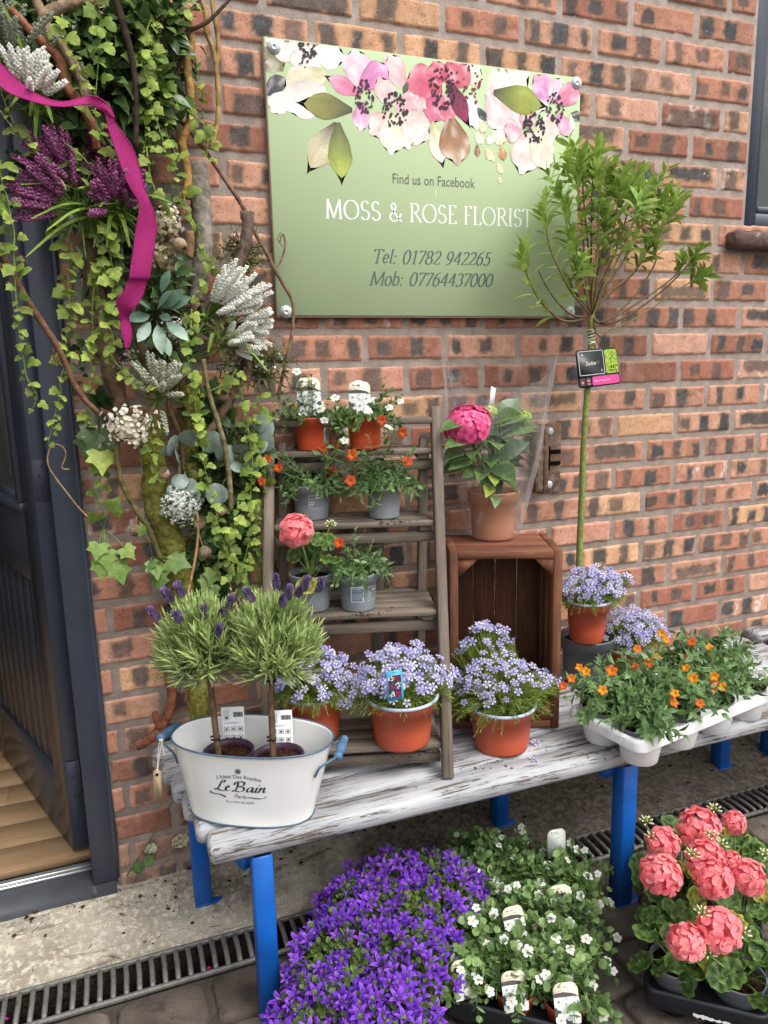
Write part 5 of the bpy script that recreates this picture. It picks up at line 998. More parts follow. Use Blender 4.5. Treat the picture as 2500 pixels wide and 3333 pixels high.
for s in np.linspace(0, 1, 26):
    ra = np.interp(s, [0, .05, .3, .6, 1], [.060, .074, .095, .122, .146]); rb_ = np.interp(s, [0, .05, .3, .6, 1], [.060, .073, .080, .074, .052]); hz = .415*s
    wv = 1+.030*np.sin(aa*7+s*9)*s+.02*np.sin(aa*13-s*5); top = (.06*np.abs(np.cos(aa))**4-.05*(1-np.abs(np.cos(aa)))+.012*np.sin(aa*5+1))*max(0, s-.5)*2
    P_ = np.array([*HC, .926])+np.outer(np.cos(aa)*ra*wv, ax)+np.outer(np.sin(aa)*rb_*wv, ay)+np.outer(hz+top, (0, 0, 1))+ax*.012*s; P_[:, 1] = np.minimum(P_[:, 1], -.008); rings.append(P_)
i, j = np.meshgrid(np.arange(25), np.arange(NA), indexing='ij'); j2 = (j+1) % NA; mb.add(np.concatenate(rings), [np.stack([i*NA+j, i*NA+j2, (i+1)*NA+j2, (i+1)*NA+j], -1).reshape(-1, 4)])
tag(mb.build('film_sleeve', m_cello, None, (*HC, .926)), 'clear crinkled film sleeve open at the top around the pink hydrangea', 'plant wrap')

# ------------------------------------------------------------------ grafted willow with its picture tag
PC = (.622, -.135)
sx = potted('willow_tree', 'small grafted willow standard with a bare green stem in a dark grey pot', 'potted tree', PC, .4455, .064, .08, .148, m_dgrey, None, 0)
mb = MB(); g = RNG(55); st = smooth([(0.606,-0.115,0.584),(0.597,-0.118,0.793),(0.598,-0.122,0.975),(0.595,-0.126,1.126),(0.598,-0.13,1.262),(0.604,-0.13,1.379),(0.609,-0.13,1.433),(0.607,-0.13,1.469),(0.602,-0.13,1.518)], 2)
n = len(st); cc = np.array([lerp(h('#7e8a4e'), h('#8a8a4c'), i/n) if i < n*.93 else h('#a39a80') for i in range(n)]); tube(mb, st, [.0105, .0095, .0085, .0082, .0105], 10, cc, bumpy=.05)
for i in range(46): p = st[int(g.random()*n*.95)]; a = g.random()*6.28; disc(mb, p+np.array([math.cos(a), math.sin(a), 0])*.009, .0018, 5, h('#4d4a2c'), .003, i)
mb.build('trunk', m_stem, sx)
gt = np.array((0.606,-0.13,1.503)); TP = [[(0.475,-0.2,1.477),(0.415,-0.2,1.518),(0.385,-0.2,1.551),(0.35,-0.2,1.618),(0.352,-0.2,1.657)], [(0.507,-0.19,1.495),(0.461,-0.19,1.528),(0.425,-0.19,1.568),(0.4,-0.19,1.608)], [(0.519,-0.2,1.532),(0.488,-0.2,1.56),(0.452,-0.2,1.616),(0.421,-0.2,1.667)]+[(0.412,-0.2,1.736),(0.409,-0.2,1.763)], [(0.541,-0.19,1.549),(0.528,-0.19,1.624)]+[(0.49,-0.19,1.721),(0.474,-0.19,1.76),(0.463,-0.19,1.795)], [(0.56,-0.17,1.551),(0.552,-0.17,1.635)]+[(0.541,-0.17,1.727),(0.526,-0.17,1.807),(0.504,-0.17,1.881)], [(0.577,-0.15,1.554),(0.582,-0.15,1.639)]+[(0.562,-0.15,1.752),(0.552,-0.15,1.833),(0.547,-0.15,1.9)], [(0.589,-0.14,1.563),(0.593,-0.14,1.657)]+[(0.589,-0.14,1.776),(0.59,-0.14,1.878),(0.604,-0.14,1.919)], [(0.568,-0.18,1.559),(0.585,-0.18,1.651)]+[(0.582,-0.18,1.747),(0.579,-0.18,1.808),(0.582,-0.18,1.864)], [(0.609,-0.13,1.564),(0.633,-0.13,1.651)]+[(0.644,-0.13,1.759),(0.647,-0.13,1.822),(0.655,-0.13,1.881)], [(0.586,-0.17,1.56),(0.619,-0.17,1.645)]+[(0.642,-0.17,1.731),(0.649,-0.17,1.793),(0.662,-0.17,1.855)], [(0.622,-0.12,1.561),(0.673,-0.12,1.645)]+[(0.712,-0.12,1.743),(0.725,-0.12,1.808),(0.749,-0.12,1.872)], [(0.575,-0.2,1.549),(0.623,-0.2,1.625)]+[(0.667,-0.2,1.706),(0.685,-0.2,1.769),(0.709,-0.2,1.811)], [(0.631,-0.13,1.556),(0.698,-0.13,1.636)]+[(0.749,-0.13,1.721),(0.779,-0.13,1.787),(0.787,-0.13,1.843)], [(0.655,-0.12,1.557),(0.746,-0.12,1.612)]+[(0.793,-0.12,1.681),(0.822,-0.12,1.769),(0.841,-0.12,1.822)], [(0.64,-0.14,1.555),(0.735,-0.14,1.618)]+[(0.787,-0.14,1.699),(0.84,-0.14,1.754),(0.864,-0.14,1.815)], [(0.62,-0.15,1.476),(0.71,-0.15,1.533),(0.752,-0.15,1.578),(0.798,-0.15,1.644)]+[(0.794,-0.15,1.668),(0.778,-0.15,1.702)], [(0.612,-0.16,1.475),(0.745,-0.16,1.541),(0.86,-0.16,1.609),(0.881,-0.16,1.641),(0.874,-0.16,1.658)], [(0.616,-0.15,1.441),(0.642,-0.15,1.463),(0.718,-0.15,1.485),(0.81,-0.15,1.534),(0.922,-0.15,1.598),(0.974,-0.15,1.617)], [(0.647,-0.15,1.467),(0.809,-0.15,1.556),(0.907,-0.15,1.638),(0.945,-0.15,1.679)], [(0.487,-0.2,1.576),(0.492,-0.2,1.589),(0.522,-0.2,1.61)], [(0.581,-0.16,1.595),(0.611,-0.16,1.63)]+[(0.629,-0.16,1.712),(0.622,-0.16,1.757)], [(0.533,-0.2,1.569),(0.501,-0.2,1.618)]+[(0.49,-0.2,1.66),(0.484,-0.2,1.683)]]
paths = [smooth(np.array([tuple(gt)]+p), 3) for p in TP]; mb = MB()
for p in paths: tube(mb, p, [.0034, .0016], 5, lerp(h('#5d4634'), h('#7d7048'), g.random()))
mb.build('branches', m_stem, sx); mb = MB(); T_sal = leaf_t(.30, (.05, .55, .9, 1, .75, .03), .22, .3, .88)
long_ = [i for i in range(len(paths)) if i not in (1, 15, 16, 17, 18)]
leaves_on(mb, [paths[i] for i in long_], g, T_sal, .05, .0165, h('#7f9a48'), h('#a8c268'), .85, .48, 2, 1.15)
leaves_on(mb, [paths[i] for i in long_], g, T_sal, .052, .009, h('#88a64c'), h('#b2cc70'), .6, .84, 3, 1.1)
leaves_on(mb, [paths[i] for i in (15, 16, 17, 18)], g, T_sal, .042, .006, h('#6a8c38'), h('#93b454'), .8, .86, 3, 1.1)
side = []
for i in long_[2:]:
    for k in range(1): p = paths[i]; q = p[int(len(p)*(.6+.3*g.random()))]; e = q+np.array([g.normal()*.03, g.normal()*.03-.01, .045+.03*g.random()]); e[1] = min(e[1], -.03); side.append(np.array([q, lerp(q, e, .5)+(g.normal(size=3)*.004), e]))
leaves_on(mb, side, g, T_sal, .045, .009, h('#6f9240'), h('#9cbc60'), .8, .2, 2, 1.15); mb.build('foliage', m_leaf, sx)
tgx = thing('plant_tag', 'black and pink picture tag tied to the top of the willow stem', 'plant tag', (0.618,-0.15,1.379))
q = [np.array(v) for v in [(0.542,-0.152,1.412),(0.672,-0.152,1.42),(0.693,-0.152,1.32),(0.558,-0.152,1.31)]]; tl, tr, br_, bl = q
def FT(x, y, k=0): x, y = np.atleast_1d(x), np.atleast_1d(y); P_ = np.outer((1-x)*(1-y), bl)+np.outer(x*(1-y), br_)+np.outer((1-x)*y, tl)+np.outer(x*y, tr); P_[:, 1] -= k*.0004; return P_
mb = MB(); slab(mb, FT, rrect(0, 1, 0, 1, .07, 5), h('#1d1e22'), 3)
for P_ in ([(.05, .32), (.66, .32), (.66, .335), (.05, .335)], [(.05, .94), (.66, .94), (.66, .955), (.05, .955)], [(.05, .32), (.062, .32), (.062, .955), (.05, .955)], [(.648, .32), (.66, .32), (.66, .955), (.648, .955)]): flat(mb, FT, P_, 1, h('#d8d8d8'))
flat(mb, FT, rrect(.69, .99, .32, .95, .05, 4), 1, h('#9cbf3c'))
for i in range(70): x, y = .71+.26*g.random(), .34+.59*g.random(); e = np.arange(6)*PI/3; s = .008+.012*g.random(); flat(mb, FT, np.stack([x+s*np.cos(e), y+s*1.6*np.sin(e)], 1).clip(.3, .98), 2+i*.02, [h('#c8dc6a'), h('#4a2838'), h('#6d9a2c'), h('#8a4a6a')][i % 4])
flat(mb, FT, rrect(.33, .985, .04, .27, .04, 4), 1, h('#e0509a')); flat(mb, FT, rrect(.03, .16, .05, .26, .02, 3), 1, h('#4a4640')); flat(mb, FT, rrect(.18, .3, .05, .26, .02, 3), 1, h('#4a4640'))
for cx, cy in ((.095, .14), (.24, .18)):
    e = np.arange(10)*2*PI/10; flat(mb, FT, np.stack([cx+.036*np.cos(e), cy+.04*np.sin(e)], 1), 2, h('#e0709a'))
flat(mb, FT, [(.12, .56), (.55, .60), (.56, .68), (.2, .64)], 1, h('#5a5636')); lay(mb, 'Salix', .25, lambda x, y: FT(x+.33, y+.58, 3), .2, h('#f0f0f0'), 1.0); lay(mb, "chaen. 'Mount Aso'", .4, lambda x, y: FT(x+.57, y+.135, 3), 0, h('#f4e4ee'), 1.3); lay(mb, 'VI', .05, lambda x, y: FT(x+.24, y+.07, 3), 0, h('#e8e8e8'))
for cx, cy in ((.15, .86), (.59, .42)):
    for k in range(6): a = k*PI/3; flat(mb, FT, [(cx+.012*math.cos(a+t)*1.0+.02*math.cos(a), cy+.014*math.sin(a+t)+.024*math.sin(a)) for t in (0, 2.1, 4.2)], 2, h('#d8d8d8'))
mb.build('printed_card', m_card, tgx, smooth=False); mb = MB()
for k in range(5): z = 1.438+.006*k; a = np.arange(13)*2*PI/12; tube(mb, np.stack([st[-8][0]+.011*np.cos(a)-.001, st[-8][1]+.011*np.sin(a), z+.004*np.sin(a+k)], 1), .0014, 5, h('#d8d4c4'))
tube(mb, smooth([(0.588,-0.148,1.428),(0.607,-0.148,1.434),(0.614,-0.148,1.423),(0.617,-0.148,1.406)], 2), .0012, 5, h('#d8d4c4')); mb.build('string', m_stem, tgx)
phlox('lilac phlox in a terracotta coloured pot raised on the willow pot, right of the crate', (.597, -.165), .592, .047, .066, .122, 10, (.10, .085, .105), 85, (.012, 0, .01), [((.11, .0, .02), (.035, .03, .04), .08)])
phlox('low lilac phlox behind the orange calibrachoas, against the brick wall', (.765, -.125), .4455, .052, .063, .085, 11, (.13, .085, .115), 95, (.02, 0, .02))

# ------------------------------------------------------------------ white carry tray of orange calibrachoas
t0_ = np.array([.374, -.393, 0]); e1 = nrm(np.array([.495, .096, 0])); e2 = np.array([e1[1], -e1[0], 0])
def tp(a, b, z=0): return t0_+e1*a+e2*b+np.array([0, 0, z])
TLN, TWD, TZ = .545, .236, .527
tr_ = thing('carry_tray', 'white plastic carry tray holding orange calibrachoas on the bench', 'tray', tp(.25, .12, .445))
mb = MB(); outs = []
for ins, z in ((0.0, -.026), (.001, -.008), (.005, -.001), (.010, .0), (.016, -.004), (.03, -.005)): outs.append([tp(x, y, TZ+z) for x, y in rrect(ins, TLN-ins, ins, TWD-ins, max(.028-ins*.5, .004), 6)])
n = len(outs[0]); V = np.concatenate(outs); mb.add(V, [[q*n+i, q*n+(i+1) % n, (q+1)*n+(i+1) % n, (q+1)*n+i] for q in range(5) for i in range(n)]+[list(range(5*n, 6*n))]); mb.build('tray_top', m_whitep, tr_, smooth=False)
cups = [(a, b) for a in (.068, .205, .342, .478) for b in (.062, .178)]
for a, b in cups:
    mb = MB(); lathe(mb, [(.040, 0), (.0425, .003), (.052, TZ-.446-.024), (.054, TZ-.446-.008)], tp(a, b, .446), 40); mb.build('cup', m_whitep, tr_)
mb = MB(); lay(mb, 'PACK  401-STZ', .13, lambda x, y: np.array([tp(-.0012, .128+q, TZ-.022+w_) for q, w_ in zip(x, y)]), capk=1.3); mb.build('embossed_lettering', m_whitep, tr_, smooth=False)
lab = ['orange calibrachoa at the {} of the white carry tray'.format(s) for s in ('back corner nearest the crate', 'front corner nearest the crate', 'back row, second from the crate', 'front row, second from the crate', 'back row, third from the crate', 'front row, third from the crate', 'far back corner', 'far front corner')]
FLK = {1: [(0.312,-0.62,0.677),(0.211,-0.62,0.705),(0.231,-0.62,0.718)], 3: [(0.334,-0.62,0.718),(0.511,-0.62,0.633),(0.51,-0.62,0.611),(0.586,-0.62,0.595)], 2: [(0.572,-0.46,0.637),(0.529,-0.46,0.633),(0.534,-0.46,0.679),(0.594,-0.46,0.649)], 4: [(0.658,-0.42,0.67),(0.733,-0.42,0.612),(0.742,-0.42,0.65),(0.642,-0.42,0.69)], 5: [(0.576,-0.58,0.668),(0.664,-0.58,0.632),(0.668,-0.58,0.614),(0.661,-0.58,0.598),(0.6,-0.58,0.638),(0.692,-0.58,0.601)], 6: [(0.799,-0.43,0.609),(0.795,-0.43,0.629),(0.868,-0.43,0.603)], 7: [(0.758,-0.53,0.557)], 0: [(0.376,-0.47,0.65),(0.357,-0.47,0.664)]}
for k, (a, b) in enumerate(cups):
    p = tp(a, b); sm_ = k in (7,); calib(lab[k], (p[0], p[1]), TZ-.045, .041, .0515, .052, 60+k, 9 if sm_ else 30, .07 if sm_ else .085 if k in (1, 3, 5) else .105, (.06 if k in (1, 7) else .09 if k in (0, 3) else .115), FLK.get(k, []), [], m_dgrey, (0, .0 if k % 2 else -.02, .012), True, 'orange calibrachoas in the white tray', .030, 0, droop=.25)

# ------------------------------------------------------------------ lavender standards in the tub
T_sp = None
def lavender(label, base, stempx, cpos, R3, spikes, seed):
    t = thing('lavender_tree', label, 'potted plant', base, 'lavender standards in the enamel tub'); g = RNG(seed)
    mb = MB(); lathe(mb, [(.04, 0), (.052, .10), (.055, .112), (.055, .12), (.051, .12), (.049, .105)], base, 36); p = mb.build('pot', m_purplep, t); mb = MB(); disc(mb, np.array(base)+(0, 0, .105), .05, 24, h('#4a3428'), .006, seed)
    for i in range(60): a, q = g.random()*6.28, .045*g.random()**.5; x, y = base[0]+q*math.cos(a), base[1]+q*math.sin(a); tube(mb, [(x, y, base[2]+.11), (x+g.normal()*.006, y+g.normal()*.006, base[2]+.113)], .0012, 4, lerp(h('#7a4a34'), h('#4a2e24'), g.random()))
    mb.build('soil', m_soil, t)
    mb = MB(); s_ = smooth(stempx, 2); tube(mb, s_, [.0062, .0055, .005], 8, h('#6b5442'), bumpy=.12, seed=seed); tube(mb, s_+np.array([.004, .002, 0]), [.004, .004, .0035], 6, h('#5c4636'), bumpy=.12, seed=seed+1); mb.build('trunk', m_bark, t)
    mb = MB()
    for f in (.22, .72): q = s_[int(len(s_)*f)]; tube(mb, [q+(-.011, 0, 0), q+(.006, -.009, .002), q+(.008, .004, .004), q+(-.008, .004, .006), q+(-.011, -.002, .008)], .0022, 5, h('#17181a'))
    mb.build('plant_tie', m_stem, t)
    o = s_[-1]; c = np.array(cpos); P = []
    for i in range(330):
        d = nrm(g.normal(size=3)); d[2] = d[2] if d[2] > -.55 else -d[2]; e = c+d*np.array(R3)*(.62+.5*g.random()); e[1] = min(e[1], -.1); s0 = lerp(o, c, g.random()*.7)+g.normal(size=3)*.008; m_ = lerp(s0, e, .55)+np.array([(e-c)[0]*.12, (e-c)[1]*.12, -.012]); P.append(smooth([s0, m_, e+np.array([0, 0, .005])], 1))
    mb = MB(); leaves_on(mb, P, g, T_lav, .034, .008, h('#80965a'), h('#b4c682'), .5, .42, 2, 1.35); 
    low = [p for p in P if p[-1][2] < c[2]-.01]; leaves_on(mb, low, g, T_lav, .032, .012, h('#7d8672'), h('#8e9a80'), .7, .3, 2, 1.0); mb.build('foliage', m_leaf, t); mb = MB()
    for p in P[::2]: tube(mb, p, [.0014, .0008], 4, h('#71684c'))
    mb.build('twigs', m_stem, t)
    for q in spikes:
        q = np.array(q); m2 = MB(); d = nrm(q-c+np.array([0, 0, .05])+g.normal(size=3)*.02); s0 = lerp(c, q, .45); tube(m2, [s0, q], [.0012, .001], 4, h('#9aa878')); n = 46; i = np.arange(n); hgt = i/n*.026; R_ = frame(d[None], (.1, .2, 1))[0]; a = i*2.4; r = .0042*np.sin(PI*(.12+.82*i/n)); P_ = q+np.outer(hgt, d)+np.outer(r*np.cos(a), R_[:, 0])+np.outer(r*np.sin(a), R_[:, 2]); D_ = nrm(np.outer(np.cos(a), R_[:, 0])+np.outer(np.sin(a), R_[:, 2])+d*.8)
        m2.inst(T_round, frame(D_, np.tile(d, (n, 1))), P_, .0062, np.array([lerp(h('#5d4a70'), h('#8a769e'), g.random()) for _ in i])); n2 = 7; D2 = nrm(d+g.normal(size=(n2, 3))*.35); m2.inst(T_round, frame(D2, g.normal(size=(n2, 3))), np.tile(q+d*.025, (n2, 1)), .014, np.array([h('#85709a')]*n2)); m2.build('flower_spike', m_petal, t)
    return t
l1 = lavender('lavender standard with grey lower leaves, left one in the enamel tub', np.array((-0.465,-0.372,0.569))-(0, 0, .115), [(-0.487,-0.372,0.564),(-0.489,-0.372,0.609),(-0.492,-0.372,0.683),(-0.494,-0.372,0.715)]+[(-0.494,-0.372,0.753),(-0.495,-0.372,0.774)], np.array((-0.507,-0.375,0.813)), (.082, .07, .094), [(-0.54,-0.43,0.947),(-0.56,-0.43,0.938),(-0.587,-0.43,0.904),(-0.479,-0.43,0.849),(-0.546,-0.43,0.893)]+[(-0.451,-0.4,0.897),(-0.43,-0.4,0.887),(-0.473,-0.4,0.878),(-0.5,-0.4,0.882)], 91)
l2 = lavender('taller bright green lavender standard, right one in the enamel tub', np.array((-0.37,-0.438,0.572))-(0, 0, .115), [(-0.383,-0.438,0.566),(-0.381,-0.438,0.62),(-0.381,-0.438,0.685),(-0.379,-0.438,0.722)]+[(-0.376,-0.438,0.75),(-0.374,-0.438,0.768)], np.array((-0.367,-0.44,0.817)), (.087, .075, .102), [(-0.367,-0.49,0.954),(-0.345,-0.49,0.929),(-0.328,-0.49,0.934),(-0.313,-0.49,0.944),(-0.356,-0.49,0.919),(-0.285,-0.49,0.938),(-0.411,-0.49,0.936)], 92)
def carelabel(t, o, yaw, w_, hh, seed):
    F = card_frame(o, yaw, .02); mb = MB(); slab(mb, F, rrect(-w_/2, w_/2, 0, hh, .002, 2), h('#f2f3f3')); ink = h('#4a4c4e'); g = RNG(seed)
    for i in range(14): x = w_*(.02+.42*i/14); flat(mb, F, [(x, hh*.80), (x+w_*.016*(1+i % 2), hh*.80), (x+w_*.016*(1+i % 2), hh*.9), (x, hh*.9)], 1, ink)
    for r in range(2):
        for c in range(3): x, y = w_*(-.3+.3*c), hh*(.56-.17*r); P_ = rrect(x-w_*.11, x+w_*.11, y-w_*.11, y+w_*.11, .001, 2); flat(mb, F, P_, 1, ink); flat(mb, F, lerp(P_.mean(0), P_, .86), 2, h('#f2f3f3')); a = np.arange(7)*2*PI/7; flat(mb, F, np.stack([x+w_*.05*np.cos(a)*(1+.4*(np.arange(7) % 2)), y+w_*.05*np.sin(a)], 1), 3, ink)
    flat(mb, F, rrect(-w_*.42, -w_*.15, hh*.74, hh*.95, .001, 2), 1, h('#d9dbdb')); e = np.arange(12)*2*PI/12; flat(mb, F, np.stack([-w_*.28+w_*.06*np.cos(e), hh*.79+w_*.06*np.sin(e)], 1), 2, ink)
    for i in range(4): flat(mb, F, [(-w_*.4, hh*(.70-.012*i)), (w_*(.1+.3*g.random()), hh*(.70-.012*i)), (w_*.2, hh*(.705-.012*i)), (-w_*.4, hh*(.705-.012*i))], 1, h('#b0b2b2'))
    mb.build('care_label', m_card, t, smooth=False)
carelabel(l1, (-0.445,-0.322,0.529), -.3, .05, .118, 1); carelabel(l2, (-0.352,-0.39,0.54), -.3, .05, .112, 2)

# ------------------------------------------------------------------ under the bench: campanula, bacopa tray, geranium tray
def blacktray(name, label, o, a, b, la, lb, nx, ny, zt, txt=None):
    a, b = nrm(np.r_[a, 0.]), nrm(np.r_[b, 0.]); f = lambda x, y, z=0: np.array([*o, 0.])+a*x+b*y+np.array([0, 0, z])
    t = thing(name, label, 'tray', f(la/2, lb/2)); mb = MB(); outs = []
    for ins, z in ((0.004, zt-.045), (0, zt-.008), (.002, zt), (.008, zt), (.012, zt-.012)): outs.append([f(x, y, z) for x, y in rrect(ins, la-ins, ins, lb-ins, .025, 5)])
    n = len(outs[0]); mb.add(np.concatenate(outs), [[q*n+i, q*n+(i+1) % n, (q+1)*n+(i+1) % n, (q+1)*n+i] for q in range(4) for i in range(n)]+[list(range(4*n, 5*n))]); mb.build('tray_top', m_black, t, smooth=False); P = []
    for i in range(nx):
        for j in range(ny): p = f(la*(i+.5)/nx, lb*(j+.5)/ny); m2 = MB(); lathe(m2, [(.03, 0), (.034, .002), (.044, zt-.035)], (p[0], p[1], -.004), 26); m2.build('cup', m_black, t); P.append((i, j, p))
    if txt:
        mb = MB(); lay(mb, txt, .07, lambda x, y: np.array([f(q+la*.3, .0022, w_+zt-.028) for q, w_ in zip(x, y)]), capk=1.2); mb.build('embossed_lettering', m_black, t, smooth=False)
    return t, P, f
T1, P1_, f1 = blacktray('pot_tray', 'black plastic tray full of white bacopa pots under the bench', (-.098, -.655), (.078, -.062), (.055, .088), .31, .50, 3, 5, .075, 'NexTray')
rows = ['nearest row', 'second row from the front', 'middle row', 'fourth row from the front', 'back row under the bench']; cols_ = ['beside the purple campanula', 'in the middle column', 'beside the coral geraniums']
for i, j, p in P1_:
    k = i*5+j; z = .028; lbl = 'white bacopa on the floor, {}, {}'.format(rows[j], cols_[i]); t = bacopa(lbl, (p[0], p[1]), z, .034, .0455, .072, 200+k, 34, .092, .085, 11 if j < 3 else 9, bias=(0, .035 if j == 0 else -.006, .01), pm=m_orange, group='white bacopa in the black floor tray', size=.0195)
    if j == 0 or (i, j) in ((0, 2), (1, 1), (2, 2)): yaw = -.12+.1*RNG(k).normal(); bac_card(t, np.array([p[0], p[1], z+.058])+(np.array([-.022, -.046, 0]) if j == 0 else np.array([.01, .01, .02])), yaw, .052, .075, .45, seed=k)
    if (i, j) == (2, 4): bac_card(t, np.array([p[0]-.01, p[1], z+.11]), -.1, .05, .075, .1, True)
T2, P2_, f2 = blacktray('pot_tray', 'black plastic tray of coral geraniums with a torn white sticker', (.303, -.80), (.161, -.138), (.11, .115), .245, .40, 2, 3, .085, 'NORMPACK')
mb = MB(); g = RNG(6); P_ = [(x, .066-.012*math.sin(x*9)+.004*(g.random()-.5)) for x in np.linspace(.10, .205, 24)]; Q_ = [(x, .048+.006*(g.random()-.5)) for x in np.linspace(.10, .205, 24)]
V = [f2(x, -.0012, z) for x, z in P_+Q_]; mb.add(V, [[i+24, i+25, i+1, i] for i in range(23)]); mb.build('torn_sticker', m_white, T2, smooth=False)
HD = {(0, 0): ([((0.309,-0.905,0.285), .85)], [(0.351,-0.908,0.27)]), (1, 0): ([], [(0.351,-0.92,0.25)]), (1, 1): ([((0.376,-0.916,0.3), 1.0)], [(0.343,-0.906,0.33), (0.423,-0.931,0.28)]), (0, 1): ([((0.344,-0.789,0.34), 1.0), ((0.43,-0.698,0.33), .85)], [(0.408,-0.665,0.36), (0.412,-0.681,0.33)]), (0, 2): ([((0.521,-0.708,0.35), 1.12), ((0.46,-0.791,0.345), .95), ((0.433,-0.838,0.34), .95)], [(0.559,-0.709,0.38), (0.409,-0.805,0.37), (0.505,-0.76,0.36)]), (1, 2): ([((0.618,-0.712,0.34), .62), ((0.515,-0.852,0.33), .85), ((0.508,-0.818,0.34), .55)], [(0.582,-0.831,0.34), (0.51,-0.781,0.35)])}
c2 = ['tray corner beside the white bacopa', 'tray corner nearest the viewer']; r2 = ['front', 'middle', 'back']
for i, j, p in P2_:
    hd, bd = HD[i, j]; geranium('coral geranium in a grey pot, {} of the black tray, {}'.format(r2[j]+' row', ['bacopa side', 'outer side'][i]), (p[0], p[1]), .032, .042, .054, .085, 300+i*3+j, 24, .098, .135 if j else .10, hd, bd, (), .052, m_grey, 'coral geraniums in the black floor tray')
mb_leaf = None
def campan(label, c, seed, R_, nf, z):
    t = thing('campanula_plant', label, 'flowering plant', (c[0], c[1], 0), 'purple campanulas under the bench'); g = RNG(seed); o = np.array([c[0], c[1], .0])
    mb = MB(); lathe(mb, [(.042, 0), (.05, .08), (.052, .09), (.048, .09)], o, 24); mb.build('pot', m_black, t); mb = MB(); disc(mb, o+(0, 0, .083), .048, 16, h('#2f251d'), .005, seed); mb.build('soil', m_soil, t)
    P = []; tips = []; ds = []
    for i in range(260):
        a = g.random()*6.283; u = math.sqrt(g.random()); e = o+np.array([math.cos(a)*u*R_, math.sin(a)*u*R_, z*(1-.38*u**2.2)+g.normal()*.010]); s0 = o+np.array([math.cos(a)*.03*u, math.sin(a)*.03*u, .085]); m_ = lerp(s0, e, .6)+np.array([0, 0, .02]); P.append(smooth([s0, m_, e], 1)); tips.append(e); ds.append(nrm([math.cos(a)*u*.7, math.sin(a)*u*.7, 1]))
    mb = MB(); leaves_on(mb, P, g, T_bac, .0165, .011, h('#4a6432'), h('#7d9650'), 1.0, .3, 2, 1.05); mb.build('foliage', m_leaf, t); stems(t, P[::2], .0008, '#71894a'); ix = g.permutation(260)[:nf]
    if nf: blooms(t, 'flower', ME_camp, [tips[i]+ds[i]*.012 for i in ix], [nrm(ds[i]*.7+tocam(tips[i])*.35) for i in ix], .0195, g, spin=False)
    bd = [P[i] for i in g.permutation(260)[:34]]; mb = MB()
    for p in bd: d = nrm(p[-1]-p[-2]); tube(mb, [p[-1], p[-1]+d*.008, p[-1]+d*.016, p[-1]+d*.024], [.001, .0026, .0022, .0004], 5, np.array([h('#8a9c50'), h('#7a4ac0'), h('#6a38c8'), h('#5a30b0')]))
    o_ = mb.build('buds', m_petal, t); o_['kind'] = 'stuff'
k = 0; rr_ = ['nearest the viewer, by the blue leg', 'front, second from the blue leg side', 'in the middle', 'farthest back under the bench']
for j in range(5):
    for i in range(2):
        c = np.array([-.425, -.78])+i*np.array([.115, -.05])+j*np.array([.075, .103])+RNG(k+5).normal(size=2)*.012
        campan('mound of purple star campanula, {} row from the front, {} side'.format(['first', 'second', 'third', 'fourth', 'last'][j], ['blue leg', 'white bacopa'][i]), c, 400+k, .105+.012*RNG(k).random(), 90, .195+.025*RNG(k+9).random()); k += 1

# ------------------------------------------------------------------ the floral garland beside the door
def branch(name, label, path, r, mt=None, k=8, bumpy=.16, seed=0, col=None, extra=(), cat='branch', sm_=2):
    mb = MB(); p = smooth(path, sm_); tube(mb, resample(p, max(10, int(len(p)*1.2))), r, k, h(col) if col else (1, 1, 1), bumpy=bumpy, seed=seed)
    for e, er in extra: tube(mb, smooth(e, 2), er, 6, h(col) if col else (1, 1, 1), bumpy=bumpy*.7, seed=seed+3)
    if mt is m_moss:
        g = RNG(seed); q = resample(p, 400)[g.integers(0, 400, 1500)]; a = g.random(1500)*6.283; d = nrm(np.stack([np.cos(a), np.sin(a), g.normal(size=1500)*.4], 1)); mb.inst(T_needle, frame(d, g.normal(size=d.shape)), q+d*np.mean(r)*np.array([1, 1, 0]), .011*(.5+g.random(1500)), np.array([lerp(h('#6a6a2c'), h('#98943e'), g.random()) for _ in q]))
    return tag(mb.build(name, mt or m_bark, None, path[-1]), label, cat)
BR = '#7a6250'
branch('forked_branch', 'pale brown forked branch arching at the top left corner above the ribbon', [(-0.59,-0.2,2.096),(-0.603,-0.2,2.083),(-0.643,-0.2,2.075),(-0.674,-0.2,2.057),(-0.694,-0.2,2.043),(-0.693,-0.2,2.023),(-0.679,-0.2,2.002),(-0.66,-0.2,1.981),(-0.648,-0.2,1.956),(-0.635,-0.2,1.933),(-0.63,-0.2,1.889)], [.010, .012, .013, .012, .010], col='#8a7560', seed=1, extra=[([(-0.705,-0.2,2.073),(-0.701,-0.2,2.059),(-0.694,-0.2,2.043)], [.008, .010])])
branch('branch', 'smooth reddish branch running behind the ribbon in the upper garland', [(-0.75,-0.22,2.042),(-0.723,-0.22,2.012),(-0.697,-0.22,1.986),(-0.675,-0.22,1.969),(-0.67,-0.22,1.944),(-0.667,-0.22,1.915),(-0.65,-0.22,1.899),(-0.634,-0.22,1.874),(-0.622,-0.22,1.842),(-0.622,-0.22,1.808)], [.006, .009, .010, .009, .007], col='#8a5a44', bumpy=.1, seed=2)
branch('branch', 'thin dark stem standing straight in the middle of the upper garland', [(-0.562,-0.17,2.107),(-0.55,-0.17,2.058),(-0.539,-0.17,2.005),(-0.535,-0.17,1.953),(-0.537,-0.17,1.906),(-0.546,-0.17,1.83)], [.008, .006, .005], col='#3a2e28', bumpy=.1, seed=3)
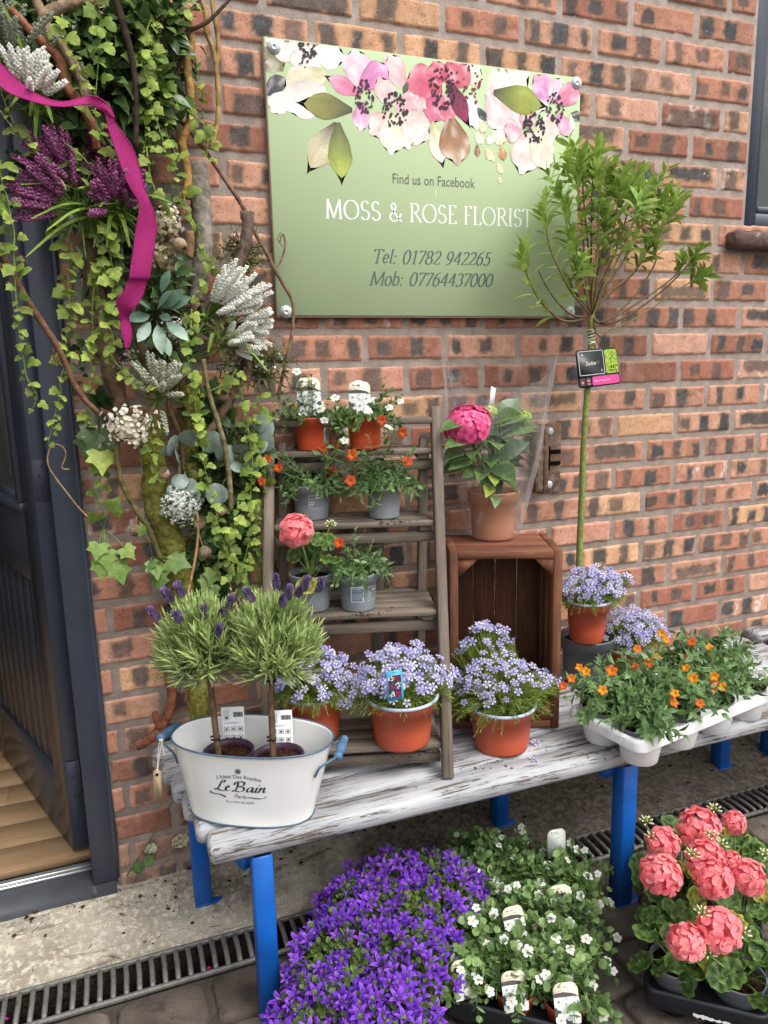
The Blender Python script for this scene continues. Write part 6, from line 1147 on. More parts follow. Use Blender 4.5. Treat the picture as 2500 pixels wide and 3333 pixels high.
branch('twisted_stick', 'thick gold sprayed twisted stick right of the upper garland', [(-0.415,-0.1,2.131),(-0.411,-0.1,2.093),(-0.41,-0.1,2.061),(-0.423,-0.1,2.021),(-0.419,-0.1,1.982),(-0.417,-0.1,1.942),(-0.426,-0.1,1.901),(-0.446,-0.1,1.876),(-0.441,-0.1,1.843),(-0.433,-0.1,1.802),(-0.444,-0.1,1.753)], [.008, .0095, .009, .0095, .010], col='#a5824e', bumpy=.08, seed=4)
branch('twisted_stick', 'thin gold twisted stick with two strands nearest the sign', [(-0.384,-0.09,2.162),(-0.372,-0.09,2.131),(-0.378,-0.09,2.098),(-0.362,-0.09,2.067),(-0.359,-0.09,2.034),(-0.357,-0.09,1.991),(-0.359,-0.09,1.947),(-0.366,-0.09,1.899),(-0.382,-0.09,1.863)], [.005, .0055, .005], col='#a08456', bumpy=.08, seed=5, extra=[([(-0.359,-0.09,2.165),(-0.358,-0.09,2.133),(-0.351,-0.09,2.098),(-0.352,-0.09,2.055),(-0.359,-0.09,2.034)], [.0045, .005])])
branch('twig', 'dark bare twig crossing the bricks at the top of the garland', [(-0.322,-0.11,2.161),(-0.354,-0.11,2.128),(-0.382,-0.11,2.102),(-0.421,-0.11,2.086),(-0.429,-0.11,2.062),(-0.432,-0.11,2.029),(-0.456,-0.11,1.981)], [.003, .0045, .004], col='#4a3a30', seed=6, extra=[([(-0.387,-0.11,2.151),(-0.406,-0.11,2.128),(-0.438,-0.11,2.108),(-0.461,-0.11,2.08),(-0.472,-0.11,2.063)], [.003, .004])])
branch('vine_stick', 'long grape vine stick slanting from the garland across the sign corner and down', [(-0.464,-0.07,1.944),(-0.404,-0.07,1.884),(-0.357,-0.07,1.814),(-0.326,-0.07,1.77),(-0.305,-0.07,1.734)]+[(-0.291,-0.06,1.699),(-0.265,-0.06,1.659),(-0.247,-0.06,1.618),(-0.225,-0.06,1.58),(-0.202,-0.06,1.542),(-0.203,-0.06,1.514),(-0.205,-0.06,1.491)]+[(-0.208,-0.06,1.461),(-0.232,-0.06,1.381),(-0.251,-0.06,1.314)], [.0045, .005, .0042, .0045], col='#7d6350', bumpy=.1, seed=7, extra=[([(-0.246,-0.055,1.618),(-0.23,-0.055,1.626),(-0.218,-0.055,1.653),(-0.213,-0.055,1.676),(-0.218,-0.055,1.697),(-0.223,-0.055,1.691),(-0.227,-0.055,1.676)], [.0028, .0022, .0018]), ([(-0.22,-0.055,1.665),(-0.231,-0.055,1.679),(-0.233,-0.055,1.683),(-0.224,-0.055,1.699)], [.001, .001])])
branch('log', 'upright grey birch log in the right side of the garland', [(-0.41,-0.09,1.832),(-0.41,-0.09,1.789),(-0.411,-0.09,1.736),(-0.407,-0.09,1.669),(-0.418,-0.09,1.611)]+[(-0.419,-0.09,1.62),(-0.427,-0.09,1.566),(-0.434,-0.09,1.536)], [.023, .022, .020, .018], col='#8a8176', k=12, bumpy=.1, seed=8, cat='log')
branch('branch', 'grey brown forked branch between the birch log and the vine stick', [(-0.305,-0.08,1.736),(-0.306,-0.08,1.696),(-0.317,-0.08,1.659),(-0.333,-0.08,1.615)]+[(-0.338,-0.08,1.594),(-0.371,-0.08,1.564),(-0.409,-0.08,1.538),(-0.427,-0.08,1.511)], [.015, .014, .012, .009], col='#6a5a50', k=10, seed=9)
branch('vine_stick', 'brown vine stick slanting over the door frame with curled tendrils', [(-0.814,-0.2,1.632),(-0.806,-0.2,1.592),(-0.787,-0.2,1.549),(-0.763,-0.2,1.495),(-0.732,-0.2,1.442),(-0.717,-0.2,1.395),(-0.697,-0.2,1.334),(-0.665,-0.2,1.298)], [.0065, .007, .0065, .0055], col='#6b4d3e', bumpy=.12, seed=10, extra=[([(-0.812,-0.2,1.62),(-0.792,-0.2,1.615),(-0.772,-0.2,1.606),(-0.769,-0.2,1.593),(-0.783,-0.2,1.588),(-0.8,-0.2,1.592)], [.002, .0015]), ([(-0.732,-0.2,1.442),(-0.739,-0.2,1.426),(-0.739,-0.2,1.409),(-0.733,-0.2,1.402),(-0.731,-0.2,1.409),(-0.74,-0.2,1.414)], [.002, .0018, .0014]), ([(-0.812,-0.2,1.592),(-0.822,-0.2,1.583),(-0.828,-0.2,1.579)], [.005, .004])])
branch('mossy_trunk', 'thick mossy trunk rising behind the tub to hold up the garland', [(-0.555,-0.1,1.278),(-0.554,-0.1,1.194),(-0.559,-0.1,1.117),(-0.559,-0.1,1.062)]+[(-0.551,-0.1,1.047),(-0.533,-0.1,0.986),(-0.522,-0.1,0.923),(-0.515,-0.1,0.86)]+[(-0.506,-0.09,0.789),(-0.495,-0.09,0.718),(-0.492,-0.09,0.639),(-0.494,-0.09,0.573),(-0.498,-0.09,0.498)], [.024, .027, .029, .028, .027, .026], m_moss, 14, .16, 11, '#7d7a3c', cat='trunk')
branch('mossy_trunk', 'second thinner mossy trunk right behind the first one', [(-0.465,-0.07,1.354),(-0.463,-0.07,1.304),(-0.464,-0.07,1.245),(-0.468,-0.07,1.182),(-0.472,-0.07,1.126)], [.021, .022, .021], m_moss, 12, .15, 12, '#726e38', cat='trunk')
branch('bark_trunk', 'old split trunk with loose brown bark left of the ribbon end', [(-0.626,-0.08,1.955),(-0.634,-0.08,1.909),(-0.636,-0.08,1.844),(-0.641,-0.08,1.744),(-0.643,-0.08,1.659)]+[(-0.659,-0.08,1.629),(-0.648,-0.08,1.57),(-0.644,-0.08,1.5),(-0.637,-0.08,1.424),(-0.628,-0.08,1.366),(-0.62,-0.08,1.291)], [.013, .016, .02, .022, .021, .02], m_bark, 10, .22, 13, '#6d5a48', cat='trunk')
branch('stem', 'olive green stem curving down left of the mossy trunk', [(-0.621,-0.17,1.295),(-0.631,-0.17,1.242),(-0.637,-0.17,1.195),(-0.633,-0.17,1.144),(-0.614,-0.17,1.098),(-0.596,-0.17,1.055)]+[(-0.586,-0.16,1.042),(-0.571,-0.16,0.999),(-0.562,-0.16,0.958)], [.0055, .006, .0055], col='#5a5632', bumpy=.06, seed=14)
branch('stem', 'lichen covered stem hanging down right of the mossy trunk', [(-0.437,-0.16,1.405),(-0.431,-0.16,1.332),(-0.416,-0.16,1.275),(-0.401,-0.16,1.21),(-0.395,-0.16,1.132),(-0.396,-0.16,1.058)], [.005, .0062, .0055], col='#736a4c', bumpy=.14, seed=15)
branch('root', 'curly brown root hooking to the wall just above the left tub handle', [(-0.55,-0.06,0.734),(-0.56,-0.06,0.692),(-0.562,-0.06,0.639),(-0.554,-0.06,0.585),(-0.567,-0.06,0.538),(-0.592,-0.06,0.498),(-0.618,-0.06,0.476),(-0.651,-0.06,0.465)], [.009, .011, .013, .013, .012], col='#7a4c38', bumpy=.1, seed=16, extra=[([(-0.59,-0.065,0.509),(-0.597,-0.065,0.524),(-0.601,-0.065,0.549)], [.011, .009])])
branch('stem', 'dark brown stem curving down through the middle of the garland', [(-0.47,-0.15,1.377),(-0.497,-0.15,1.355),(-0.513,-0.15,1.327),(-0.52,-0.15,1.305),(-0.504,-0.15,1.26),(-0.494,-0.15,1.214),(-0.497,-0.15,1.158)], [.005, .0055, .005], col='#5c4630', bumpy=.08, seed=17)
branch('tendril', 'pale tan tendril hanging from the baby breath to the lavender', [(-0.482,-0.17,1.089),(-0.472,-0.17,1.041),(-0.481,-0.17,0.976),(-0.498,-0.17,0.91),(-0.517,-0.17,0.848)], [.0035, .003], col='#a5825c', bumpy=.05, seed=18)
branch('tendril', 'fine tan tendril curling over the door frame to the ivy', [(-0.735,-0.12,1.174),(-0.755,-0.12,1.175),(-0.738,-0.12,1.204),(-0.743,-0.12,1.226),(-0.766,-0.12,1.233),(-0.781,-0.12,1.195),(-0.769,-0.12,1.162),(-0.746,-0.12,1.123),(-0.726,-0.12,1.088),(-0.707,-0.12,1.063)], [.0014, .0018, .0018], col='#9c8060', bumpy=.05, seed=19)
branch('tendril', 'pale wire tendril arching from the left edge towards the purple flowers', [(-0.783,-0.25,1.856),(-0.767,-0.25,1.83),(-0.744,-0.25,1.803),(-0.721,-0.25,1.779),(-0.701,-0.25,1.753),(-0.685,-0.25,1.734),(-0.685,-0.25,1.722)], [.0016, .0016], col='#9c9080', bumpy=.05, seed=20)
branch('stem', 'grey brown curved stem behind the blue green leaves', [(-0.575,-0.1,1.502),(-0.561,-0.1,1.452),(-0.558,-0.1,1.401),(-0.539,-0.1,1.364)], [.014, .013, .011], col='#5c4f40', k=10, seed=21)
branch('stem', 'bent brown branch leaving the garland towards the top shelf', [(-0.326,-0.1,1.4),(-0.328,-0.1,1.366),(-0.357,-0.1,1.34),(-0.374,-0.1,1.321),(-0.396,-0.1,1.275),(-0.429,-0.1,1.234),(-0.45,-0.1,1.215)], [.008, .01, .011], col='#6b5544', k=9, seed=22)
# trailing small-leaved vines
VN = [(-.2, '@', 'light green vine hanging from the top edge left of the dark stem', [(-0.597,-0.21,2.083),(-0.592,-0.21,2.037),(-0.602,-0.21,1.984),(-0.614,-0.21,1.914)]),
 (0, '', 'light green vine hanging over the forked branch', [(-0.662,-0.23,2.038),(-0.659,-0.23,1.987),(-0.641,-0.23,1.952),(-0.64,-0.23,1.902)]),
 (0, '', 'bright vine arching from the garland top towards the gold stick', [(-0.517,-0.14,2.105),(-0.505,-0.14,2.045),(-0.486,-0.14,1.993),(-0.472,-0.14,1.963),(-0.454,-0.14,1.936),(-0.424,-0.14,1.916),(-0.398,-0.14,1.899),(-0.391,-0.14,1.859)]),
 (0, '', 'pale vine hanging right of the dark stem', [(-0.52,-0.16,1.995),(-0.51,-0.16,1.922),(-0.501,-0.16,1.9),(-0.491,-0.16,1.859),(-0.481,-0.16,1.815)]),
 (0, '', 'light green vine hanging left of the thick gold stick', [(-0.495,-0.13,2.002),(-0.485,-0.13,1.959),(-0.479,-0.13,1.908),(-0.478,-0.13,1.865),(-0.46,-0.13,1.837),(-0.468,-0.13,1.78),(-0.456,-0.13,1.75)]),
 (0, '', 'light green vine between the two gold sticks', [(-0.416,-0.09,2.051),(-0.398,-0.09,2.017),(-0.391,-0.09,1.981),(-0.394,-0.09,1.934),(-0.394,-0.09,1.907),(-0.385,-0.09,1.884),(-0.391,-0.09,1.845)]),
 (0, '', 'thin vine slanting from the left edge below the ribbon', [(-0.783,-0.25,1.907),(-0.772,-0.25,1.864),(-0.763,-0.25,1.836),(-0.738,-0.25,1.812),(-0.724,-0.25,1.784)]),
 (0, '', 'vine hanging down the left edge in front of the dark door', [(-0.793,-0.25,1.771),(-0.794,-0.25,1.73),(-0.786,-0.25,1.701),(-0.786,-0.25,1.675),(-0.781,-0.25,1.642),(-0.787,-0.25,1.612),(-0.788,-0.25,1.582)]+[(-0.788,-0.25,1.574),(-0.792,-0.25,1.528),(-0.791,-0.25,1.497),(-0.793,-0.25,1.447),(-0.79,-0.25,1.403),(-0.79,-0.25,1.374),(-0.782,-0.25,1.358),(-0.773,-0.25,1.341),(-0.781,-0.25,1.319)]),
 (0, '', 'vine hanging behind the ribbon fold', [(-0.618,-0.24,1.878),(-0.62,-0.24,1.845),(-0.602,-0.24,1.826),(-0.585,-0.24,1.806),(-0.58,-0.24,1.773)]),
 (0, '', 'short leafy vine just left of the purple flowers', [(-0.676,-0.22,1.81),(-0.667,-0.22,1.781),(-0.65,-0.22,1.77),(-0.646,-0.22,1.739)]),
 (0, '', 'long vine hanging over the door frame edge beside the slanting stick', [(-0.721,-0.17,1.683),(-0.696,-0.17,1.659),(-0.683,-0.17,1.624)]+[(-0.693,-0.17,1.602),(-0.698,-0.17,1.57),(-0.701,-0.17,1.51),(-0.716,-0.17,1.45),(-0.717,-0.17,1.403),(-0.735,-0.17,1.369),(-0.733,-0.17,1.338),(-0.745,-0.17,1.314),(-0.755,-0.17,1.28),(-0.768,-0.17,1.242)]),
 (0, '', 'long vine hanging in front of the split bark trunk', [(-0.625,-0.17,1.707),(-0.633,-0.17,1.655),(-0.619,-0.17,1.629)]+[(-0.637,-0.17,1.604),(-0.653,-0.17,1.544),(-0.659,-0.17,1.504),(-0.66,-0.17,1.463),(-0.668,-0.17,1.422),(-0.67,-0.17,1.385),(-0.68,-0.17,1.347)]),
 (0, '', 'vine hanging down the left edge of the ribbon end', [(-0.611,-0.2,1.689),(-0.611,-0.2,1.631)]+[(-0.614,-0.2,1.613),(-0.608,-0.2,1.571),(-0.622,-0.2,1.518),(-0.629,-0.2,1.485),(-0.619,-0.2,1.448),(-0.633,-0.2,1.421),(-0.614,-0.2,1.387),(-0.589,-0.2,1.372),(-0.57,-0.2,1.344)]),
 (0, '', 'long bright vine hanging between the mossy trunk and the lichen stem', [(-0.458,-0.19,1.51),(-0.46,-0.19,1.479),(-0.474,-0.19,1.433),(-0.473,-0.19,1.401),(-0.468,-0.19,1.362),(-0.46,-0.19,1.326),(-0.466,-0.19,1.297),(-0.454,-0.19,1.26),(-0.456,-0.19,1.223),(-0.453,-0.19,1.163),(-0.449,-0.19,1.14),(-0.442,-0.19,1.109),(-0.437,-0.19,1.071),(-0.431,-0.19,1.047)]+[(-0.434,-0.19,1.065),(-0.432,-0.19,1.026),(-0.42,-0.19,0.985),(-0.413,-0.19,0.953),(-0.419,-0.19,0.922),(-0.411,-0.19,0.876)]),
 (0, '', 'long vine hanging beside the left leg of the ladder shelf', [(-0.356,-0.14,1.34),(-0.347,-0.14,1.29),(-0.34,-0.14,1.216),(-0.335,-0.14,1.165),(-0.341,-0.14,1.126),(-0.347,-0.14,1.086),(-0.341,-0.14,1.058),(-0.327,-0.14,1.024)]+[(-0.345,-0.14,1.056),(-0.351,-0.14,1.016),(-0.358,-0.14,0.964),(-0.376,-0.14,0.916),(-0.372,-0.14,0.866)]),
 (0, '', 'vine nearest the ladder shelf, ending above the lavender', [(-0.311,-0.11,1.319),(-0.307,-0.11,1.272),(-0.319,-0.11,1.209),(-0.309,-0.11,1.14),(-0.306,-0.11,1.079)]+[(-0.319,-0.11,1.065),(-0.337,-0.11,0.993),(-0.333,-0.11,0.946),(-0.331,-0.11,0.891),(-0.348,-0.11,0.829)]),
 (0, '', 'vine running down along the birch log to the white heather', [(-0.452,-0.13,1.76),(-0.448,-0.13,1.716),(-0.428,-0.13,1.693),(-0.417,-0.13,1.648),(-0.408,-0.13,1.62)]+[(-0.405,-0.13,1.605),(-0.427,-0.13,1.572),(-0.435,-0.13,1.533)]),
 (0, '', 'dark thin vine hanging in the shade beside the door frame', [(-0.689,-0.08,1.461),(-0.693,-0.08,1.404),(-0.694,-0.08,1.367)]),
 (0, '', 'vine looping along the top edge of the garland', [(-0.404,-0.13,2.142),(-0.432,-0.13,2.123),(-0.46,-0.13,2.11),(-0.485,-0.13,2.082),(-0.501,-0.13,2.092),(-0.505,-0.13,2.126)]),
 (0, '', 'short vine low in the garland above the right lavender', [(-0.377,-0.15,1.077),(-0.393,-0.15,1.002),(-0.387,-0.15,0.981),(-0.421,-0.15,0.965),(-0.442,-0.15,0.914)]),
 (0, '', 'pale vine hanging beside the lower leaf spray of the mossy trunk', [(-0.563,-0.16,1.238),(-0.556,-0.16,1.2),(-0.562,-0.16,1.171),(-0.555,-0.16,1.148)]),
 (0, '', 'leafy vine crossing the middle of the garland in the shade', [(-0.59,-0.12,2.027),(-0.568,-0.12,1.992),(-0.552,-0.12,1.949),(-0.542,-0.12,1.905),(-0.528,-0.12,1.867)]),
 (0, '', 'thick leafy vine filling the right half of the upper garland', [(-0.496,-0.15,2.082),(-0.513,-0.15,2.037),(-0.522,-0.15,1.999),(-0.512,-0.15,1.962),(-0.522,-0.15,1.917),(-0.52,-0.15,1.866),(-0.529,-0.15,1.833)]),
 (0, '', 'light vine hanging just right of the ribbon', [(-0.526,-0.2,1.827),(-0.525,-0.2,1.789),(-0.521,-0.2,1.757),(-0.507,-0.2,1.726),(-0.502,-0.2,1.707)]),
 (0, '', 'leafy vine hanging below the white heather bunches', [(-0.359,-0.13,1.382),(-0.376,-0.13,1.359),(-0.396,-0.13,1.345),(-0.431,-0.13,1.331)]),
 (0, '', 'thin vine hanging on the wall left of the mossy trunk', [(-0.682,-0.1,1.309),(-0.689,-0.1,1.265),(-0.691,-0.1,1.24),(-0.684,-0.1,1.202),(-0.672,-0.1,1.183),(-0.672,-0.1,1.145),(-0.686,-0.1,1.108),(-0.691,-0.1,1.093)])]
T_vl = T_vine; T_vl2 = fan_t(mir([(0, .02), (.2, -.09), (.44, -.02), (.5, .2), (.36, .32), (.3, .4), (.4, .56), (.27, .68), (.1, .86), (0, 1.0)]), .09, .8, (0, .33), .4)
for i, (_, __, lb, p) in enumerate(VN):
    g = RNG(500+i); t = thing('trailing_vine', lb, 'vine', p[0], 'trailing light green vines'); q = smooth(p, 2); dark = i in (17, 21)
    mb = MB(); tube(mb, q, [.0016, .0012, .0009], 5, h('#86a24c')); mb.build('stem', m_stem, t); mb = MB(); L = np.r_[0, np.cumsum(np.linalg.norm(np.diff(q, axis=0), axis=1))]; n = int(L[-1]/.0125); s = np.linspace(.0, L[-1], n); P = np.stack([np.interp(s, L, q[:, k]) for k in range(3)], 1)
    a = np.arange(n)*2.4+g.random(n)*1.6; o = np.stack([np.cos(a)*.8, -np.abs(np.sin(a))*.8-.1, g.normal(size=n)*.35-.55], 1); D = nrm(o); f = np.linspace(0, 1, n); sz = .033*(.4+.75*g.random(n))*(1-.45*f**3); up = nrm(np.stack([g.normal(size=n)*.5, -np.ones(n), .55+g.normal(size=n)*.3], 1))
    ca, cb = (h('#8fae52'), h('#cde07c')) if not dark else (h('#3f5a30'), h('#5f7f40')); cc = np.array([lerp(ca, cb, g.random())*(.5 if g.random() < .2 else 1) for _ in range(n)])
    R__ = frame(D, up); e_ = g.random(n) < .55
    for T__, m__ in ((T_vl, e_), (T_vl2, ~e_)): mb.inst(T__, R__[m__], (P+D*.008)[m__], sz[m__], cc[m__])
    for k in range(n): tube(mb, [P[k], P[k]+D[k]*.009], [.0007, .0006], 3, h('#86a24c')); mb.build('leaves', m_leaf, t)
# dark leafy backing on wire behind the ribbon
def mass(name, label, pts, R3, n, T, size, ca, cb, seed, mt, cat='foliage', twig='#4a4430'):
    t = thing(name, label, cat, pts[0]); g = RNG(seed); mb, ms = MB(), MB(); P, D, U_ = [], [], []
    for p in pts:
        q, d = cloud(p, n, R3, g, -2); q[:, 1] = np.minimum(q[:, 1], -.012); dd = nrm(d+g.normal(size=d.shape)*.8+np.array([0, -.5, -.1])); P.append(q); D.append(dd); U_.append(nrm(g.normal(size=d.shape)*.6+np.array([0, -1, .8])))
        for i in range(n//6): tube(ms, smooth([p, lerp(np.array(p), q[i], .6)+g.normal(size=3)*.015, q[i]], 1), [.0018, .0012], 4, h(twig))
    P, D, U_ = map(np.concatenate, (P, D, U_)); mb.inst(T, frame(D, U_), P, size*(.7+.6*g.random(len(P))), np.array([lerp(h(ca), h(cb), g.random()**1.5) for _ in P])); mb.build('foliage', mt, t); ms.build('twigs', m_stem, t); return t
mass('evergreen_bunch', 'dark evergreen foliage packed behind the ribbon at the top of the garland', [(-0.731,-0.09,2.094),(-0.671,-0.09,2.084),(-0.606,-0.09,2.067),(-0.558,-0.09,2.098),(-0.501,-0.09,2.064),(-0.599,-0.09,2.005),(-0.542,-0.09,1.979),(-0.66,-0.09,1.974),(-0.708,-0.09,2.024),(-0.744,-0.09,2.057),(-0.573,-0.09,1.928),(-0.51,-0.09,1.95),(-0.471,-0.09,2.109)], (.085, .06, .085), 105, T_lance, .05, '#38522c', '#708f4e', 1, m_leafg)
mass('evergreen_bunch', 'dark green leaves in the shaded middle of the garland round the purple flowers', [(-0.673,-0.08,1.841),(-0.631,-0.08,1.794),(-0.587,-0.08,1.764),(-0.664,-0.08,1.726),(-0.587,-0.08,1.678),(-0.619,-0.08,1.621),(-0.537,-0.08,1.697),(-0.623,-0.08,1.877)]+[(-0.513,-0.08,1.601),(-0.535,-0.08,1.547),(-0.507,-0.08,1.437),(-0.473,-0.08,1.504)], (.06, .045, .07), 55, T_lance, .046, '#3d5632', '#739454', 2, m_leafg)
mass('evergreen_bunch', 'shaded grey green foliage in the lower garland beside the ladder shelf', [(-0.421,-0.06,1.282),(-0.386,-0.06,1.22),(-0.429,-0.06,1.162),(-0.372,-0.06,1.118),(-0.416,-0.06,1.059),(-0.336,-0.06,1.177)]+[(-0.438,-0.06,1.03),(-0.402,-0.06,0.964),(-0.453,-0.06,0.918),(-0.475,-0.06,0.895),(-0.449,-0.06,0.858)], (.05, .04, .06), 55, T_vine, .036, '#3d5330', '#6d8a4c', 3, m_leaf)
mass('rosemary_sprig', 'fine green wax flower sprigs reaching over the wall towards the shelf', [(-0.339,-0.08,1.389),(-0.296,-0.08,1.373),(-0.263,-0.08,1.396),(-0.318,-0.08,1.416)]+[(-0.325,-0.07,1.66),(-0.316,-0.07,1.616)], (.06, .03, .04), 170, T_needle, .022, '#4a5c2c', '#7a8c48', 4, m_leaf)
def blades(label, o, tips, seed, w_=1):
    mb = MB(); g = RNG(seed); o = np.array(o)
    for e in tips:
        e = np.array(e); m_ = lerp(o, e, .5)+np.array([0, -.02, .03]); c = smooth([o+g.normal(size=3)*.006, m_, e], 3); t = nrm(np.gradient(c, axis=0)); n = nrm(np.cross(t, (0, -.6, .8))); f = np.linspace(0, 1, len(c))[:, None]; hw = .0042*w_*np.sin(PI*np.clip(.25+.75*f, 0, 1))**.7+.0004; A, B = c+n*hw, c-n*hw; M_ = c+np.array([0, .0012, -.0012]); k = len(c)
        mb.add(np.concatenate([A, M_, B]), [[i, i+1, k+i+1, k+i] for i in range(k-1)]+[[k+i, k+i+1, 2*k+i+1, 2*k+i] for i in range(k-1)], lerp(h('#6d9136'), h('#a5c25a'), g.random()))
    return tag(mb.build('grass_blades', m_leaf, None, o), label, 'foliage')
blades('long bright green grass blades fanning left under the purple flowers', (-0.594,-0.17,1.699), [(-0.763,-0.25,1.73),(-0.75,-0.25,1.67),(-0.726,-0.25,1.649),(-0.767,-0.25,1.6),(-0.679,-0.25,1.81),(-0.625,-0.25,1.697),(-0.662,-0.25,1.729)]+[(-0.553,-0.22,1.732),(-0.483,-0.22,1.717),(-0.575,-0.22,1.629),(-0.635,-0.22,1.731),(-0.619,-0.22,1.628)], 1)
blades('curved green grass blades at the top left corner behind the ribbon', (-0.716,-0.18,1.878), [(-0.761,-0.25,2.036),(-0.734,-0.25,1.85),(-0.728,-0.25,1.813),(-0.744,-0.25,1.911),(-0.695,-0.25,1.842),(-0.766,-0.25,1.864),(-0.685,-0.25,1.912)], 2)
blades('green grass blades under the right white heather bunch', (-0.399,-0.12,1.45), [(-0.294,-0.15,1.38),(-0.291,-0.15,1.51),(-0.352,-0.15,1.492),(-0.387,-0.15,1.47),(-0.337,-0.15,1.433),(-0.444,-0.15,1.499),(-0.424,-0.15,1.42)], 3)
# artificial flower bunches
def heather(label, o, d, n, L, ca, cb, seed, sp=.55, stem='#5f7a34', rr=.0048):
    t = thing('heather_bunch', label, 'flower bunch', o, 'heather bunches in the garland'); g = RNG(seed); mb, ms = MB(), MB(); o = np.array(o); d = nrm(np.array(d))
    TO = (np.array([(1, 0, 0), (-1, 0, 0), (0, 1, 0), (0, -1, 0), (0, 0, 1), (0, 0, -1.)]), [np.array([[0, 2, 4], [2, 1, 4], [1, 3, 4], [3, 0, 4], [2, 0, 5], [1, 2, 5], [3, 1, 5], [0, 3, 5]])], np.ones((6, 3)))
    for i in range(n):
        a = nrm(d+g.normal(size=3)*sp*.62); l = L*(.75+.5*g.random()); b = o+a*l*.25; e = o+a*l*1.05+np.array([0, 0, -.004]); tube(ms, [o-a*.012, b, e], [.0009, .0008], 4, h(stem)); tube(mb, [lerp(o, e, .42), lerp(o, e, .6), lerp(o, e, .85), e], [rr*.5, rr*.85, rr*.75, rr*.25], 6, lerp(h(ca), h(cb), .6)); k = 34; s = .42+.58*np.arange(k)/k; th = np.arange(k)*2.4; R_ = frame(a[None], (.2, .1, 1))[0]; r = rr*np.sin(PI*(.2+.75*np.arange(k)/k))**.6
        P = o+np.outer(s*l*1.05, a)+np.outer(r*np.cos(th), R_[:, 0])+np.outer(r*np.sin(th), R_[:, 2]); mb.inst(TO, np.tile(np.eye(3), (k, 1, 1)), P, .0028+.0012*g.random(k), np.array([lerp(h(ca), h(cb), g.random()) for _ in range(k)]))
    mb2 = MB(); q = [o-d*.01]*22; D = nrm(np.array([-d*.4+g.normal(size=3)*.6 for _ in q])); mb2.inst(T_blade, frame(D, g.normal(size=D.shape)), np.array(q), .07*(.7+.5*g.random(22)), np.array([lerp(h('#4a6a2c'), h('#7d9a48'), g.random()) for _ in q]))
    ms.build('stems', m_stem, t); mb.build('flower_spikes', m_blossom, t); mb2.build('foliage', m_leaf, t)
WA, WB = '#f2f2e2', '#ffffff'
heather('white heather bunch partly covered by the ribbon at the upper left', (-0.733,-0.22,1.882), (.25, -.6, .9), 34, .08, WA, WB, 1)
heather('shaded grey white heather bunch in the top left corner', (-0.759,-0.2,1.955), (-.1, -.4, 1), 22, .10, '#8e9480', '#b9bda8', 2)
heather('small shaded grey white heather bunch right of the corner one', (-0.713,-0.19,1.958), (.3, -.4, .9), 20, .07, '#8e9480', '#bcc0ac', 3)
heather('large white heather bunch sticking out beside the sign corner', (-0.416,-0.13,1.497), (.75, -.45, .65), 40, .125, WA, WB, 4)
heather('white heather bunch pointing right below the large one', (-0.36,-0.12,1.479), (1, -.4, .1), 26, .075, WA, WB, 5)
heather('small white heather bunch lowest beside the wall', (-0.381,-0.12,1.435), (.9, -.5, .3), 22, .07, WA, WB, 6)
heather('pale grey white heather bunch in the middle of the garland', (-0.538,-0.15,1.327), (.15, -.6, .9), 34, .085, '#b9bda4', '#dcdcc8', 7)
PA, PB = '#8a3a6c', '#bd7cab'
heather('purple heather bunch, uppermost of the two left of the ribbon', (-0.668,-0.2,1.743), (-.5, -.35, .8), 26, .10, PA, PB, 8)
heather('purple heather bunch pointing left, lower one left of the ribbon', (-0.669,-0.21,1.697), (-.9, -.35, .35), 26, .11, PA, PB, 9)
heather('purple heather bunch beside the ribbon edge', (-0.597,-0.2,1.699), (-.2, -.4, .9), 26, .085, PA, PB, 10)
heather('purple heather bunch half behind the ribbon', (-0.58,-0.19,1.712), (.3, -.4, .9), 24, .07, PA, PB, 11)
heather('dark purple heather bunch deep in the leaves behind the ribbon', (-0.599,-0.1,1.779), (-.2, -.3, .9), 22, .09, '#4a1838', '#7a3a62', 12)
def froth(label, c, R3, n, r, cols, seed, root, stem='#8a7a58'):
    t = thing('baby_breath', label, 'flower bunch', root); g = RNG(seed); q, d = cloud(c, n, R3, g, -2); q[:, 1] = np.minimum(q[:, 1], -.012); mb, ms = MB(), MB(); T5 = petals_t(5, [(-.1, 0, 0), (.1, 0, 0), (.45, .6, .15), (.3, 1, .3), (-.3, 1, .3), (-.45, .6, .15)], [np.ones(3)]*6)
    for k in range(2): mb.inst(T5, frame(nrm(np.cross(d, g.normal(size=d.shape))), nrm(d+g.normal(size=d.shape)*.5+np.array([0, -.4, 0]))), q+g.normal(size=q.shape)*.001, r*.72*(.7+.6*g.random(n)), np.array([lerp(h(cols[0]), h(cols[1]), g.random()) for _ in q]))
    root = np.array(root)
    for p in q[::4]: tube(ms, smooth([root, lerp(root, p, .6)+g.normal(size=3)*.006, p], 1), [.0011, .0006], 4, h(stem))
    ms.build('stems', m_stem, t); mb.build('blossoms', m_blossom, t)
froth('cream dried flower cluster right of the ribbon above the poppy head', (-0.491,-0.17,1.69), (.03, .02, .035), 130, .0058, ('#d8cfb2', '#f2ecd8'), 1, (-0.495,-0.14,1.651))
froth('cream dried flower cluster below the poppy head beside the ribbon', (-0.507,-0.16,1.627), (.025, .02, .03), 90, .0058, ('#b9ac88', '#d9ceb0'), 2, (-0.495,-0.14,1.651))
froth('white dried flower spray fanning out at the top of the mossy trunk', (-0.607,-0.19,1.267), (.062, .03, .05), 190, .0062, ('#e2dcc8', '#faf6ea'), 3, (-0.612,-0.13,1.227), '#a5763c')
froth('small white baby breath sprig behind the blue green leaves', (-0.49,-0.13,1.472), (.03, .02, .03), 60, .004, ('#c8c4b8', '#ecebe4'), 4, (-0.479,-0.1,1.436))
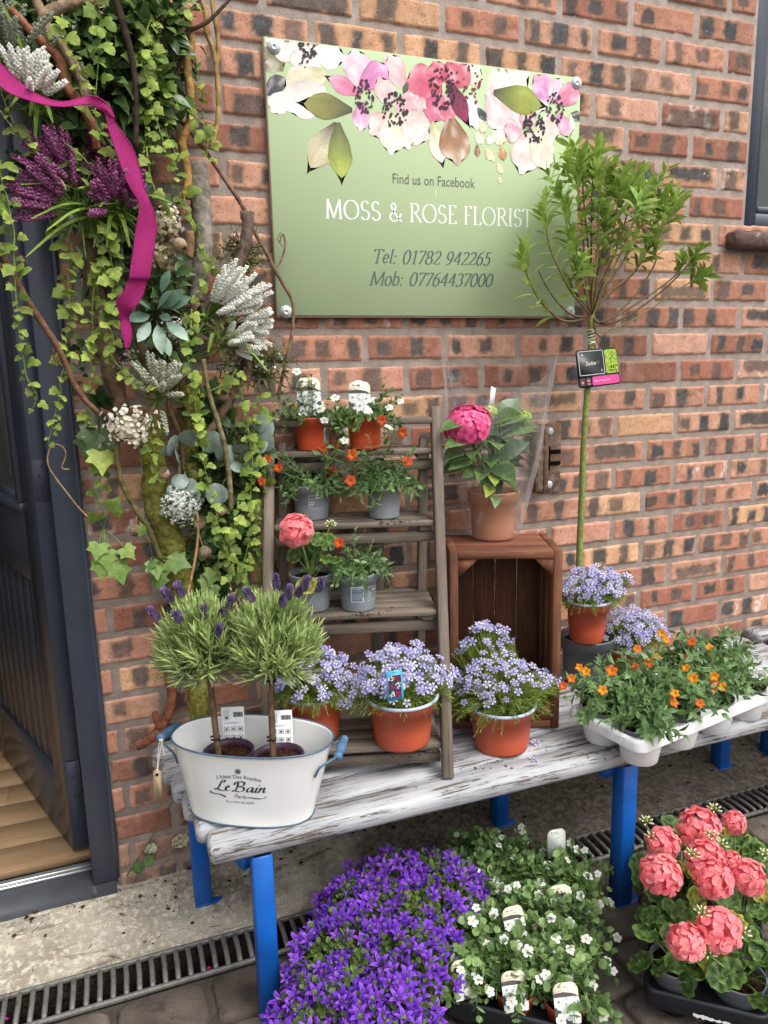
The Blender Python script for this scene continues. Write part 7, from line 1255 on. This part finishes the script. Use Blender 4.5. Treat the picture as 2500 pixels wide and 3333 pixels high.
froth('fine white baby breath bunch beside the mossy trunk', (-0.504,-0.17,1.088), (.05, .03, .04), 330, .0036, ('#d5d8d0', '#f4f5f0'), 5, (-0.493,-0.1,1.042), '#6d7a58')
froth('greyer baby breath bunch just under the fine white one', (-0.512,-0.17,1.076), (.045, .03, .045), 260, .0036, ('#c5cac0', '#eceee8'), 6, (-0.482,-0.1,1.021), '#6d7a58')
froth('loose white wax flower blossoms on the sprigs by the wall', (-0.297,-0.09,1.388), (.08, .02, .045), 46, .0042, ('#e4e0d4', '#f6f2ea'), 7, (-0.342,-0.07,1.374), '#6d7448')
froth('pinkish dried blossom sprig in the shade of the split trunk', (-0.595,-0.12,1.39), (.03, .02, .045), 60, .0045, ('#a58f80', '#d0bfae'), 8, (-0.593,-0.1,1.365))
# dried poppy heads
def poppy(label, p, d, r, seed):
    t = thing('poppy_head', label, 'seed head', p, 'dried poppy heads'); d = nrm(np.array(d, float)); R_ = frame(d[None], (.1, .3, 1))[0]; R_ = np.stack([R_[:, 0], R_[:, 2], R_[:, 1]], -1); mb = MB(); a = np.array([(.12, -1.15), (.3, -1.0), (.75, -.7), (1, -.15), (.95, .3), (.65, .68), (.35, .82), (.01, .84)])*r
    lathe(mb, a, (0, 0, 0), 18); mb.v[-1] = mb.v[-1]*(1+.03*np.sin(np.arange(len(mb.v[-1]))*2.1))[:, None]; mb.v[-1] = mb.v[-1]@R_.T+np.array(p); mb.c[-1][:] = lerp(h('#a58c6c'), h('#8a7664'), RNG(seed).random((len(mb.c[-1]), 1))); mb.build('pod', m_stem, t)
    mb = MB()
    for k in range(10): q = k*2*PI/10; e = np.array([math.cos(q), math.sin(q), 0]); tube(mb, [np.array(p)+R_@np.array([0, 0, .84*r]), np.array(p)+R_@(e*.55*r+np.array([0, 0, .98*r])), np.array(p)+R_@(e*.75*r+np.array([0, 0, 1.12*r]))], [.0012, .0014, .0008], 4, h('#6d5844'))
    mb.build('crown', m_stem, t); mb = MB(); tube(mb, [np.array(p)-d*r*1.1, np.array(p)-d*r*1.1-d*.02+np.array([.0, .01, .005]), np.array(p)-d*.05+np.array([0, .035, .01])], .0016, 5, h('#9a8560')); mb.build('stalk', m_stem, t)
poppy('dried poppy head with its crown pointing right beside the ribbon', (-0.472,-0.18,1.642), (.45, -.5, -.65), .0155, 1)
poppy('dried poppy head resting against the mossy trunk', (-0.54,-0.17,1.157), (-.1, -.6, .7), .0125, 2)
poppy('pale dried poppy head hanging crown down among the ivy leaves', (-0.611,-0.14,1.029), (-.2, -.4, -.9), .0125, 3)
poppy('dried poppy head under the baby breath bunch', (-0.471,-0.16,1.035), (.2, -.5, .5), .0145, 4)
poppy('dried poppy head lowest right of the mossy trunk', (-0.461,-0.15,0.963), (.2, -.5, -.8), .015, 5)
poppy('brown dried poppy head in the shade near the bent branch', (-0.392,-0.12,1.322), (.1, -.7, .6), .0125, 6)
poppy('dried poppy head beside the long bright vine', (-0.419,-0.15,1.058), (.1, -.5, .8), .012, 7)
# larger leaves
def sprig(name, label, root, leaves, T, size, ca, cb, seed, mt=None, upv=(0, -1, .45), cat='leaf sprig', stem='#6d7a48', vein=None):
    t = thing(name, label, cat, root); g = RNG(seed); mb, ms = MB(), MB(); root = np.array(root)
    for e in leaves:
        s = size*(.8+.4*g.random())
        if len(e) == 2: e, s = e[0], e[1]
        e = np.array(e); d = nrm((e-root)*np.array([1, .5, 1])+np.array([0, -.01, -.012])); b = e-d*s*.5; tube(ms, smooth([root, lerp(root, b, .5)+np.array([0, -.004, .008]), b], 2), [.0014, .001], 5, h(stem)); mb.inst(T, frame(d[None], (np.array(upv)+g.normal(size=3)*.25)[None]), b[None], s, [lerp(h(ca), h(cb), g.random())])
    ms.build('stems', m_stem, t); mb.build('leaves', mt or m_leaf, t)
sprig('ivy_sprig', 'yellow green ivy leaf hanging beside the door frame', (-0.667,-0.14,1.223), [(-0.667,-0.17,1.188)], T_ivy, .056, '#9aad50', '#a9ba5c', 1, upv=(0, -1, .2))
sprig('ivy_sprig', 'drooping spray of green ivy leaves on thin stalks left of the mossy trunk', (-0.678,-0.13,1.034), [(-0.694,-0.17,1.073),(-0.649,-0.17,1.097),(-0.689,-0.17,0.95),(-0.677,-0.17,0.97),(-0.665,-0.17,0.949),(-0.65,-0.17,0.936),(-0.627,-0.17,0.983),(-0.694,-0.17,0.993)], T_ivy, .043, '#6c8f42', '#8aa44c', 2, upv=(0, -1, .35))
sprig('ivy_sprig', 'ivy leaves with pale veins across the lower mossy trunk', (-0.577,-0.14,0.959), [(-0.589,-0.17,0.948),(-0.569,-0.17,0.903),(-0.536,-0.17,0.942),(-0.517,-0.17,0.948),(-0.594,-0.17,1.041),(-0.573,-0.17,0.935)], T_ivy, .042, '#5a7c46', '#86a258', 3, upv=(0, -1, .35))
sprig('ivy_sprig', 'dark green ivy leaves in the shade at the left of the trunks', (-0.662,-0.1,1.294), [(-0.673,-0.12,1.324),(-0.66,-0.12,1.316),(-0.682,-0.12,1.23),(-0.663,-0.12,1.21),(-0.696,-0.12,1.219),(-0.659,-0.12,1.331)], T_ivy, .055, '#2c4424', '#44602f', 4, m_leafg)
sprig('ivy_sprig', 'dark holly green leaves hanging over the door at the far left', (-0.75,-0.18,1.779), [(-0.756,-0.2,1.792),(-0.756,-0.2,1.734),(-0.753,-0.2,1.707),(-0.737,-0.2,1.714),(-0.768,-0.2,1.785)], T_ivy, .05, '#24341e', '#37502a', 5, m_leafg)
sprig('ivy_sprig', 'small pale ivy leaves low in the garland above the lavender', (-0.43,-0.1,0.921), [(-0.448,-0.13,0.893),(-0.465,-0.13,0.879),(-0.381,-0.13,1.013),(-0.374,-0.13,1.012),(-0.399,-0.13,0.978),(-0.458,-0.13,0.853),(-0.367,-0.13,0.846),(-0.373,-0.13,0.884),(-0.393,-0.13,0.887)], T_ivy, .04, '#6a8a48', '#9ab868', 6)
sprig('eucalyptus_sprig', 'round silver grey eucalyptus leaves between the mossy trunks', (-0.5,-0.12,1.177), [(-0.482,-0.17,1.231),(-0.514,-0.17,1.217),(-0.507,-0.17,1.195),(-0.524,-0.17,1.207),(-0.507,-0.17,1.138),(-0.49,-0.17,1.122),(-0.516,-0.17,1.116),(-0.484,-0.17,1.102)], T_round, .044, '#74827c', '#98a59e', 7, m_leafg, stem='#7d7a64')
sprig('eucalyptus_sprig', 'grey eucalyptus leaves right of the lichen stem beside the shelf', (-0.364,-0.1,1.163), [(-0.299,-0.13,1.243),(-0.312,-0.13,1.257),(-0.315,-0.13,1.202),(-0.383,-0.13,1.187),(-0.423,-0.13,1.095),(-0.373,-0.13,1.159),(-0.342,-0.13,1.153),(-0.402,-0.13,1.192),(-0.427,-0.13,1.217),(-0.303,-0.13,1.21),(-0.359,-0.13,1.193)], T_round, .046, '#6d7d74', '#93a399', 8, m_leafg, stem='#7d7a64')
sprig('olive_sprig', 'long smooth blue green leaves in a rosette right of the ribbon end', (-0.532,-0.14,1.489), [(p, s) for p, s in zip([(-0.564,-0.2,1.495),(-0.558,-0.2,1.466),(-0.553,-0.2,1.52),(-0.511,-0.2,1.565),(-0.519,-0.2,1.529),(-0.502,-0.2,1.529),(-0.517,-0.2,1.494),(-0.529,-0.2,1.451),(-0.493,-0.2,1.468),(-0.489,-0.2,1.523),(-0.516,-0.2,1.437)], (.064, .06, .06, .05, .065, .07, .042, .07, .065, .062, .05))], leaf_t(.42, (.05, .6, .95, 1, .75, .05), .12, .2, .92), .07, '#5c7a66', '#7d9a88', 9, m_leafg, stem='#3a3a30')
# ribbon
rb = [(-0.773,-0.27,1.93),(-0.758,-0.27,1.915),(-0.733,-0.27,1.892),(-0.707,-0.27,1.878),(-0.674,-0.27,1.873),(-0.647,-0.27,1.883)]+[(-0.62,-0.27,1.891),(-0.603,-0.27,1.885),(-0.59,-0.27,1.871),(-0.585,-0.27,1.855)]
rb2 = [(-0.777,-0.29,1.886),(-0.761,-0.29,1.874),(-0.74,-0.29,1.868),(-0.71,-0.29,1.861),(-0.677,-0.29,1.859),(-0.649,-0.29,1.865)]+[(-0.625,-0.265,1.879),(-0.612,-0.265,1.869),(-0.603,-0.265,1.865),(-0.599,-0.265,1.86)]
rc = [(-0.585,-0.262,1.848),(-0.558,-0.262,1.812),(-0.55,-0.262,1.785),(-0.545,-0.262,1.757),(-0.54,-0.262,1.727),(-0.533,-0.262,1.712),(-0.523,-0.262,1.678),(-0.524,-0.262,1.653),(-0.532,-0.262,1.618),(-0.539,-0.262,1.586),(-0.546,-0.262,1.56)]+[(-0.549,-0.255,1.563),(-0.559,-0.255,1.53),(-0.58,-0.255,1.503)]+[(-0.59,-0.23,1.493),(-0.586,-0.23,1.475),(-0.586,-0.23,1.45),(-0.594,-0.23,1.429)]
rc2 = [(-0.599,-0.27,1.838),(-0.591,-0.27,1.807),(-0.583,-0.27,1.78),(-0.576,-0.27,1.751),(-0.565,-0.27,1.727),(-0.551,-0.27,1.706),(-0.555,-0.27,1.682),(-0.565,-0.27,1.647),(-0.572,-0.27,1.609),(-0.579,-0.27,1.584),(-0.583,-0.27,1.559)]+[(-0.584,-0.262,1.561),(-0.598,-0.262,1.532),(-0.614,-0.262,1.518)]+[(-0.603,-0.235,1.491),(-0.607,-0.235,1.469),(-0.603,-0.235,1.446),(-0.601,-0.235,1.427)]
mb = MB()
for a, b in ((rb, rb2), (rc, rc2)):
    a, b = smooth(a, 2), smooth(b, 2); n = 120; a, b = resample(a, n), resample(b, n); V = []; w_ = np.linspace(0, 1, 7)
    for k, q in enumerate(w_): V.append(lerp(a, b, q)+np.array([0, 1, 0])*(.004*math.sin(q*PI)*np.sin(np.linspace(0, 18, n))[:, None]))
    V = np.stack(V, 1).reshape(-1, 3); mb.add(V, [[i*7+j, i*7+j+1, (i+1)*7+j+1, (i+1)*7+j] for i in range(n-1) for j in range(6)])
    for e in (a, b): tube(mb, e, .0011, 4)
mb.add([(-0.62,-0.268,1.892), (-0.585,-0.268,1.855), (-0.585,-0.262,1.847), (-0.599,-0.268,1.838), (-0.601,-0.266,1.86)], [[0, 1, 4], [1, 2, 3, 4]])
o = mb.build('ribbon', m_ribbon, None, (-0.585,-0.26,1.848)); tag(o, 'magenta woven ribbon draped and folded down through the garland', 'ribbon')
# odd small things
mb = MB(); g = RNG(70)
for (x, y, z, s_, n) in ((-.02, -.235, 1.009, .05, 40), (-.16, -.12, 1.179, .05, 16), (-.11, -.29, .806, .07, 30), (-.06, -.46, .521, .07, 30), (.45, -.5, .447, .12, 26), (.1, -.45, .446, .2, 30)):
    for i in range(n): disc(mb, (x+g.normal()*s_*.5, y+g.normal()*.012, z), .0012+.0026*g.random()**2, 5, lerp(h('#2c2019'), h('#55402f'), g.random()), .0025, i)
o = mb.build('soil_crumbs', m_soil); o['kind'] = 'stuff'; o['label'] = 'crumbs of potting soil spilled on the shelves and bench'
tg2 = MB(); tube(tg2, [(-0.563,-0.03,0.294),(-0.611,-0.03,0.231),(-0.649,-0.03,0.168),(-0.704,-0.03,0.096)], [.0012, .0022, .0024], 6, h('#6a6a3a')); gg = RNG(3)
tg2.inst(T_round, frame(nrm(np.array([(-.3, -.4, -.5), (.3, -.4, -.2), (-.1, -.5, -.8)])), np.array([(0, -1, .3)]*3)), np.array([(-0.665,-0.035,0.132),(-0.656,-0.035,0.14),(-0.673,-0.035,0.13)]), .028, [h('#3f5c30'), h('#4f6f3a'), h('#35502a')])
tag(tg2.build('weed_stem', m_stem, None, (-0.704,-0.03,0.096)), 'thin weed stem leaning on the wall between door sill and bench', 'weed')
for lb, p, r in (('pale lichen patch on the brick left of the bench leg', (-0.638,-0.004,0.141), .0155), ('larger yellowish lichen patch on the brick just behind the bench leg', (-0.56,-0.004,0.143), .024)):
    mb = MB(); g = RNG(int(r*1e4))
    for i in range(120): a, q = g.random()*6.28, r*math.sqrt(g.random()); c = np.array(p)+np.array([q*math.cos(a), 0, q*math.sin(a)*.8]); s = .0016+.002*g.random(); e = np.arange(6)*PI/3; mb.add([c+(s*math.cos(t), -.001, s*math.sin(t)) for t in e]+[c+(0, -.005-.003*g.random(), 0)], [[i_, (i_+1) % 6, 6] for i_ in range(6)], lerp(h('#a9a184'), h('#d8d2b4'), g.random()))
    tag(mb.build('lichen_patch', m_stem, None, p), lb, 'lichen')
for i, (lb, p) in enumerate((('fallen lilac phlox blossom on the bench nearest the crate pot', (0.286,-0.4,0.448)), ('fallen lilac phlox blossom near the front edge of the bench', (0.239,-0.468,0.448)))):
    ob = bpy.data.objects.new('fallen_blossom', ME_phlox[2]); COL.objects.link(ob); ob.location = p; ob.scale = (.015,)*3; ob.rotation_euler = (.3, .2, i); ORG[ob.name] = np.array(p); tag(ob, lb, 'blossom', 'fallen blossoms')
for i, (lb, p) in enumerate((('pink foil scrap caught between the drain bars nearest the bench leg', (-0.536,-0.307,-0.005)), ('purple foil scrap caught in the middle of the drain', (-0.66,-0.299,-0.005)), ('pink foil scrap in the drain at the left edge', (-0.969,-0.284,-0.005)))):
    mb = MB(); mb.add([np.array(p)+q for q in ((-.005, 0, 0), (.004, -.003, .003), (.005, .004, .001), (-.002, .005, .004))], [[0, 1, 2], [0, 2, 3]], h('#c81e9a') if i != 1 else h('#8a2ac0')); tag(mb.build('foil_scrap', m_petal, None, p, False), lb, 'litter')
